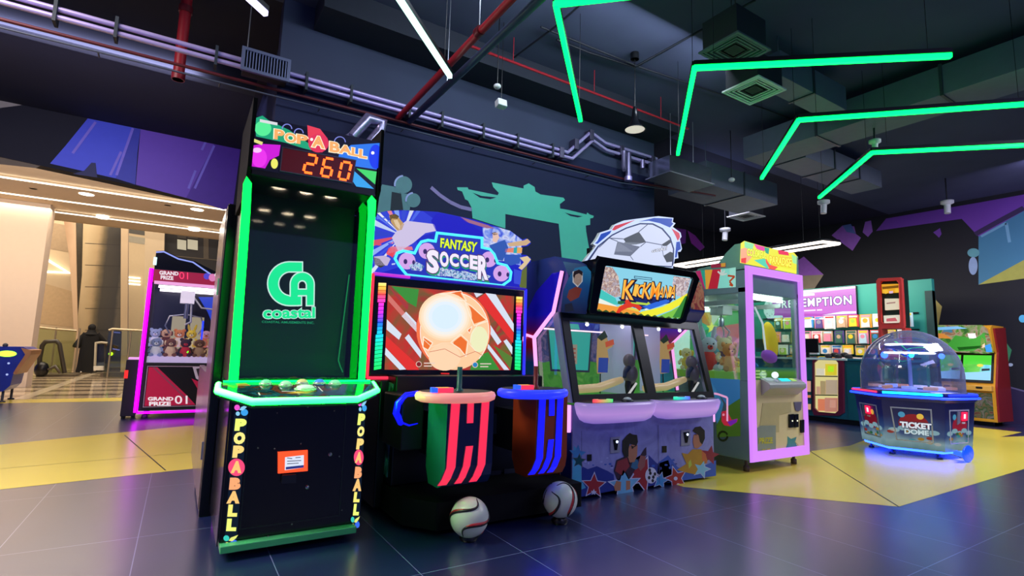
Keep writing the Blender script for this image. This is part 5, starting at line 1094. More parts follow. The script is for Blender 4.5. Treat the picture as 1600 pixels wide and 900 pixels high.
# ================================================================== claw machine with pink frame
CX0, CX1, CY0, CY1 = 4.97, 5.98, 3.30, 4.72
t = thing('claw_machine', 'teal grey claw machine with a pink lit front frame and fruity yellow header', 'claw machine', (5.47, 3.95, 0))
CG = D('#7d98a0', 0.35, vary=0.06)
fl_ = FX(CX0); ff_ = FY(CY0)
q = G(); q.box(CX0, CX1, CY0, CY1, 0.12, 0.92, CG); body = q.build('lower_cabinet', t, 0.008)
for x in (CX0 + .07, CX1 - .07):
    for y in (CY0 + .1, CY1 - .15):
        q = G(); q.lathe([(0.0, 0.0), (0.03, 0.0), (0.03, 0.05), (0.015, 0.06), (0.015, 0.12)], (x, y, 0), D('#5a4a38', 0.5), 14); q.build('caster', t)
for (x0, x1, y0, y1) in ((CX0, CX0 + .10, CY0, CY0 + .10), (CX1 - .06, CX1, CY0, CY0 + .08), (CX0, CX0 + .08, CY1 - .08, CY1), (CX1 - .08, CX1, CY1 - .08, CY1)):
    q = G(); q.box(x0, x1, y0, y1, 0.92, 1.90, CG); q.build('corner_post', t, 0.006)
q = G(); q.box(CX0, CX1, CY0, CY1, 1.84, 2.10, CG); q.build('top_cabinet', t, 0.008)
q = G(); q.prism(fl_, [(-CY0, 2.08), (-CY0, 2.34), (-CY0 - .03, 2.37), (-CY0 - .12, 2.37), (-CY0 - .22, 2.30), (-CY0 - .34, 2.18), (-CY0 - .60, 2.16), (-CY0 - .62, 2.14), (-CY1, 2.14), (-CY1, 2.10)], 0, -(CX1 - CX0), D('#7fb0a4', 0.35)); hd = q.build('header_box', t, 0.008)
# glass
q = G(); q.prism(fl_, [(-CY0 - .10, .92), (-CY0 - .10, 1.84), (-CY1 + .08, 1.84), (-CY1 + .08, .92)], -0.01, -0.004, glass('claw_glass', '#f4fffb', 0.05, 0.02, 0.4)); q.build('side_glass', t)
q = G(); q.prism(ff_, [(CX0 + .1, .92), (CX1 - .06, .92), (CX1 - .06, 1.84), (CX0 + .1, 1.84)], -0.01, -0.004, glass('claw_glass', '#f4fffb', 0.05, 0.02, 0.4)); q.build('front_glass', t)
q = G(); q.prism(FX(CX1 - .01), [(-CY0 - .10, .92), (-CY0 - .10, 1.84), (-CY1 + .08, 1.84), (-CY1 + .08, .92)], 0, 0.006, glass('claw_glass', '#f4fffb', 0.05, 0.02, 0.4)); q.build('side_glass', t)
# rear inner panel, lamp, gantry
q = G(); q.box(CX0 + .08, CX1 - .08, CY1 - .06, CY1 - .04, .92, 1.84, E('#cfeee6', 0.55, base='#cfeee6')); q.build('rear_panel', t)  # emission makes the panel look lit by the lamps
q = G(); fsb = FY(CY1 - .0605); cen = (1112, 512); pts_ = [(1078, 560), (1078, 525), (1080, 495), (1090, 472), (1112, 468), (1140, 470), (1152, 480), (1156, 505), (1156, 530), (1152, 560), (1130, 585), (1105, 588)]
for i in range(12): q.flat(fsb, [cen, pts_[i], pts_[(i + 1) % 12]], 0.0, E(('#3aa858', '#58c8a0', '#f0983a', '#f5c03a', '#e8e8d0', '#8ad04a', '#3aa83a', '#e0303a', '#d84a8a', '#a03ac0', '#e8d8f0', '#48b8a8')[i], .7), px=True)
star(q, fsb, cen, 9, .001, E('#ffe83a', 1.0)); q.build('sunburst_art', t)
q = G(); q.box(CX0 + .14, CX1 - .14, CY0 + .12, CY0 + .16, 1.80, 1.83, E('#f0fff6', 13.0)); q.box(CX0 + .14, CX1 - .14, CY1 - .30, CY1 - .26, 1.80, 1.83, E('#f0fff6', 13.0)); q.build('inner_lamp', t)
q = G(); q.box(CX0 + .12, CX1 - .12, 3.95, 3.99, 1.74, 1.79, WHITE); q.box(CX0 + .12, CX0 + .15, CY0 + .15, CY1 - .15, 1.74, 1.79, WHITE); q.box(CX1 - .15, CX1 - .12, CY0 + .15, CY1 - .15, 1.74, 1.79, WHITE); q.box(5.38, 5.56, 3.88, 4.06, 1.66, 1.76, WHITE); q.build('gantry', t, 0.004)
q = G(); q.lathe([(0.03, 0.0), (0.035, 0.08), (0.02, 0.12)], (5.47, 3.97, 1.52), STEEL, 14); q.tube([(5.47, 3.97, 1.64), (5.47, 3.97, 1.68)], 0.006, BLACK, 6)
for k in range(3):
    a = k * 2 * PI / 3 + .4; q.tube([(5.47 + .03 * math.cos(a), 3.97 + .03 * math.sin(a), 1.53), (5.47 + .12 * math.cos(a), 3.97 + .12 * math.sin(a), 1.46), (5.47 + .07 * math.cos(a), 3.97 + .07 * math.sin(a), 1.37)], 0.007, STEEL, 6)
q.build('claw', t)
q = G(); c0 = ff_.px(1226, 482); cf = FY(4.60); c1 = cf.px(1201, 484); q.prism(cf, [(c1[0] + .14 * math.cos(a), c1[1] + .14 * math.sin(a)) for a in [k * PI / 4 + PI / 8 for k in range(8)]], 0, 0.012, E('#e8f8f0', .55, base='#e8f8f0'))
for k in range(8): a = k * PI / 4; q.disc(cf, (c1[0] + .09 * math.cos(a), c1[1] + .09 * math.sin(a)), .009, 0.013, D('#5a7a74', .5), n=10)
q.build('rear_speaker_plate', t)
q = G(); q.box(CX0 + .1, CX1 - .08, CY0 + .02, CY1 - .08, .92, 1.0, E('#7fae3a', 0.3, base='#7fae3a')); fo = FY(CY0 + .018); q.flat(fo, [(CX0 + .12, .935), (CX1 - .09, .935), (CX1 - .09, 1.06), (CX0 + .12, 1.06)], 0.0, grad('prize_bed_print', [(0, '#4a9a3a'), (0.6, '#8ad04a'), (1, '#2f8a8c')], 2, .93, 1.06, emit=0.45))
for k in range(6): q.flat(fo, [(CX0 + .15 + (k % 2) * .10, .95 + (k // 2) * .033), (CX0 + .23 + (k % 2) * .10, .95 + (k // 2) * .033), (CX0 + .23 + (k % 2) * .10, .965 + (k // 2) * .033), (CX0 + .15 + (k % 2) * .10, .965 + (k // 2) * .033)], 0.002, E('#d8ff9a', .7))
q.build('prize_bed', t)
# pink lit frame
PF = bpy.data.materials.new('pink_frame_light'); PF.use_nodes = True
_b = PF.node_tree.nodes['Principled BSDF']; _b.inputs['Emission Color'].default_value = (0.62, 0.21, 0.93, 1); _b.inputs['Base Color'].default_value = (.08, .04, .1, 1); _b.inputs['Emission Strength'].default_value = 1.1
x0, x1, z0, z1 = CX0 - .01, CX1 + .03, 0.115, 2.12
q = G(); w = .075; wi = .07
q.frame(ff_, [(x0, z0), (x1, z0), (x1, z1), (x0, z1)], [(x0 + w, z0 + .10), (x1 - wi, z0 + .10), (x1 - wi, z1 - .08), (x0 + w, z1 - .08)], 0.001, 0.03, PF); q.build('pink_light_frame', t, 0.006)
# header artwork
c3_ = CR(1060, 360, 3.75)
fh = FY(CY0 - .002); q = G(); ho = [(x0 + .0, 2.125), (x1 - .10, 2.125), (x1 - .10, 2.30), (x1 - .16, 2.335), (x1 - .45, 2.30), (x1 - .6, 2.335), (x0 + .35, 2.345), (x0 + .05, 2.365), (x0, 2.33)]
ho = c3_((360, 190), (690, 255), (692, 150), (675, 130), (640, 128), (570, 112), (520, 100), (440, 78), (385, 62), (365, 75))
q.prism(fh, ho, 0, 0.004, E('#f2ee3a', 1.0), px=True)
def H(pts, c_, d): q.flat(fh, c3_(*pts), d, LT(c_, 1.0), px=True)
H(((362, 110), (420, 90), (450, 130), (400, 190), (362, 190)), '#ffb08a', .005); H(((385, 65), (440, 80), (430, 120), (385, 100)), '#8fe8a8', .0055); H(((440, 80), (505, 98), (500, 125), (455, 108)), '#f03aa8', .006); H(((500, 98), (530, 105), (525, 140), (505, 130)), '#20a888', .006); H(((580, 115), (640, 125), (645, 148), (585, 140)), '#f02858', .006)
H(((440, 175), (500, 165), (540, 200), (520, 225), (480, 200)), '#58d8b8', .006); H(((505, 155), (530, 200), (580, 215), (560, 232), (530, 225), (510, 190)), '#ff5a4a', .007); H(((660, 140), (690, 155), (690, 200), (668, 190)), '#a8f0a0', .0055); H(((365, 165), (395, 160), (392, 195), (365, 188)), '#f03a3a', .006); H(((560, 210), (690, 235), (688, 252), (560, 228)), '#f7f94a', .006)
q.text('COLORFUL', fh, c3_((400, 105), (512, 125), (510, 168), (398, 148)), LT('#b8c820', .9), 0.007, bold=0.05, grow=0.05); q.text('COLORFUL', fh, c3_((400, 105), (512, 125), (510, 168), (398, 148)), LT('#fbff5a', 1.1), 0.008, bold=0.03)
q.text('PARADISE', fh, c3_((530, 150), (660, 165), (655, 215), (530, 195)), LT('#f0a020', .9), 0.007, bold=0.05, grow=0.05); q.text('PARADISE', fh, c3_((530, 150), (660, 165), (655, 215), (530, 195)), LT('#fbff5a', 1.1), 0.008, bold=0.03)
q.build('header_art', hd)
# side band artwork and lower landscape
fL = FX(CX0 - .001); q = G()
xs = c3_((100, 240), (130, 235), (155, 232), (200, 230), (250, 226), (300, 222), (336, 216)); xe = c3_((152, 345), (158, 345), (162, 344), (175, 343), (230, 340), (300, 335), (336, 332))
for i, c_ in enumerate(('#c02a6a', '#2fa890', '#f0a83a', '#c8243a', '#8fe0d0', '#a8e8d8')): q.flat(fL, [xs[i], xs[i + 1], xe[i + 1], xe[i]], .001, E(c_, .42, base=c_), px=True)
for k in range(4): a = k * .7 + .3; q.line(fL, c3_((255, 262), (255 + 32 * math.cos(a), 262 - 32 * math.sin(a))), .018, .002, E('#e8f8f0', .6), px=True)
q.line(fL, c3_((290, 265), (330, 270), (300, 300), (320, 325), (300, 318)), .02, .002, E('#e05a2a', .5), px=True)
q.flat(fL, c3_((190, 200), (278, 190), (278, 215), (192, 220)), .0015, E('#b82a50', .5), px=True); q.flat(fL, c3_((250, 193), (276, 190), (276, 212), (250, 214)), .002, E('#f0b040', .6), px=True)
q.build('side_band_art', t)
q = G(); cL = CR(1080, 580, 4.735)
q.flat(fL, cL((130, 50), (360, 62), (362, 205), (270, 260), (180, 130)), .001, E('#3f88c8', .22, base='#3f88c8'), px=True); q.flat(fL, cL((362, 200), (366, 480), (190, 490), (185, 400), (270, 260)), .001, E('#5a8a2c', .10, base='#6a9a34'), px=True)
q.flat(fL, cL((130, 50), (180, 130), (240, 240), (200, 400), (150, 300)), .0008, E('#4a98d0', .22, base='#4a98d0'), px=True)
q.line(fL, cL((170, 165), (200, 170), (268, 195), (268, 370)), .022, .002, E('#f0a8d8', .8), px=True)  # pink line paints in the kick game tube's reflection
q.flat(fL, cL((225, 300), (262, 290), (285, 330), (300, 360), (345, 350), (340, 375), (290, 408), (245, 400), (225, 370)), .0016, E('#e0304a', .5), px=True); q.flat(fL, cL((268, 375), (300, 362), (342, 352), (335, 378), (290, 405)), .0018, E('#8a2ac8', .5), px=True); q.disc(fL, cL((240, 322))[0], 2, .002, E('#ff9ab8', .6), px=True)
q.line(fL, [cL((236 + 34 * math.cos(a), 480 + 34 * math.sin(a)))[0] for a in [k * .6 for k in range(11)]], .022, .0022, D('#3a4a1c', .5), px=True)
q.build('side_landscape_art', t)
# front lower: beige panel, prize chute, control shelf, coin mechanism
q = G(); BEI = D('#e6d49a', 0.4, vary=0.05)
q.prism(ff_, [(x0 + w, z0 + .09), (x1 - wi, z0 + .09), (x1 - wi, .93), (x0 + w, .93)], 0.0, 0.012, BEI); q.build('front_panel', t)
cF = CR(1080, 580, 4.735); q = G(); q.prism(ff_, cF((455, 435), (500, 402), (612, 400), (612, 650), (600, 662), (470, 665)), 0.012, 0.022, D('#8f9a8c', 0.3), px=True)
q.text('PRIZE', ff_, cF((485, 490), (588, 486), (588, 530), (485, 535)), D('#c9c23a', .5), .024, bold=.04); q.text('OUT', ff_, cF((505, 572), (570, 568), (570, 612), (505, 618)), D('#c9c23a', .5), .024, bold=.04); q.build('prize_door', t, 0.004)
q = G(); q.prism(ff_, cF((520, 235), (730, 228), (730, 300), (640, 325), (640, 450), (500, 458), (498, 400)), 0.012, 0.016, D('#c4b67e', 0.4), px=True); q.build('shade_panel', t)
shf = [(x0 + .17, .94), (x1 - .085, .94)]
q = G(); q.prism(FX(x0 + .20), [(-CY0, .95), (-CY0 + .09, .91), (-CY0 + .11, .89), (-CY0 + .11, .85), (-CY0, .76)], 0, -(x1 - x0 - .37), D('#a9a9a0', 0.35)); sh = q.build('control_shelf', t, 0.012)
q = G(); q.lathe([(0.028, 0.0), (0.028, 0.015), (0.008, 0.02), (0.008, 0.06)], (5.34, CY0 - .06, .915), WHITE, 16); q.ell((5.34, CY0 - .06, .985), 0.034, E('#e8f0ff', .8, base='#ffffff'), 18, 12); q.build('joystick', t)
q = G(); fsh = Fr((x0 + .2, CY0 - .09, .912), (1, 0, 0), (0, .09, .04)); q.flat(fsh, [(.28, .02), (.46, .02), (.48, .08), (.3, .08)], 0.003, E('#28e8ff', 1.3)); q.flat(fsh, [(.49, .02), (.58, .02), (.58, .08), (.50, .08)], 0.003, E('#b8f070', .9)); q.flat(fsh, [(.04, .03), (.2, .03), (.2, .1), (.05, .1)], .003, E('#c8e8f0', .5)); q.build('button_panel', sh)
for (a, b, c_, d_) in ((710, 318, 740, 412), (748, 318, 775, 410), (795, 360, 818, 450)):
    q = G(); q.prism(ff_, cF((a, b), (c_, b - 4), (c_, d_), (a, d_ + 4)), 0.012, 0.030, BLACKG, px=True); cm_ = q.build('coin_slot', t, 0.003)
    if a != 795: q = G(); p = ff_.px(*cF(((a + c_) / 2 + 3, (b + d_) / 2))[0]); q.ell(ff_.w(*p, 0.031), 0.008, E('#ffffd8', 1.5), 8, 6); q.build('slot_light', cm_)
q = G(); q.prism(ff_, cF((748, 228), (805, 225), (800, 285), (780, 295), (760, 290)), 0.012, 0.02, D('#6e6a80', 0.3), px=True); q.build('card_reader', t, .003)
q = G(); ff2 = Fr(ff_.w(0, 0, 0.013), ff_.u, ff_.v); 
q.flat(ff2, cF((712, 480), (738, 502), (780, 485), (770, 520), (785, 560), (750, 570), (735, 590), (715, 570), (695, 585), (712, 530)), .0005, D('#3f8f8c', .45), px=True); q.flat(ff2, cF((725, 570), (770, 565), (785, 580), (750, 600)), .001, D('#b8c83a', .45), px=True); q.disc(ff2, cF((739, 610))[0], 2.2, .001, D('#1a1a1a', .5), px=True); q.line(ff2, cF((765, 520), (790, 545), (785, 600), (760, 625)), .006, .0008, D('#a8b060', .45), px=True); q.build('star_sticker', t)

def plush(name, label, p, s, c1, c2, group, ears='round', face=0.0, tilt=0.0, parts=True, c3='#1a1a1a'):
    """soft toy sitting at p facing the viewer; s = height"""
    t = thing(name, label, 'soft toy', p, group); p = Vector(p); R_ = Matrix.Rotation(face, 3, 'Z') @ Matrix.Rotation(tilt, 3, 'X')
    m1 = E(c1, 0.12, base=c1, rough=0.9); m2 = E(c2, 0.12, base=c2, rough=0.9); W_ = lambda x, y, z: p + R_ @ Vector((x * s, y * s, z * s))
    q = G(); q.ell(W_(0, 0, .28), (.24 * s, .20 * s, .28 * s), m2, 12, 9)
    for k in (-1, 1): q.tube([W_(.14 * k, -.05, .10), W_(.20 * k, -.25, .08), W_(.22 * k, -.33, .12)], [.09 * s, .085 * s, .08 * s], m1, 8)
    for k in (-1, 1): q.tube([W_(.18 * k, 0, .44), W_(.30 * k, -.08, .32), W_(.30 * k, -.16, .24)], [.07 * s, .065 * s, .06 * s], m1, 8)
    q.build('body', t)
    q = G(); q.ell(W_(0, -.02, .70), (.24 * s, .21 * s, .22 * s), m1, 14, 10); q.ell(W_(0, -.19, .64), (.10 * s, .07 * s, .075 * s), m2, 10, 7); hd_ = q.build('head', t)
    q = G()
    for k in (-1, 1):
        if ears == 'long': q.tube([W_(.10 * k, 0, .86), W_(.15 * k, .02, 1.05), W_(.19 * k, .02, 1.22)], [.05 * s, .065 * s, .035 * s], m1, 8)
        elif ears == 'round': q.ell(W_(.19 * k, 0, .88), (.09 * s, .05 * s, .09 * s), m1, 10, 7)
        else: q.ell(W_(.24 * k, 0, .70), (.05 * s, .08 * s, .13 * s), m2, 10, 7)
    q.build('ear', hd_)
    q = G()
    for k in (-1, 1): q.ell(W_(.08 * k, -.215, .73), .024 * s, D(c3, 0.3), 8, 6)
    q.ell(W_(0, -.27, .66), .028 * s, D(c3, 0.3), 8, 6); q.build('face_features', hd_)
    return t
GC = 'soft toys inside the pink-framed claw machine'
plush('plush_toy', 'grey and white long-eared soft toy in red and blue, standing at the side window', (5.20, 3.95, 1.0), 0.42, '#b8bcc8', '#c83a32', GC, 'long', -0.7)
plush('plush_toy', 'cream soft toy with yellow belly left of the grey long-eared one', (5.14, 4.22, 1.0), 0.28, '#efe0b0', '#e8c83a', GC, 'side', -0.8)
plush('plush_toy', 'small purple soft toy under the side window of the claw machine', (5.14, 4.10, 0.98), 0.16, '#7a3aa8', '#c870c0', GC, 'round', -0.9)
plush('plush_toy', 'brown soft toy right of the grey long-eared one at the corner post', (5.17, 3.66, 1.0), 0.34, '#c8884a', '#e8b070', GC, 'round', -0.6)
plush('plush_toy', 'small yellow soft toy lying by the corner post of the claw machine', (5.13, 3.53, 0.98), 0.15, '#f0c030', '#f0e080', GC, 'round', -0.6)
plush('plush_toy', 'blue soft toy at the front left of the claw machine bed', (5.28, 3.50, 1.0), 0.26, '#3a7ac0', '#7ab0e0', GC, 'side', -0.3)
plush('plush_toy', 'beige and dark soft toy seen above the blue one through the front glass', (5.36, 3.86, 1.02), 0.40, '#c8b890', '#3f4a5c', GC, 'round', -0.3)
plush('plush_toy', 'teal soft toy right of centre on the claw machine bed', (5.56, 4.10, 1.0), 0.32, '#3a9ab0', '#2a5a98', GC, 'side', -0.2)
t2 = thing('hanging_plush', 'yellow and purple teardrop soft toy hanging inside the claw machine front glass', 'soft toy', (5.70, 3.52, 1.25), GC)
q = G(); q.ell((5.70, 3.50, 1.36), (0.09, 0.07, 0.22), E('#f0c428', 0.35, base='#f0c428', rough=.8), 16, 12, rot=(Vector((0, 1, 0)), -0.25)); q.build('body', t2)
q = G(); q.ell((5.65, 3.49, 1.18), (0.12, 0.07, 0.07), E('#9a4ac0', 0.35, base='#9a4ac0', rough=.8), 14, 10, rot=(Vector((0, 1, 0)), 0.3)); q.build('foot_pouch', t2)
q = G(); q.tube([(5.61, 3.50, 1.20), (5.56, 3.50, 1.55), (5.45, 3.52, 1.73)], 0.010, E('#f0f0ff', 0.9), 6); q.build('hanging_ribbon', t2)

# ================================================================== six-sided ticket dome
HC = Vector((8.22, 3.11, 0)); HR = 3.5058
def hexp(R, z, off=0.0, n=6): return [Vector((HC.x + R * math.cos(HR + math.radians(60) * (k - 1.5)), HC.y + R * math.sin(HR + math.radians(60) * (k - 1.5)), z)) for k in range(n)]
t = thing('ticket_dome_game', 'six-sided coin game glowing blue under a clear round dome', 'arcade machine', tuple(HC))
def hexshell(q, R0, z0, R1, z1, m, cap=None):
    a, b = hexp(R0, z0), hexp(R1, z1)
    q.add(a + b, [(k, 6 + k, 6 + (k + 1) % 6, (k + 1) % 6) for k in range(6)], m)
    if cap: q.add(b, [list(range(6))], cap); q.add(a, [list(range(6))[::-1]], cap)
PRT = grad('sea_treasure_print', [(0, '#b0483a'), (.18, '#3f8a9c'), (.4, '#a8d0dc'), (.55, '#3a5a9c'), (.75, '#1c2068'), (1, '#12124c')], 2, .05, .95, emit=.42, noise=.5)
q = G(); hexshell(q, .57, .10, .625, .68, PRT, BLACK); q.build('cabinet', t)
q = G(); hexshell(q, .625, .68, .66, .72, D('#10106a', .3), BLACK); hexshell(q, .665, .72, .665, .785, D('#1a1c70', .25), D('#141a60', .3)); tb = q.build('table_rim', t, 0.006)
q = G(); BLN = E('#1430ff', 6.0); CYN = E('#10c8ff', 5.0)
P = hexp(.675, .735); q.tube(P, 0.012, BLN, 8, closed=True); q.build('blue_light_tube', t)
P = hexp(.672, .775)
for k in range(6):
    a, b = P[k], P[(k + 1) % 6]; q = G(); d = (b - a); q.tube([a + d * .06, a + d * .94], 0.014, (E('#ff4068', 1.0), CYN, E('#2038ff', 1.8))[k % 3] if k < 3 else BLN, 8); q.build('rim_light_bar', t)
for k in range(6):
    a, b = hexp(.571, .13)[k], hexp(.571, .13)[(k + 1) % 6]; a2, b2 = hexp(.622, .66)[k], hexp(.622, .66)[(k + 1) % 6]
    u = (b - a).normalized(); v = ((a2 + b2) / 2 - (a + b) / 2).normalized(); fr_ = Fr(a, u, v)
    if fr_.n.dot((a + b) / 2 - HC) < 0: fr_ = Fr(b, -u, v)
    w = (b - a).length; ww = w; hh = ((a2 + b2) / 2 - (a + b) / 2).length
    q = G(); q.frame(fr_, [(.06, hh - .06), (ww - .10, hh - .06), (ww - .10, .06), (.10, .06)], [(.075, hh - .075), (ww - .115, hh - .075), (ww - .115, .075), (.115, .075)], .002, .006, D('#b8bcc8', .4)); dr = q.build('cabinet_door', t)
    q = G()
    q.disc(fr_, (w * .5, hh * .52), .15, .003, E('#8c1428', .4, base='#8c1428'), ry=.12); q.disc(fr_, (w * .62, hh * .70), .035, .004, E('#e8c050', .5, base='#d8b040')); q.disc(fr_, (w * .3, hh * .72), .035, .004, E('#58b8e8', .5))
    for i in range(9): x = .04 + (w - .1) * random.random(); q.disc(fr_, (x, .05 + .14 * random.random()), .02 + .025 * random.random(), .0045, E(random.choice(['#c83a3a', '#e0a83a', '#58c0d8', '#e8f0f0', '#3a8a5a']), .35), ry=.02, n=9)
    for i in range(5): q.disc(fr_, (w * (.15 + .17 * i), hh * .35 + .03 * (i % 2)), .06, .0042, E('#a8d8e8', .45), ry=.03, n=10)
    if k % 2 == 1 and k == 1:
        pass
    q.build('door_print', dr)
    if k == 1:
        q = G(); q.text('TICKET', fr_, [(.15, hh * .56), (.46, hh * .56), (.46, hh * .42), (.15, hh * .42)], E('#20406a', .5), .008, bold=.05, grow=.06, px=False); q.text('TICKET', fr_, [(.15, hh * .56), (.46, hh * .56), (.46, hh * .42), (.15, hh * .42)], E('#f0f4ff', .8), .010, bold=.05, px=False)
        q.text('DOME', fr_, [(.19, hh * .40), (.43, hh * .40), (.43, hh * .28), (.19, hh * .28)], E('#20406a', .5), .008, bold=.05, grow=.06, px=False); q.text('DOME', fr_, [(.19, hh * .40), (.43, hh * .40), (.43, hh * .28), (.19, hh * .28)], E('#d8f0f8', .7), .010, bold=.05, px=False); q.build('title_print', dr)
    else:
        x = .27 if k == 0 else .36
        q = G(); q.frame(fr_, [(x - .05, hh - .09), (x + .05, hh - .09), (x + .05, hh - .19), (x - .05, hh - .19)], [(x - .028, hh - .112), (x + .028, hh - .112), (x + .028, hh - .168), (x - .028, hh - .168)], .006, .02, E('#ff1840', 2.2)); q.flat(fr_, [(x - .028, hh - .112), (x + .028, hh - .112), (x + .028, hh - .168), (x - .028, hh - .168)], .012, E('#ffe8f8', 1.4)); q.build('card_reader', dr)
        q = G(); q.prism(fr_, [(x - .14, hh - .08), (x - .08, hh - .08), (x - .08, hh - .22), (x - .14, hh - .24)], .002, .012, D('#8a90a8', .35, .3)); q.prism(fr_, [(x - .04, hh - .21), (x + .02, hh - .21), (x + .02, hh - .23), (x - .04, hh - .23)], .004, .012, D('#e0e4f0', .4)); q.build('ticket_slot', dr)
q = G(); q.tube(hexp(.53, .085), 0.014, E('#1430ff', 22.0), 8, closed=True); q.build('underglow_tube', t)
q = G(); hexshell(q, .50, .075, .54, .10, BLACK, BLACK); q.build('chassis', t)
for k, p in enumerate(hexp(.47, 0.0)):
    q = G(); q.lathe([(0.0, 0.0), (.03, 0.0), (.034, .02), (.012, .035), (.012, .085)], p, D('#1a1a3c', .4), 12); q.build('foot', t)
p = zp(1499, 716, .09); q = G(); q.lathe([(0.0, .01), (.15, .01), (.165, 0.0), (.15, -.01), (0.0, -.01)], (8.02, 2.50, .07), E('#0a58ff', 1.0), 24, axis='y'); 
for v in q.v: v.z = .10 + (v.z - .07) * .6
q.tube([(8.02, 2.50, .06), (8.10, 2.66, .09)], .03, BLN, 8); q.build('blue_floor_lamp', t)
DR = .555; prof = [(DR, 0.0), (DR, .22)] + [(DR * math.cos(a), .22 + .58 * math.sin(a)) for a in [PI / 2 * i / 10 for i in range(1, 10)]] + [(.001, .80)]
q = G(); q.lathe(prof, (HC.x, HC.y, .785), glass('dome_glass', '#e4e8ff', .08, .06, .95, rim_sheen=.055), 48); q.build('dome', t)
q = G(); q.tube([(HC.x + DR * math.cos(a), HC.y + DR * math.sin(a), .79) for a in [2 * PI * i / 36 for i in range(36)]], .012, D('#8890c8', .2, .6), 8, closed=True); q.build('dome_ring', t)
q = G(); q.lathe([(.022, 0), (.022, .58)], (HC.x, HC.y, .785), D('#c8d0f0', .3, .4), 14); q.build('centre_column', t)
q = G()
for k in range(3):
    a = HR + k * 2 * PI / 3; q.tube([(HC.x, HC.y, 1.22), (HC.x + .20 * math.cos(a), HC.y + .20 * math.sin(a), 1.33)], .012, D('#4a70e0', .3), 8)
q.lathe([(0.0, 0), (.26, .03), (.26, .06), (0.0, .08)], (HC.x, HC.y, 1.31), E('#3848c0', .5), 24); q.build('lamp_head', t)
q = G(); q.lathe([(.27, 0), (.285, .012), (.27, .024)], (HC.x, HC.y, 1.27), E('#e8f0ff', 3.2), 32); q.lathe([(.25, 0), (.265, .012), (.25, .024)], (HC.x, HC.y, 1.38), E('#e8f0ff', 3.2), 32); q.build('ring_lamp', t)
q = G(); q.ell((8.0, 3.0, 1.25), .03, E('#20d8ff', 8), 8, 6); q.ell((8.1, 3.35, 1.25), .045, E('#2040ff', 14), 8, 6); q.ell((8.35, 2.8, 1.25), .035, E('#2040ff', 14), 8, 6); q.build('spot_lamp', t)
q = G(); q.lathe([(0.0, .02), (.50, .0)], (HC.x, HC.y, .79), E('#5a70e8', .7, base='#8890c8'), 36); q.build('play_field', t)  # lamp light on the field is put in as emission
for i in range(11):
    a = 2 * PI * i / 11; r = .30 + .10 * (i % 2); c_ = ('#f0e8f8', '#e8a078', '#b8c8f8', '#f0b8a0')[i % 4]
    q = G(); p = Vector((HC.x + r * math.cos(a), HC.y + r * math.sin(a), .81)); q.prism(Fr(p, (math.cos(a + 1), math.sin(a + 1), 0), (-math.sin(a + 1), math.cos(a + 1), .12 * (i % 3))), [(-.07, -.04), (.07, -.05), (.08, .04), (-.06, .05)], .012, .045, E(c_, .4, base=c_)); o = q.solo('prize_packet', 'pale prize packet lying on the play field under the dome', 'packet', tuple(p), 'prize packets on the play field under the dome', 0.006)

# ================================================================== redemption counter
XW = 12.6
g = G(); g.box(XW, XW + .12, 4.30, 9.3, 0, 2.84, D('#1f8a7c', 0.6, vary=0.08, scale=1.5)); g.box(XW - .02, XW + .14, 4.30, 4.42, 0, 2.6, D('#143a3a', .6)); struct('wall_redemption', g)
t = thing('redemption_counter', 'long teal counter with a maroon framed lit display case at its end', 'counter', (10.7, 6.4, 0))
q = G(); q.box(10.42, 11.1, 3.95, 8.9, 0.09, 1.16, D('#1c6a78', 0.45)); q.build('counter_body', t, 0.006)
q = G(); q.box(10.50, 11.05, 4.0, 8.85, 0, 0.09, DARK); q.build('toe_kick', t)
q = G(); q.box(10.36, 11.14, 4.9, 8.95, 1.16, 1.20, D('#cfe8dc', 0.3)); q.box(10.38, 11.12, 3.9, 4.9, 1.16, 1.20, D('#1c6a78', .4)); q.build('worktop', t, 0.006)
fcn = FX(10.415)
q = G(); o6 = CR(1220, 550, 6.43)
case = o6((345, 110), (385, 75), (560, 75), (590, 110), (590, 590), (560, 615), (385, 600), (350, 560))
outc = o6((330, 90), (345, 60), (600, 60), (640, 90), (645, 610), (600, 640), (345, 635), (330, 590))
q.frame(fcn, outc, case, 0, 0.05, D('#6a1c38', 0.4), px=True); q.build('case_frame', t, 0.004)
q = G(); q.flat(fcn, case, 0.004, E('#f5e8a0', .75), px=True); 
for y in (243, 432): q.line(fcn, o6((355, y), (580, y + 3)), 0.02, 0.03, D('#3a3a2a', .5), px=True)
q.build('lit_case_back', t)
q = G()
for (x0, y0, x1, y1, c_) in ((365, 165, 445, 235, '#e8e0c0'), (455, 120, 565, 235, '#f0d83a'), (480, 140, 540, 200, '#8ac83a'), (365, 345, 400, 425, '#d8a888'), (405, 290, 455, 425, '#b8a070'), (460, 280, 575, 425, '#c8b090'), (380, 470, 450, 590, '#f08a60'), (450, 460, 575, 600, '#d89078'), (500, 480, 560, 560, '#b0a8a0')):
    q.prism(fcn, o6((x0, y0), (x1, y0 + 2), (x1, y1), (x0, y1)), 0.006, 0.028, E(c_, .5, base=c_), px=True)
q.build('case_display_goods', t)
q = G(); q.frame(fcn, o6((225, 275), (320, 280), (320, 595), (225, 585)), o6((235, 290), (310, 292), (310, 580), (235, 570)), 0, .03, D('#1a4a58', .4), px=True)
for y0, y1, c_ in ((285, 400, '#e8a890'), (430, 460, '#e88a60'), (520, 590, '#e8b080')): q.prism(fcn, o6((200, y0), (315, y0 + 4), (315, y1), (200, y1 - 4)), .004, .02, E(c_, .55, base=c_), px=True)
q.build('side_display_case', t)
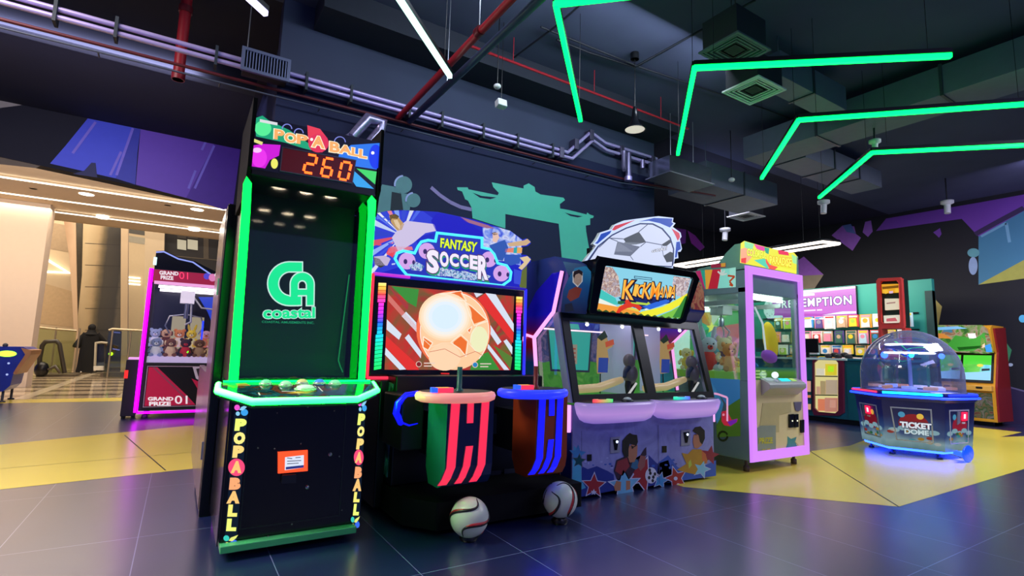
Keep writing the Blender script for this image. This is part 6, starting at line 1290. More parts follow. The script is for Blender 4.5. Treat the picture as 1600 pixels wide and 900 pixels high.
q = G(); q.box(10.40, 10.43, 3.95, 4.93, .1, 1.1, D('#145f66', .4)); q.build('end_panel', t)
# monitors on the counter
for y, lab in ((6.65, 'black screen back on the redemption counter, seen through the claw machine'), (5.75, 'black screen back on the redemption counter, right of the claw machine')):
    q = G(); q.box(10.6, 10.64, y - .22, y + .20, 1.30, 1.58, BLACK); q.box(10.58, 10.70, y - .07, y + .07, 1.20, 1.21, BLACK); q.box(10.62, 10.65, y - .03, y + .03, 1.20, 1.32, BLACK); q.solo('monitor', lab, 'monitor', (10.62, y, 1.20), None, .004)
g = G()
for i in range(5): g.ell((10.75 + .05 * (i % 2), 5.05 + .09 * i, 1.24 + .03 * (i % 2)), (.06, .07, .05), D('#15121a', .6), 10, 7)
g.solo('dark_bag_heap', 'low heap of black bags at the end of the redemption counter', 'bag', (10.8, 5.2, 1.2))
# screen sign
t = thing('redemption_screen', 'wide pink and white lit screen reading REDEMPTION over the prize wall', 'screen', (XW - .05, 6.6, 2.1))
fsn = FX(XW - .07); y0, y1, z0, z1 = 5.66, 7.75, 2.15, 2.82
q = G(); q.box(XW - .07, XW - .005, y0, y1, z0, z1, BLACK); q.build('screen_body', t, .004)
q = G(); F_ = lambda pts, m, d: q.flat(fsn, [(-a, b) for a, b in pts], d, m)
F_([(y1 - .01, z0 + .01), (y1 - .01, z1 - .01), (y0 + .01, z1 - .01), (y0 + .01, z0 + .01)], E('#d878e0', 1.05), .001)
F_([(y1, z1 - .12), (y1, z1 - .01), (y0 + .01, z1 - .01), (y0 + .01, z1 - .06)], E('#ffd8ff', 1.1), .002); F_([(y1, z1 - .16), (y1, z1 - .06), (y0 + .9, z1 - .10), (y0 + .9, z1 - .15)], E('#ffffff', 1.2), .003); F_([(y1, z0 + .01), (y1, z0 + .16), (y0 + .75, z0 + .08), (y0 + .01, z0 + .10), (y0 + .01, z0 + .01)], E('#c858d0', 1.0), .002); F_([(y0 + .75, z0 + .05), (y0 + .3, z0 + .11), (y0 + .02, z0 + .10), (y0 + .02, z0 + .05)], E('#e8f8ff', 1.2), .003); F_([(y1 - .02, z0 + .02), (y1 - .02, z0 + .10), (y1 - .4, z0 + .08), (y1 - .4, z0 + .03)], E('#d8f8ff', 1.2), .003)
qd = [(-7.36, 2.61), (-5.76, 2.61), (-5.76, 2.41), (-7.36, 2.41)]
q.text('REDEMPTION', fsn, qd, E('#6a4aa8', .9), .004, bold=.03, grow=.05, px=False, space=1.15); q.text('REDEMPTION', fsn, qd, E('#ffffff', 1.5), .006, bold=.02, px=False, space=1.15)
for a, b in ((7.0, 6.85), (6.82, 6.55), (6.52, 6.4)): q.line(fsn, [(-a, 2.32), (-b, 2.32)], .035, .004, E('#ffe8ff', 1.1))
q.build('screen_picture', t)
# prize packs on pegs
COLS = [('#f0f0f6', 'white'), ('#e4e0d8', 'off-white'), ('#b8dce8', 'pale blue'), ('#f0d8c0', 'peach'), ('#3a8ac8', 'blue'), ('#a8c84a', 'lime green'), ('#d84a4a', 'red'), ('#f0a83a', 'orange'), ('#e8d03a', 'yellow'), ('#8a8f9c', 'grey'), ('#e890a8', 'pink'), ('#c8a888', 'tan'), ('#3f6a5a', 'dark green'), ('#5a4a8a', 'purple')]
ORD = ['first', 'second', 'third', 'fourth', 'fifth', 'sixth', 'seventh', 'eighth', 'ninth', 'tenth', 'eleventh', 'twelfth', 'thirteenth', 'fourteenth']
rows = [(2.00, .26, 'top', 12, 4.72), (1.66, .25, 'second', 12, 4.78), (1.34, .20, 'third', 12, 4.85), (1.08, .16, 'lowest', 9, 5.15)]
t = thing('peg_rail_rack', 'dark peg rails fixed to the teal prize wall', 'rack', (XW, 6, 1.0))
for zc, h, nm, n, ys in rows:
    q = G(); q.box(XW - .03, XW, 4.55, 7.9, zc + .155, zc + .18, BLACK); q.build('rail', t)
    q = G(); [q.tube([(XW, ys + k * .245, zc + .165), (XW - .125, ys + k * .245, zc + .165)], .005, STEEL, 5) for k in range(n)]; q.build('peg', t)
for k in range(9): q = G(); q.ell((XW - .13, 5.72 + k * .22, 2.11), (.05, .06, .02), E('#fff4e8', 2.0), 10, 6); q.build('rail_lamp', t)
for zc, h, nm, n, ys in rows:
    for k in range(n):
        y = ys + k * .245; X = XW - .13 - .05 * random.random(); c_, cn = random.choice(COLS); c2, _ = random.choice(COLS); w = .20 + .05 * random.random(); hh = h * (.95 + .25 * random.random())
        q = G(); q.box(X - .02, X, y - w / 2, y + w / 2, zc + .165 - hh, zc + .165, D(c_, .4)); fr_ = FX(X - .021)
        q.prism(fr_, [(-y - w * .36, zc + .13 - hh * .85), (-y + w * .36, zc + .13 - hh * .85), (-y + w * .30, zc + .09), (-y - w * .32, zc + .09)], 0, .03, D(c2, .4)); q.flat(fr_, [(-y - w * .4, zc + .11), (-y + w * .4, zc + .11), (-y + w * .4, zc + .15), (-y - w * .4, zc + .15)], .001, D(random.choice(COLS)[0], .4))
        q.disc(fr_, (-y, zc + .03), w * .22, .031, D(random.choice(COLS)[0], .4), n=10)
        q.solo('prize_pack', '%s prize pack hanging on the %s peg row, %s from the right' % (cn, nm, ORD[k]), 'prize pack', (X, y, zc), 'prize packs hanging on the %s peg row' % nm)
# red display tower
t = thing('display_tower', 'tall red framed display tower with gold car sign and lit shelves', 'display stand', (11.1, 4.4, 0))
ft_ = FX(11.0); o5 = CR(1220, 420, 6.43)
q = G(); o_ = o5((955, 120), (975, 95), (1195, 85), (1215, 100), (1240, 570), (1230, 600), (985, 605), (975, 560)); i_ = o5((995, 145), (1010, 125), (1160, 118), (1185, 140), (1200, 530), (1190, 548), (1025, 550), (1010, 530))
q.frame(ft_, o_, i_, -.07, 0, D('#f04a44', 0.4), px=True); fr0 = q.build('red_frame', t, .01)
q = G(); q.prism(ft_, o_, -.25, -.07, D('#0c2a24', .5), px=True)
for c_, pts in (('#f0a82a', ((1010, 155), (1185, 150), (1190, 235), (1015, 245))), ('#e8d8b8', ((1040, 300), (1180, 298), (1190, 405), (1045, 415))), ('#e8e0c8', ((1030, 470), (1195, 462), (1195, 540), (1035, 545)))): q.prism(ft_, o5(*pts), -.069, -.01, E(c_, .6, base=c_), px=True)
q.build('tower_shelves', fr0)
q = G(); 
for pts, c_ in ((((1015, 180), (1180, 165), (1180, 190), (1020, 205)), '#8a5a10'), (((1085, 225), (1125, 222), (1125, 245), (1088, 248)), '#f0c8e8'), (((1060, 340), (1150, 330), (1150, 345), (1060, 355)), '#b08a80'), (((1060, 500), (1150, 490), (1170, 525), (1060, 530)), '#d86a70')): q.flat(ft_, o5(*pts), -.008, E(c_, .5, base=c_), px=True)
q.disc(ft_, o5((1052, 228))[0], 3.6, -.006, E('#ffc83a', .9), px=True); q.disc(ft_, o5((1165, 218))[0], 3.6, -.006, E('#ffc83a', .9), px=True); q.build('shelf_goods', fr0)
q = G(); zt = xp(1400, 514, 11.0).z
for y in (4.22, 4.60): q.box(11.0, 11.25, y - .03, y + .03, 1.2, zt + .02, D('#e0443e', .4))
q.box(11.0, 11.25, 4.22, 4.60, 1.2, 1.27, D('#e0443e', .4)); q.box(11.0, 11.25, 4.22, 4.60, 1.45, 1.49, D('#e0443e', .4)); q.build('lower_frame', t, .006)
q = G(); q.box(11.02, 11.2, 4.27, 4.55, 1.49, 1.58, E('#c8b8a8', .4, base='#c8b8a8')); q.box(11.02, 11.2, 4.27, 4.55, 1.27, 1.36, E('#c86a60', .4, base='#c86a60')); q.build('shelf_goods', t)

# ================================================================== whack game at the right wall
t = thing('hammer_game', 'yellow and red arcade cabinet with a green crocodile header and two bright screens', 'arcade machine', (13.5, 4.2, 0))
AX = 13.1; fa = FX(AX); AY0, AY1 = 3.60, 4.62
q = G(); q.prism(Fr((0, AY0, 0), (1, 0, 0), (0, 0, 1)), [(AX, .08), (AX, .72), (AX + .02, .80), (AX + .22, 1.38), (AX + .10, 1.42), (AX + .02, 1.85), (AX + .12, 1.92), (AX + .75, 1.92), (AX + .75, .08)], 0, -(AY1 - AY0), D('#e0a024', .4)); q.build('cabinet', t, .01)
q = G(); q.prism(Fr((0, AY0 - .03, 0), (1, 0, 0), (0, 0, 1)), [(AX, .10), (AX + .02, .74), (AX + .25, 1.40), (AX + .14, 1.86), (AX + .75, 1.9), (AX + .75, .08)], 0, -.03, D('#8c1c20', .4)); q.build('side_panel', t)
q = G(); hdq = [(1441, 513), (1445, 508), (1535, 508), (1543, 514), (1553, 551), (1540, 553), (1462, 548), (1455, 545)]
fh2 = FX(AX + .0); q.prism(fh2, hdq, 0, .03, blotch('header_print', ['#4fa83c', '#3a8a34', '#8ad04a', '#f0e0c0', '#d88a4a', '#68b8e0'], 5, .42, .4, 1.2), px=True)
c7 = CR(1310, 500, 3.75)
for pts, c_ in ((((690, 90), (800, 110), (860, 75), (870, 130), (800, 180), (700, 185), (640, 150)), '#3f9a34'), (((760, 80), (805, 78), (812, 105), (770, 112)), '#f8f8f0'), (((510, 75), (620, 80), (670, 110), (540, 105)), '#d88a3a'), (((840, 100), (862, 115), (862, 160), (835, 165)), '#f0c8a0'), (((700, 160), (850, 150), (840, 165), (710, 178)), '#1f5a24'), (((520, 45), (700, 38), (760, 50), (560, 62)), '#7fc0e8'), (((860, 150), (895, 140), (905, 188), (870, 188)), '#3a90d8')): q.flat(fh2, c7(*pts), .032, E(c_, .5, base=c_), px=True)
q.build('header', t, .004)
q = G(); fsc = Fr((AX + .01, AY1, .80), (0, -1, 0), (.20, 0, .58)); wS = AY1 - AY0; hS = math.hypot(.20, .58)
q.flat(fsc, [(0.02, 0.01), (wS - .02, .01), (wS - .02, hS), (0.02, hS)], .012, BLACK)
SCM = blotch('game_screen', ['#58c8e8', '#8ae0f0', '#6ad04a', '#48b838', '#b0e8f8'], 3, 1.1, .3, .5)
for a, b in ((.07, .49), (.53, .96)):
    q.flat(fsc, [(a, .06), (b, .06), (b, hS - .05), (a, hS - .05)], .014, SCM); q.flat(fsc, [(a, .06), (b, .06), (b, .24), (a, .20)], .015, E('#9ad8f8', 1.05)); q.flat(fsc, [(a, hS * .62), (b, hS * .6), (b, hS - .05), (a, hS - .05)], .015, E('#4fd83a', 1.05)); q.disc(fsc, ((a + b) / 2 + .05, hS * .58), .05, .016, E('#f0d84a', 1.1), ry=.03); q.flat(fsc, [(b - .14, .24), (b - .02, .26), (b - .02, .30), (b - .14, .29)], .016, D('#1a2a3a'))
q.build('screen', t)
q = G(); q.box(AX - .12, AX + .05, AY0 + .02, AY1 - .02, .66, .76, D('#e8b04a', .4)); [q.box(AX - .13, AX - .10, AY0 + .15 + k * .5, AY0 + .25 + k * .5, .70, .74, BLACK) for k in range(2)]; q.build('control_panel', t, .01)
q = G(); q.flat(fa, [(-AY1 + .05, .14), (-AY0 - .05, .14), (-AY0 - .05, .62), (-AY1 + .05, .62)], .002, blotch('lower_print', ['#b02a24', '#e8c090', '#4a9a4a', '#f0e0d0', '#8c1c20'], 6, .15)); q.build('lower_artwork', t)
for k in range(2): q = G(); q.box(AX + .1 + k * .5, AX + .2 + k * .5, AY0 + .1, AY1 - .1, 0, .08, BLACK); q.build('foot', t)

# ================================================================== claw machine by the mall opening
GX0, GX1, GY = -.46, .64, 9.75
t = thing('prize_claw_machine', 'black and magenta claw machine full of soft toys, outlined in purple light', 'claw machine', (.1, 10.2, 0))
MAG = D('#b3124e', .35); fg = FY(GY - .002)
MGL = bpy.data.materials.new('magenta_light'); MGL.use_nodes = True; _b = MGL.node_tree.nodes['Principled BSDF']; _b.inputs['Base Color'].default_value = (.05, 0, .08, 1); _b.inputs['Emission Color'].default_value = (.62, .0, .85, 1); _b.inputs['Emission Strength'].default_value = 3.5
q = G(); q.box(GX0, GX1, GY, GY + .9, .12, .84, DARK); q.build('lower_cabinet', t, .008)
q = G(); q.prism(fg, [(GX0 + .06, .16), (GX1 - .06, .16), (GX1 - .06, .80), (GX0 + .06, .80)], 0, .01, D('#17121c', .3)); q.flat(fg, [(GX0 + .09, .19), (GX0 + .09, .77), (GX0 + .2, .77), (GX0 + .62, .34), (GX0 + .75, .19)], .012, E('#b0143f', .45, base='#b0143f'), )
q.frame(fg, [(GX0 + .07, .17), (GX1 - .07, .17), (GX1 - .07, .79), (GX0 + .07, .79)], [(GX0 + .08, .18), (GX1 - .08, .18), (GX1 - .08, .78), (GX0 + .08, .78)], .010, .013, D('#c8a8b8', .4))
q.line(fg, [(GX0 + .15, .77), (GX0 + .68, .22)], .02, .013, D('#a8506a', .4)); q.flat(fg, [(.20, .60), (.30, .55), (.62, .6), (.62, .3), (.35, .35)], .012, E('#b0143f', .3, base='#b0143f'))
q.flat(fg, [(.20, .78), (.26, .60), (.34, .55), (.40, .62), (.36, .78)], .014, D('#e8d8e4', .5)); q.flat(fg, [(.25, .75), (.29, .63), (.33, .64), (.30, .76)], .015, D('#3a2a34', .5))
W2 = E('#f8e8f0', .9)
q.text('GRAND', fg, [(231, 620), (271, 620), (271, 626), (231, 626)], W2, .015, bold=.05); q.text('PRIZE', fg, [(233, 627.5), (267, 627.5), (267, 634), (233, 634)], W2, .015, bold=.05); q.text('01', fg, [(273, 618), (293, 618), (293, 631), (273, 631)], W2, .015, bold=.01)
q.build('front_panel', t)
for x0, x1 in ((GX0, GX0 + .05), (GX1 - .05, GX1)):
    for y0, y1 in ((GY, GY + .05), (GY + .85, GY + .9)): q = G(); q.box(x0, x1, y0, y1, .84, 2.08, DARK); q.build('corner_post', t)
q = G(); q.box(GX0, GX1, GY, GY + .9, 2.05, 2.28, DARK); q.prism(fg, [(GX0 + .02, 2.07), (GX1 - .02, 2.07), (GX1 - .02, 2.27), (GX0 + .02, 2.27)], 0, .02, E('#c01f52', .6)); 
q.text('GRAND', fg, [(249, 423), (279, 425), (279, 431), (249, 429.5)], W2, .024, bold=.05); q.text('PRIZE', fg, [(251, 430.5), (271, 432), (271, 438), (251, 436.5)], W2, .024, bold=.05); q.text('01', fg, [(280, 425), (294, 426), (294, 437), (280, 436)], E('#ff3a6a', 1.2), .024, bold=.0)
q.disc(fg, (323, 432), 5, .024, E('#5a4ae0', .8), px=True); q.disc(fg, (332, 434), 6, .025, E('#f08ac8', .8), px=True); q.disc(fg, (338, 430), 3, .026, E('#ffffff', .8), px=True); q.line(fg, [(241, 441), (340, 449)], .05, .022, E('#e8a0d8', 1.1), px=True); q.build('header', t, .005)
q = G(); q.prism(fg, [(GX0 + .02, 2.28), (GX0 + .02, 2.56), (GX0 + .12, 2.58), (GX0 + .32, 2.50), (GX0 + .55, 2.46), (GX0 + .95, 2.28)], -.10, -.02, BLACKG); q.tube([fg.w(*p, .0) for p in ((GX0 + .02, 2.54), (GX0 + .12, 2.56), (GX0 + .32, 2.47), (GX0 + .52, 2.44), (GX0 + .80, 2.26))], .012, E('#8a98e8', 1.2), 6); q.tube([fg.w(GX0 + .02, 2.34, .0), fg.w(GX0 + .02, 2.46, .0)], .022, E('#c8f0f0', 1.6), 8); q.build('crest', t)
for x in (GX0 - .012, GX1 + .012): q = G(); q.tube([(x, GY - .02, .10), (x, GY - .02, 2.28)], .028, MGL, 8); q.build('magenta_light_tube', t)
q = G(); q.tube([(GX0, GY + .02, .09), (GX1, GY + .02, .09)], .018, MGL, 8); q.build('magenta_light_tube', t)
q = G(); q.prism(fg, [(GX0 + .05, .84), (GX1 - .05, .84), (GX1 - .05, 2.05), (GX0 + .05, 2.05)], -.02, -.014, glass('claw_glass2', '#ffffff', .05, .02, .4)); q.build('front_glass', t)
q = G(); q.box(GX0 + .04, GX1 - .04, GY + .86, GY + .88, .84, 2.05, D('#10142a', .4)); q.flat(FY(GY + .855), [(-.15, 1.0), (.05, 1.0), (.05, 1.6), (-.15, 1.6)], 0, E('#d8c8a8', .5)); q.flat(FY(GY + .855), [(.12, 1.0), (.32, 1.0), (.32, 1.6), (.12, 1.6)], 0, E('#d8c8a8', .5)); q.build('rear_panel', t)
q = G(); q.box(GX0 + .05, GX1 - .05, GY + .04, GY + .86, .84, .93, E('#c8b8e0', .5, base='#c8b8e0')); q.build('prize_bed', t)
q = G(); q.box(GX0 + .1, GX1 - .1, GY + .06, GY + .10, 2.0, 2.04, E('#fff0ff', 5.0)); q.box(GX0 + .1, GX1 - .1, GY + .7, GY + .74, 2.0, 2.04, E('#fff0ff', 4.0)); q.build('inner_lamp', t)
q = G(); q.box(-.06, .14, GY + .35, GY + .5, 1.80, 2.0, E('#f0e8f8', .4, base='#f0e8f8')); q.tube([(.04, GY + .42, 1.82), (.04, GY + .42, 1.55)], .03, STEEL, 10)
for sx in (-1, 1): q.tube([(.04, GY + .42, 1.62), (.04 + .22 * sx, GY + .42, 1.58), (.04 + .27 * sx, GY + .42, 1.42), (.04 + .20 * sx, GY + .42, 1.30)], .012, STEEL, 6)
q.tube([(.1, GY + .42, 1.95), (.25, GY + .40, 1.74), (.45, GY + .38, 1.72), (.6, GY + .36, 1.85)], .014, WHITE, 6); q.tube([(.10, GY + .42, 1.8), (.12, GY + .42, 1.5), (.04, GY + .42, 1.45)], .014, WHITE, 6); q.build('claw', t)
q = G(); q.box(.28, .305, GY + .3, GY + .33, .93, 1.52, E('#2038ff', 2.0)); q.build('blue_light_stick', t)
for k in range(4): q = G(); q.lathe([(0, 0), (.04, 0), (.04, .05), (.015, .06), (.015, .12)], (GX0 + .1 + .9 * (k % 2), GY + .1 + .7 * (k // 2), 0), D('#4a2a58', .4), 12); q.build('caster', t)
q = G(); q.box(.46, .52, GY - .05, GY, .62, .82, E('#3a4aff', 1.2)); q.build('blue_button_light', t)
GG = 'soft toys piled in the magenta claw machine'
TL = [(-.31, '#8a98c0', '#e8e8f0', 'side', 'grey blue and white'), (-.12, '#7a4a34', '#e8c8a0', 'side', 'brown'), (.08, '#3a2420', '#d02a2a', 'round', 'dark brown and red'), (.27, '#6a4a3a', '#a8886a', 'side', 'mid brown'), (.45, '#c8a878', '#f0e0b8', 'round', 'tan'), (.58, '#e8e0f0', '#3a3048', 'round', 'white and black')]
for i, (x, c1, c2, e_, nm) in enumerate(TL): plush('plush_toy', '%s soft toy in the front row of the magenta claw machine' % nm, (x, GY + .16, .93), .31, c1, c2, GG, e_)
TL = [(-.35, '#a8b8e0', '#f0f0ff', 'round', 'pale blue'), (-.20, '#e8b890', '#6a3424', 'side', 'peach'), (-.02, '#e0884a', '#f8e8d8', 'round', 'orange'), (.15, '#e8c83a', '#f0e8a0', 'long', 'yellow'), (.36, '#f0b8b8', '#e88a5a', 'side', 'pink'), (.52, '#f0d8c8', '#fff0e8', 'side', 'cream')]
for i, (x, c1, c2, e_, nm) in enumerate(TL): plush('plush_toy', '%s soft toy in the raised back row of the magenta claw machine' % nm, (x, GY + .52, 1.08), .31, c1, c2, GG, e_)
for z, c1, nm in ((1.33, '#f0e8f8', 'white'), (1.62, '#e8c8e8', 'pale pink')): plush('plush_toy', '%s soft toy stacked by the right wall of the magenta claw machine' % nm, (.52, GY + .60, z + .10), .27, c1, '#f8f8ff', GG, 'round')
g = G(); g.prism(FY(GY + .84), [(.20, 1.95), (.62, 1.98), (.62, 1.45), (.45, 1.5), (.36, 1.7)], 0, .03, E('#2a4ae0', .8)); g.solo('blue_banner', 'blue shiny banner behind the claw in the magenta claw machine', 'banner', (.4, GY + .83, 1.5))
# small black cabinet beside it
t = thing('change_cabinet', 'small black box cabinet left of the magenta claw machine', 'cabinet', (-.62, 9.95, 0))
q = G(); q.box(-.66, -.48, 9.80, 10.2, .04, .88, D('#1c1024', .4)); q.build('body', t, .01)
q = G(); q.box(-.665, -.62, 9.79, 9.81, .60, .72, E('#ff2a2a', 1.2)); q.build('red_lamp', t)
q = G(); q.box(-.64, -.50, 9.84, 10.1, .88, .91, E('#f0a8f0', 1.0)); q.build('lit_top', t)
for k in range(2): q = G(); q.box(-.65 + .12 * k, -.61 + .12 * k, 9.85, 10.15, 0, .04, BLACK); q.build('foot', t)

# panel standing behind the tall machine
t = thing('standing_panel', 'tall taupe panel with a black front edge behind the tall machine', 'panel', (.25, 4.5, 0))
q = G(); q.box(.205, .285, 4.17, 4.26, 0.0, 2.15, BLACKG); q.build('front_edge', t, .008)
q = G(); q.box(.20, .245, 4.26, 5.0, 0.03, 2.13, D('#6b5a58', .22, vary=.1)); q.build('side_leaf', t, .004)
q = G(); q.box(.20, .245, 5.0, 6.6, 0.0, .92, D('#7a6870', .2, vary=.1)); q.build('lower_leaf', t, .004)
for z in (.35, 1.5): q = G(); q.box(.19, .20, 4.30, 4.32, z, z + .12, STEEL); q.build('hinge', t)

# ================================================================== blue table game at the left edge
t = thing('blue_table_game', 'blue table game with a green light at the left picture edge', 'arcade machine', (-2.9, 13.5, 0))
q = G(); fbt = FY(12.9); q.prism(Fr((0, 12.9, 0), (1, 0, 0), (0, 0, 1)), [(-3.9, .98), (-2.42, 1.0), (-2.30, .93), (-2.30, .86), (-2.42, .62), (-2.50, .50), (-2.52, .30), (-2.60, .20), (-3.9, .12)], 0, -.8, D('#1a2f9c', .3, vary=.3, scale=5)); q.build('body', t, .01)
q = G(); q.prism(Fr((0, 12.89, 0), (1, 0, 0), (0, 0, 1)), [(-2.44, .98), (-2.29, .94), (-2.30, .86), (-2.41, .62), (-2.46, .50), (-2.50, .52), (-2.45, .66), (-2.37, .86)], -.82, .02, D('#b07a4a', .35)); q.build('side_trim', t, .004)
q = G(); q.disc(Fr((0, 12.895, 0), (1, 0, 0), (0, 0, 1)), (-2.62, .87), .13, .006, E('#a8ff3a', 2.6), ry=.055); q.build('green_light', t)
q = G(); [q.disc(Fr((0, 12.895, 0), (1, 0, 0), (0, 0, 1)), (-3.2 + .31 * (k % 3), .7 - .2 * (k // 3)), .018, .005, E('#b8c8ff', .9)) for k in range(6)]; q.build('rivet_light', t)
q = G(); q.ell((-2.68, 13.0, 1.02), .04, GREY, 12, 8); q.build('knob', t)
for x in (-2.62, -3.6):
    for y in (13.0, 13.6): q = G(); q.lathe([(0, 0), (.05, 0), (.05, .02), (.02, .03), (.02, .22)], (x, y, 0), GREY, 12); q.build('foot', t)

# ================================================================== mall beyond the opening
MW = D('#d9c3a0', .7, vary=.04, scale=.6); MW2 = D('#c8b08c', .7, vary=.05, scale=.6)
SL = E('#fff2dc', 3.0)
g = G(); g.box(-16, 1.6, 10.8, 19.0, 4.5, 4.7, D('#d3bda0', .8, vary=.03)); g.box(-16, 1.6, 14.6, 15.9, 4.44, 4.5, D('#cdb69a', .8, vary=.03)); struct('ceiling_mall', g)
for y, lab in ((14.43, 'nearest'), (16.02, 'middle'), (17.56, 'farthest')):
    q = G(); q.box(-12, 1.2, y - .03, y + .03, 4.42, 4.44, SL); q.solo('linear_ceiling_light', '%s of the three long white light lines in the mall ceiling' % lab, 'ceiling light', (-4, y, 4.43), 'light lines of the mall ceiling')
for i, (x, y) in enumerate(((135, 304), (308, 328), (160, 341), (303, 360))):
    p = zp(x, y, 4.43); q = G(); q.lathe([(0, 0), (.12, 0), (.14, .0), (.14, .07)], p, E('#fff4e0', 4.0), 20); q.solo('round_downlight', ('round downlight between the first two mall light lines, left', 'round downlight near the right end of the mall light lines', 'round downlight between the last two mall light lines, left', 'round downlight behind the last mall light line, right')[i], 'downlight', tuple(p))
for i, (x, y) in enumerate(((52, 295), (262, 321))):
    p = zp(x, y, 4.44); q = G(); q.lathe([(0, 0), (.07, 0), (.09, .05)], p, D('#5a4a3a', .5), 16); q.solo('ceiling_speaker', ('small dark sensor in the mall ceiling, left', 'small grey sensor in the mall ceiling above the claw machine')[i], 'speaker', tuple(p))
g = G(); g.box(-16, 6, 34, 34.3, 0, 9, MW); struct('wall_mall_back', g)
g = G(); g.box(-16, -3.04, 17.0, 17.6, 0, 4.5, D('#cfbaa2', .6, vary=.03)); struct('wall_mall_left', g)
g = G(); g.box(-16, 6, 19.0, 19.2, 4.5, 5.4, MW2); struct('wall_mall_fascia', g)
g = G(); g.box(-16, 6, 19.2, 34, 8.0, 8.2, D('#d3bda0', .8)); struct('ceiling_atrium', g)
f26 = FY(26)
g = G(); g.prism(f26, [(60, 330), (112, 335), (118, 400), (124, 512), (124, 590), (40, 590), (40, 400)], -.2, 0, D('#dcc49c', .7, vary=.03), px=True); g.flat(f26, [(64, 345), (104, 352), (112, 395), (60, 385)], .01, D('#b59c7a', .7), px=True); g.flat(f26, [(60, 440), (112, 455), (118, 512), (60, 505)], .01, D('#d2b488', .7), px=True); struct('wall_upper_gallery', g)
t = thing('v_shaped_light', 'slim white V-shaped light on the pale gallery ceiling', 'ceiling light', tuple(yp(107, 425, 25.9)))
q = G(); P = [yp(x, y, 25.88) for x, y in ((59, 397), (107, 426), (57, 424))]; q.tube(P, .05, SL, 8); q.build('light_tube', t)
# stone clad column with folds
ST = grad('stone_cladding', [(0, '#c9b48a'), (.30, '#b59c72'), (.45, '#7a6a48'), (.55, '#4a4334'), (.9, '#3a362c'), (1, '#5a5240')], 0, -.72, .42, emit=0, noise=.12, rough=.4)
f23 = FY(24.6)
t = thing('stone_column', 'broad column clad in dark veined stone behind the person in black', 'column', tuple(zp(158, 583, 0)))
t.location = (-2.15, 24.6, 0)
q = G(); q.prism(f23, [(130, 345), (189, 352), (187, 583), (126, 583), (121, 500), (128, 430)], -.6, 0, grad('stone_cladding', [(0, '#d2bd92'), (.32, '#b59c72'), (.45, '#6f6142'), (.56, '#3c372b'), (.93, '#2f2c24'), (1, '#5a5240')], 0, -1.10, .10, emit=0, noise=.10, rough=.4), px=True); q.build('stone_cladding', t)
q = G(); [q.line(f23, [(133, 380 + k * 34), (188, 383 + k * 33)], .02, .005, D('#2a261e', .6), px=True) for k in range(6)]; q.build('cladding_joint', t)
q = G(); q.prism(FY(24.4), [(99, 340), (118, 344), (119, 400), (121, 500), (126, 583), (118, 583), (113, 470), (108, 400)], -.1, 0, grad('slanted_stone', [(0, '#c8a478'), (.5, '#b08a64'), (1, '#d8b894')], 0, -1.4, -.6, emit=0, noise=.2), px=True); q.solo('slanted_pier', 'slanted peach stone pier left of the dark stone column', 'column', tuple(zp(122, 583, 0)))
q = G(); q.prism(FY(25.7), [(117, 344), (128, 346), (130, 420), (127, 500), (127, 581), (122, 581), (121, 500), (118, 400)], -.1, 0, D('#4a4230', .5, vary=.3), px=True); q.solo('dark_stone_strip', 'narrow dark stone strip between the peach pier and the column', 'column', tuple(zp(123, 560, 0)))
q = G(); q.prism(FY(24.0), [(189, 350), (200, 352), (199, 583), (188, 583)], -.4, 0, MW2, px=True); q.solo('pale_pilaster', 'narrow pale pilaster right of the dark stone column', 'column', tuple(zp(193, 583, 0)))
g = G(); f28 = FY(28); g.prism(f28, [(196, 345), (232, 350), (232, 583), (196, 583)], -.2, 0, D('#d8c096', .7, vary=.03), px=True); g.flat(f28, [(200, 352), (226, 356), (226, 368), (200, 364)], .01, D('#4a4638', .4), px=True); g.flat(f28, [(200, 368), (227, 372), (226, 382), (200, 378)], .01, D('#a8a088', .5), px=True)
struct('wall_shopfront', g)
for k in range(3): q = G(); a, b = yp(199, 433 + k * 5, 27.955), yp(219, 435 + k * 5, 27.955); q.tube([a, b], .035, SL, 6); q.solo('strip_light', ('top', 'middle', 'lowest')[k] + ' of three short light strips right of the dark stone column', 'wall light', tuple(a), 'short light strips beside the dark stone column')
q = G(); q.prism(FY(21.5), [(227, 352), (257, 356), (254, 583), (223, 583)], -.6, 0, D('#dcc8a2', .65, vary=.03), px=True); q.solo('pale_column', 'pale square column just left of the magenta claw machine', 'column', tuple(zp(240, 583, 0)))
g = G(); f22 = FY(22); g.prism(f22, [(257, 350), (420, 375), (420, 583), (254, 583)], -.3, 0, D('#15130f', .5), px=True)
for a, b in ((277, 291), (293, 309)): g.prism(f22, [(a, 374), (b, 376), (b, 391), (a, 389)], 0, .03, E('#e0d2b0', .7), px=True); g.prism(f22, [(a, 366), (b, 368), (b, 374), (a, 372)], 0, .02, D('#3a352a', .5), px=True)
g.line(f22, [(262, 399), (345, 407)], .03, .01, D('#5a503c', .4), px=True); g.prism(f22, [(318, 370), (326, 371), (326, 405), (318, 404)], 0, .02, D('#4a4232', .5), px=True)
struct('wall_dark_shop', g)
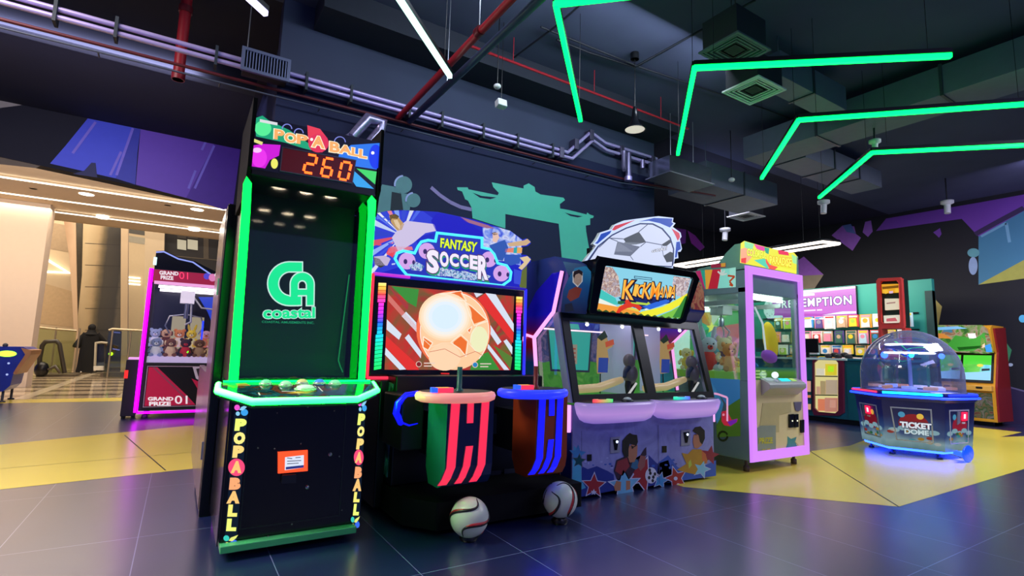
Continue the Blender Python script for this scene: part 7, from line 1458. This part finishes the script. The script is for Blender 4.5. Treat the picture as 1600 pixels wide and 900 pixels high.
# glass balustrades, gate and escalator
MG = glass('mall_glass', '#e4ecd8', .10, .03, .5); RL = D('#b8a888', .3, .7)
def balustrade(pts, Y, label, posts):
    P = [yp(x, y, Y) for x, y in pts]; t = thing('glass_balustrade', label, 'balustrade', (P[0].x, Y, 0))
    q = G(); q.prism(FY(Y), [(P[0].x, 0.02), (P[-1].x, 0.02)] + [(p.x, p.z) for p in reversed(P)], -.012, 0, MG); q.build('glass_panel', t)
    q = G(); q.tube(P, .035, RL, 8); q.build('handrail', t)
    for x in posts: a = yp(x, 560, Y); z = P[0].z; q = G(); q.tube([(a.x, Y, 0), (a.x, Y, z)], .025, RL, 8); q.build('post', t)
balustrade([(45, 510), (82, 514), (120, 517)], 23.0, 'glass balustrade with a thin rail behind the escalator handrail', (46, 82, 119))
balustrade([(170, 516), (176, 514), (230, 517), (330, 520)], 21.0, 'glass balustrade running right of the person behind the claw machine', (171, 200, 240))
t = thing('escalator', 'escalator head with a looped black handrail left of the person', 'escalator', tuple(zp(80, 584, 0)))
q = G(); loop = [(61, 581), (62, 560), (66, 540), (71, 534), (88, 533), (93, 538), (97, 560), (101, 583)]; q.tube([yp(x, y, 21.6) for x, y in loop], .06, D('#3a3426', .4), 8); q.build('handrail', t)
q = G(); q.prism(FY(21.62), [(a, b) for a, b in loop], -.02, 0, MG, px=True); q.build('glass_side', t)
q = G(); c_ = yp(65, 577, 21.5); q.ell((c_.x, 21.5, .22), (.18, .18, .24), BLACK, 14, 10); q.build('newel_cap', t)
q = G(); a, b = yp(58, 583, 21.6), yp(118, 583, 21.6); q.box(a.x, b.x, 21.5, 22.8, 0, .06, D('#5a5040', .4, .4)); q.build('landing_plate', t)
q = G(); q.tube([yp(x, y, 21.4) for x, y in ((75, 578), (86, 572), (94, 583))], .04, D('#4a4030', .4), 6); q.build('lower_handrail', t)
t = thing('entrance_gate', 'white framed gate with steps beside the person', 'gate', tuple(zp(158, 583, 0)))
q = G(); q.tube([yp(x, y, 22.0) for x, y in ((148, 580), (150, 536), (158, 535), (168, 536))], .035, D('#b8ae94', .4), 8); q.build('frame', t)
q = G(); q.prism(FY(22.0), [(149, 538), (163, 538), (163, 572), (148, 572)], -.04, 0, MG, px=True); q.build('gate_leaf', t)
q = G(); q.prism(FY(21.9), [(148, 572), (163, 572), (163, 578), (148, 578)], 0, .3, D('#e8e2d0', .4), px=True); q.build('foot_plate', t)
t = thing('display_totem', 'dark glass standing display with a small green lamp right of the person', 'display stand', tuple(zp(180, 583, 0)))
q = G(); q.prism(FY(21.3), [(171, 517), (190, 517), (188, 579), (168, 579)], -.1, 0, D('#4a4334', .2), px=True); q.build('panel', t, .01)
q = G(); q.ell(yp(173, 553, 21.28), (.06, .04, .06), E('#b8ff20', 3), 10, 8); q.build('green_lamp', t)
q = G(); q.line(FY(21.29), [(176, 545), (187, 547)], .04, .01, E('#7a78e8', 1.0), px=True); q.line(FY(21.29), [(176, 519), (188, 520)], .04, .01, E('#7a78e8', .8), px=True); q.build('screen_line', t)
a, b = yp(158, 580, 21.3), yp(196, 580, 21.3); q = G(); q.box(a.x, b.x, 21.2, 21.8, 0.0, .14, D('#5a4c3a', .4)); q.build('base', t)

# ================================================================== person in black walking away
pb = zp(135, 583, 0); S_ = 1.72
t = thing('person', 'person in a long black robe and head covering walking away by the escalator', 'person', tuple(pb))
def skin(name, verts, edges, mat, parent, sub=2):
    me = bpy.data.meshes.new(name); me.from_pydata([v[0] for v in verts], edges, []); o = bpy.data.objects.new(name, me); COL.objects.link(o); o.parent = parent
    m = o.modifiers.new('skin', 'SKIN'); m.use_smooth_shade = True
    for i, v in enumerate(verts): me.skin_vertices[0].data[i].radius = (v[1], v[2] if len(v) > 2 else v[1])
    me.skin_vertices[0].data[0].use_root = True
    s = o.modifiers.new('sub', 'SUBSURF'); s.levels = sub; s.render_levels = sub
    me.materials.append(mat); return o
SKC = D('#6a4a38', .6)
V = [((0, 0, .92), .14, .10), ((0, 0, 1.15), .12, .09), ((0, 0, 1.36), .15, .09), ((0, 0, 1.47), .05), ((0, -.01, 1.58), .085, .095), ((0, -.01, 1.66), .07),
     ((-.17, 0, 1.38), .055), ((-.30, .02, 1.16), .042), ((-.34, -.06, .95), .032), ((-.35, -.10, .88), .03),
     ((.17, 0, 1.38), .055), ((.30, .05, 1.18), .042), ((.42, .16, 1.02), .032), ((.47, .20, .98), .03),
     ((-.10, 0, .86), .085), ((-.11, .04, .48), .06), ((-.11, -.06, .10), .042), ((-.11, .06, .04), .04),
     ((.10, 0, .86), .085), ((.12, .10, .50), .06), ((.12, .06, .10), .042), ((.12, .18, .05), .04)]
Ed = [(0, 1), (1, 2), (2, 3), (3, 4), (4, 5), (2, 6), (6, 7), (7, 8), (8, 9), (2, 10), (10, 11), (11, 12), (12, 13), (0, 14), (14, 15), (15, 16), (16, 17), (0, 18), (18, 19), (19, 20), (20, 21)]
skin('body', V, Ed, SKC, t)
ROB = D('#0b0a0a', .85, vary=.3, scale=4)
q = G(); secs = [(.03, .30, .24), (.25, .28, .22), (.6, .27, .20), (.9, .26, .18), (1.15, .26, .17), (1.30, .25, .16), (1.40, .20, .14), (1.47, .11, .10)]
v = []; n = 24
for z, rx, ry in secs:
    for k in range(n):
        a = 2 * PI * k / n; fold = 1 + (.05 * math.sin(a * 6 + z * 2)) * max(0, 1 - z / 1.4); v.append(pb + Vector((rx * math.cos(a) * fold, ry * math.sin(a) * fold, z)))
q.add(v, [(i * n + k, i * n + (k + 1) % n, (i + 1) * n + (k + 1) % n, (i + 1) * n + k) for i in range(len(secs) - 1) for k in range(n)], ROB, True)
q.tube([pb + Vector(p) for p in ((-.14, 0, 1.38), (-.28, .02, 1.18), (-.35, -.04, .98), (-.37, -.06, .90))], [.10, .09, .11, .11], ROB, 12); q.tube([pb + Vector(p) for p in ((.14, 0, 1.38), (.30, .05, 1.20), (.42, .15, 1.05))], [.10, .09, .085], ROB, 12); q.build('robe', t)
q = G(); q.ell(pb + Vector((0, -.01, 1.60)), (.115, .12, .135), ROB, 18, 12); q.tube([pb + Vector(p) for p in ((0, 0, 1.56), (0, 0, 1.46), (0, 0, 1.36))], [.10, .13, .20], ROB, 14); q.build('head_scarf', t)
q = G(); q.ell(pb + Vector((-.12, -.12, .05)), (.05, .12, .045), D('#e0d8c8', .5), 12, 8); q.ell(pb + Vector((.12, .06, .05)), (.05, .12, .045), D('#e0d8c8', .5), 12, 8); q.build('shoe', t)
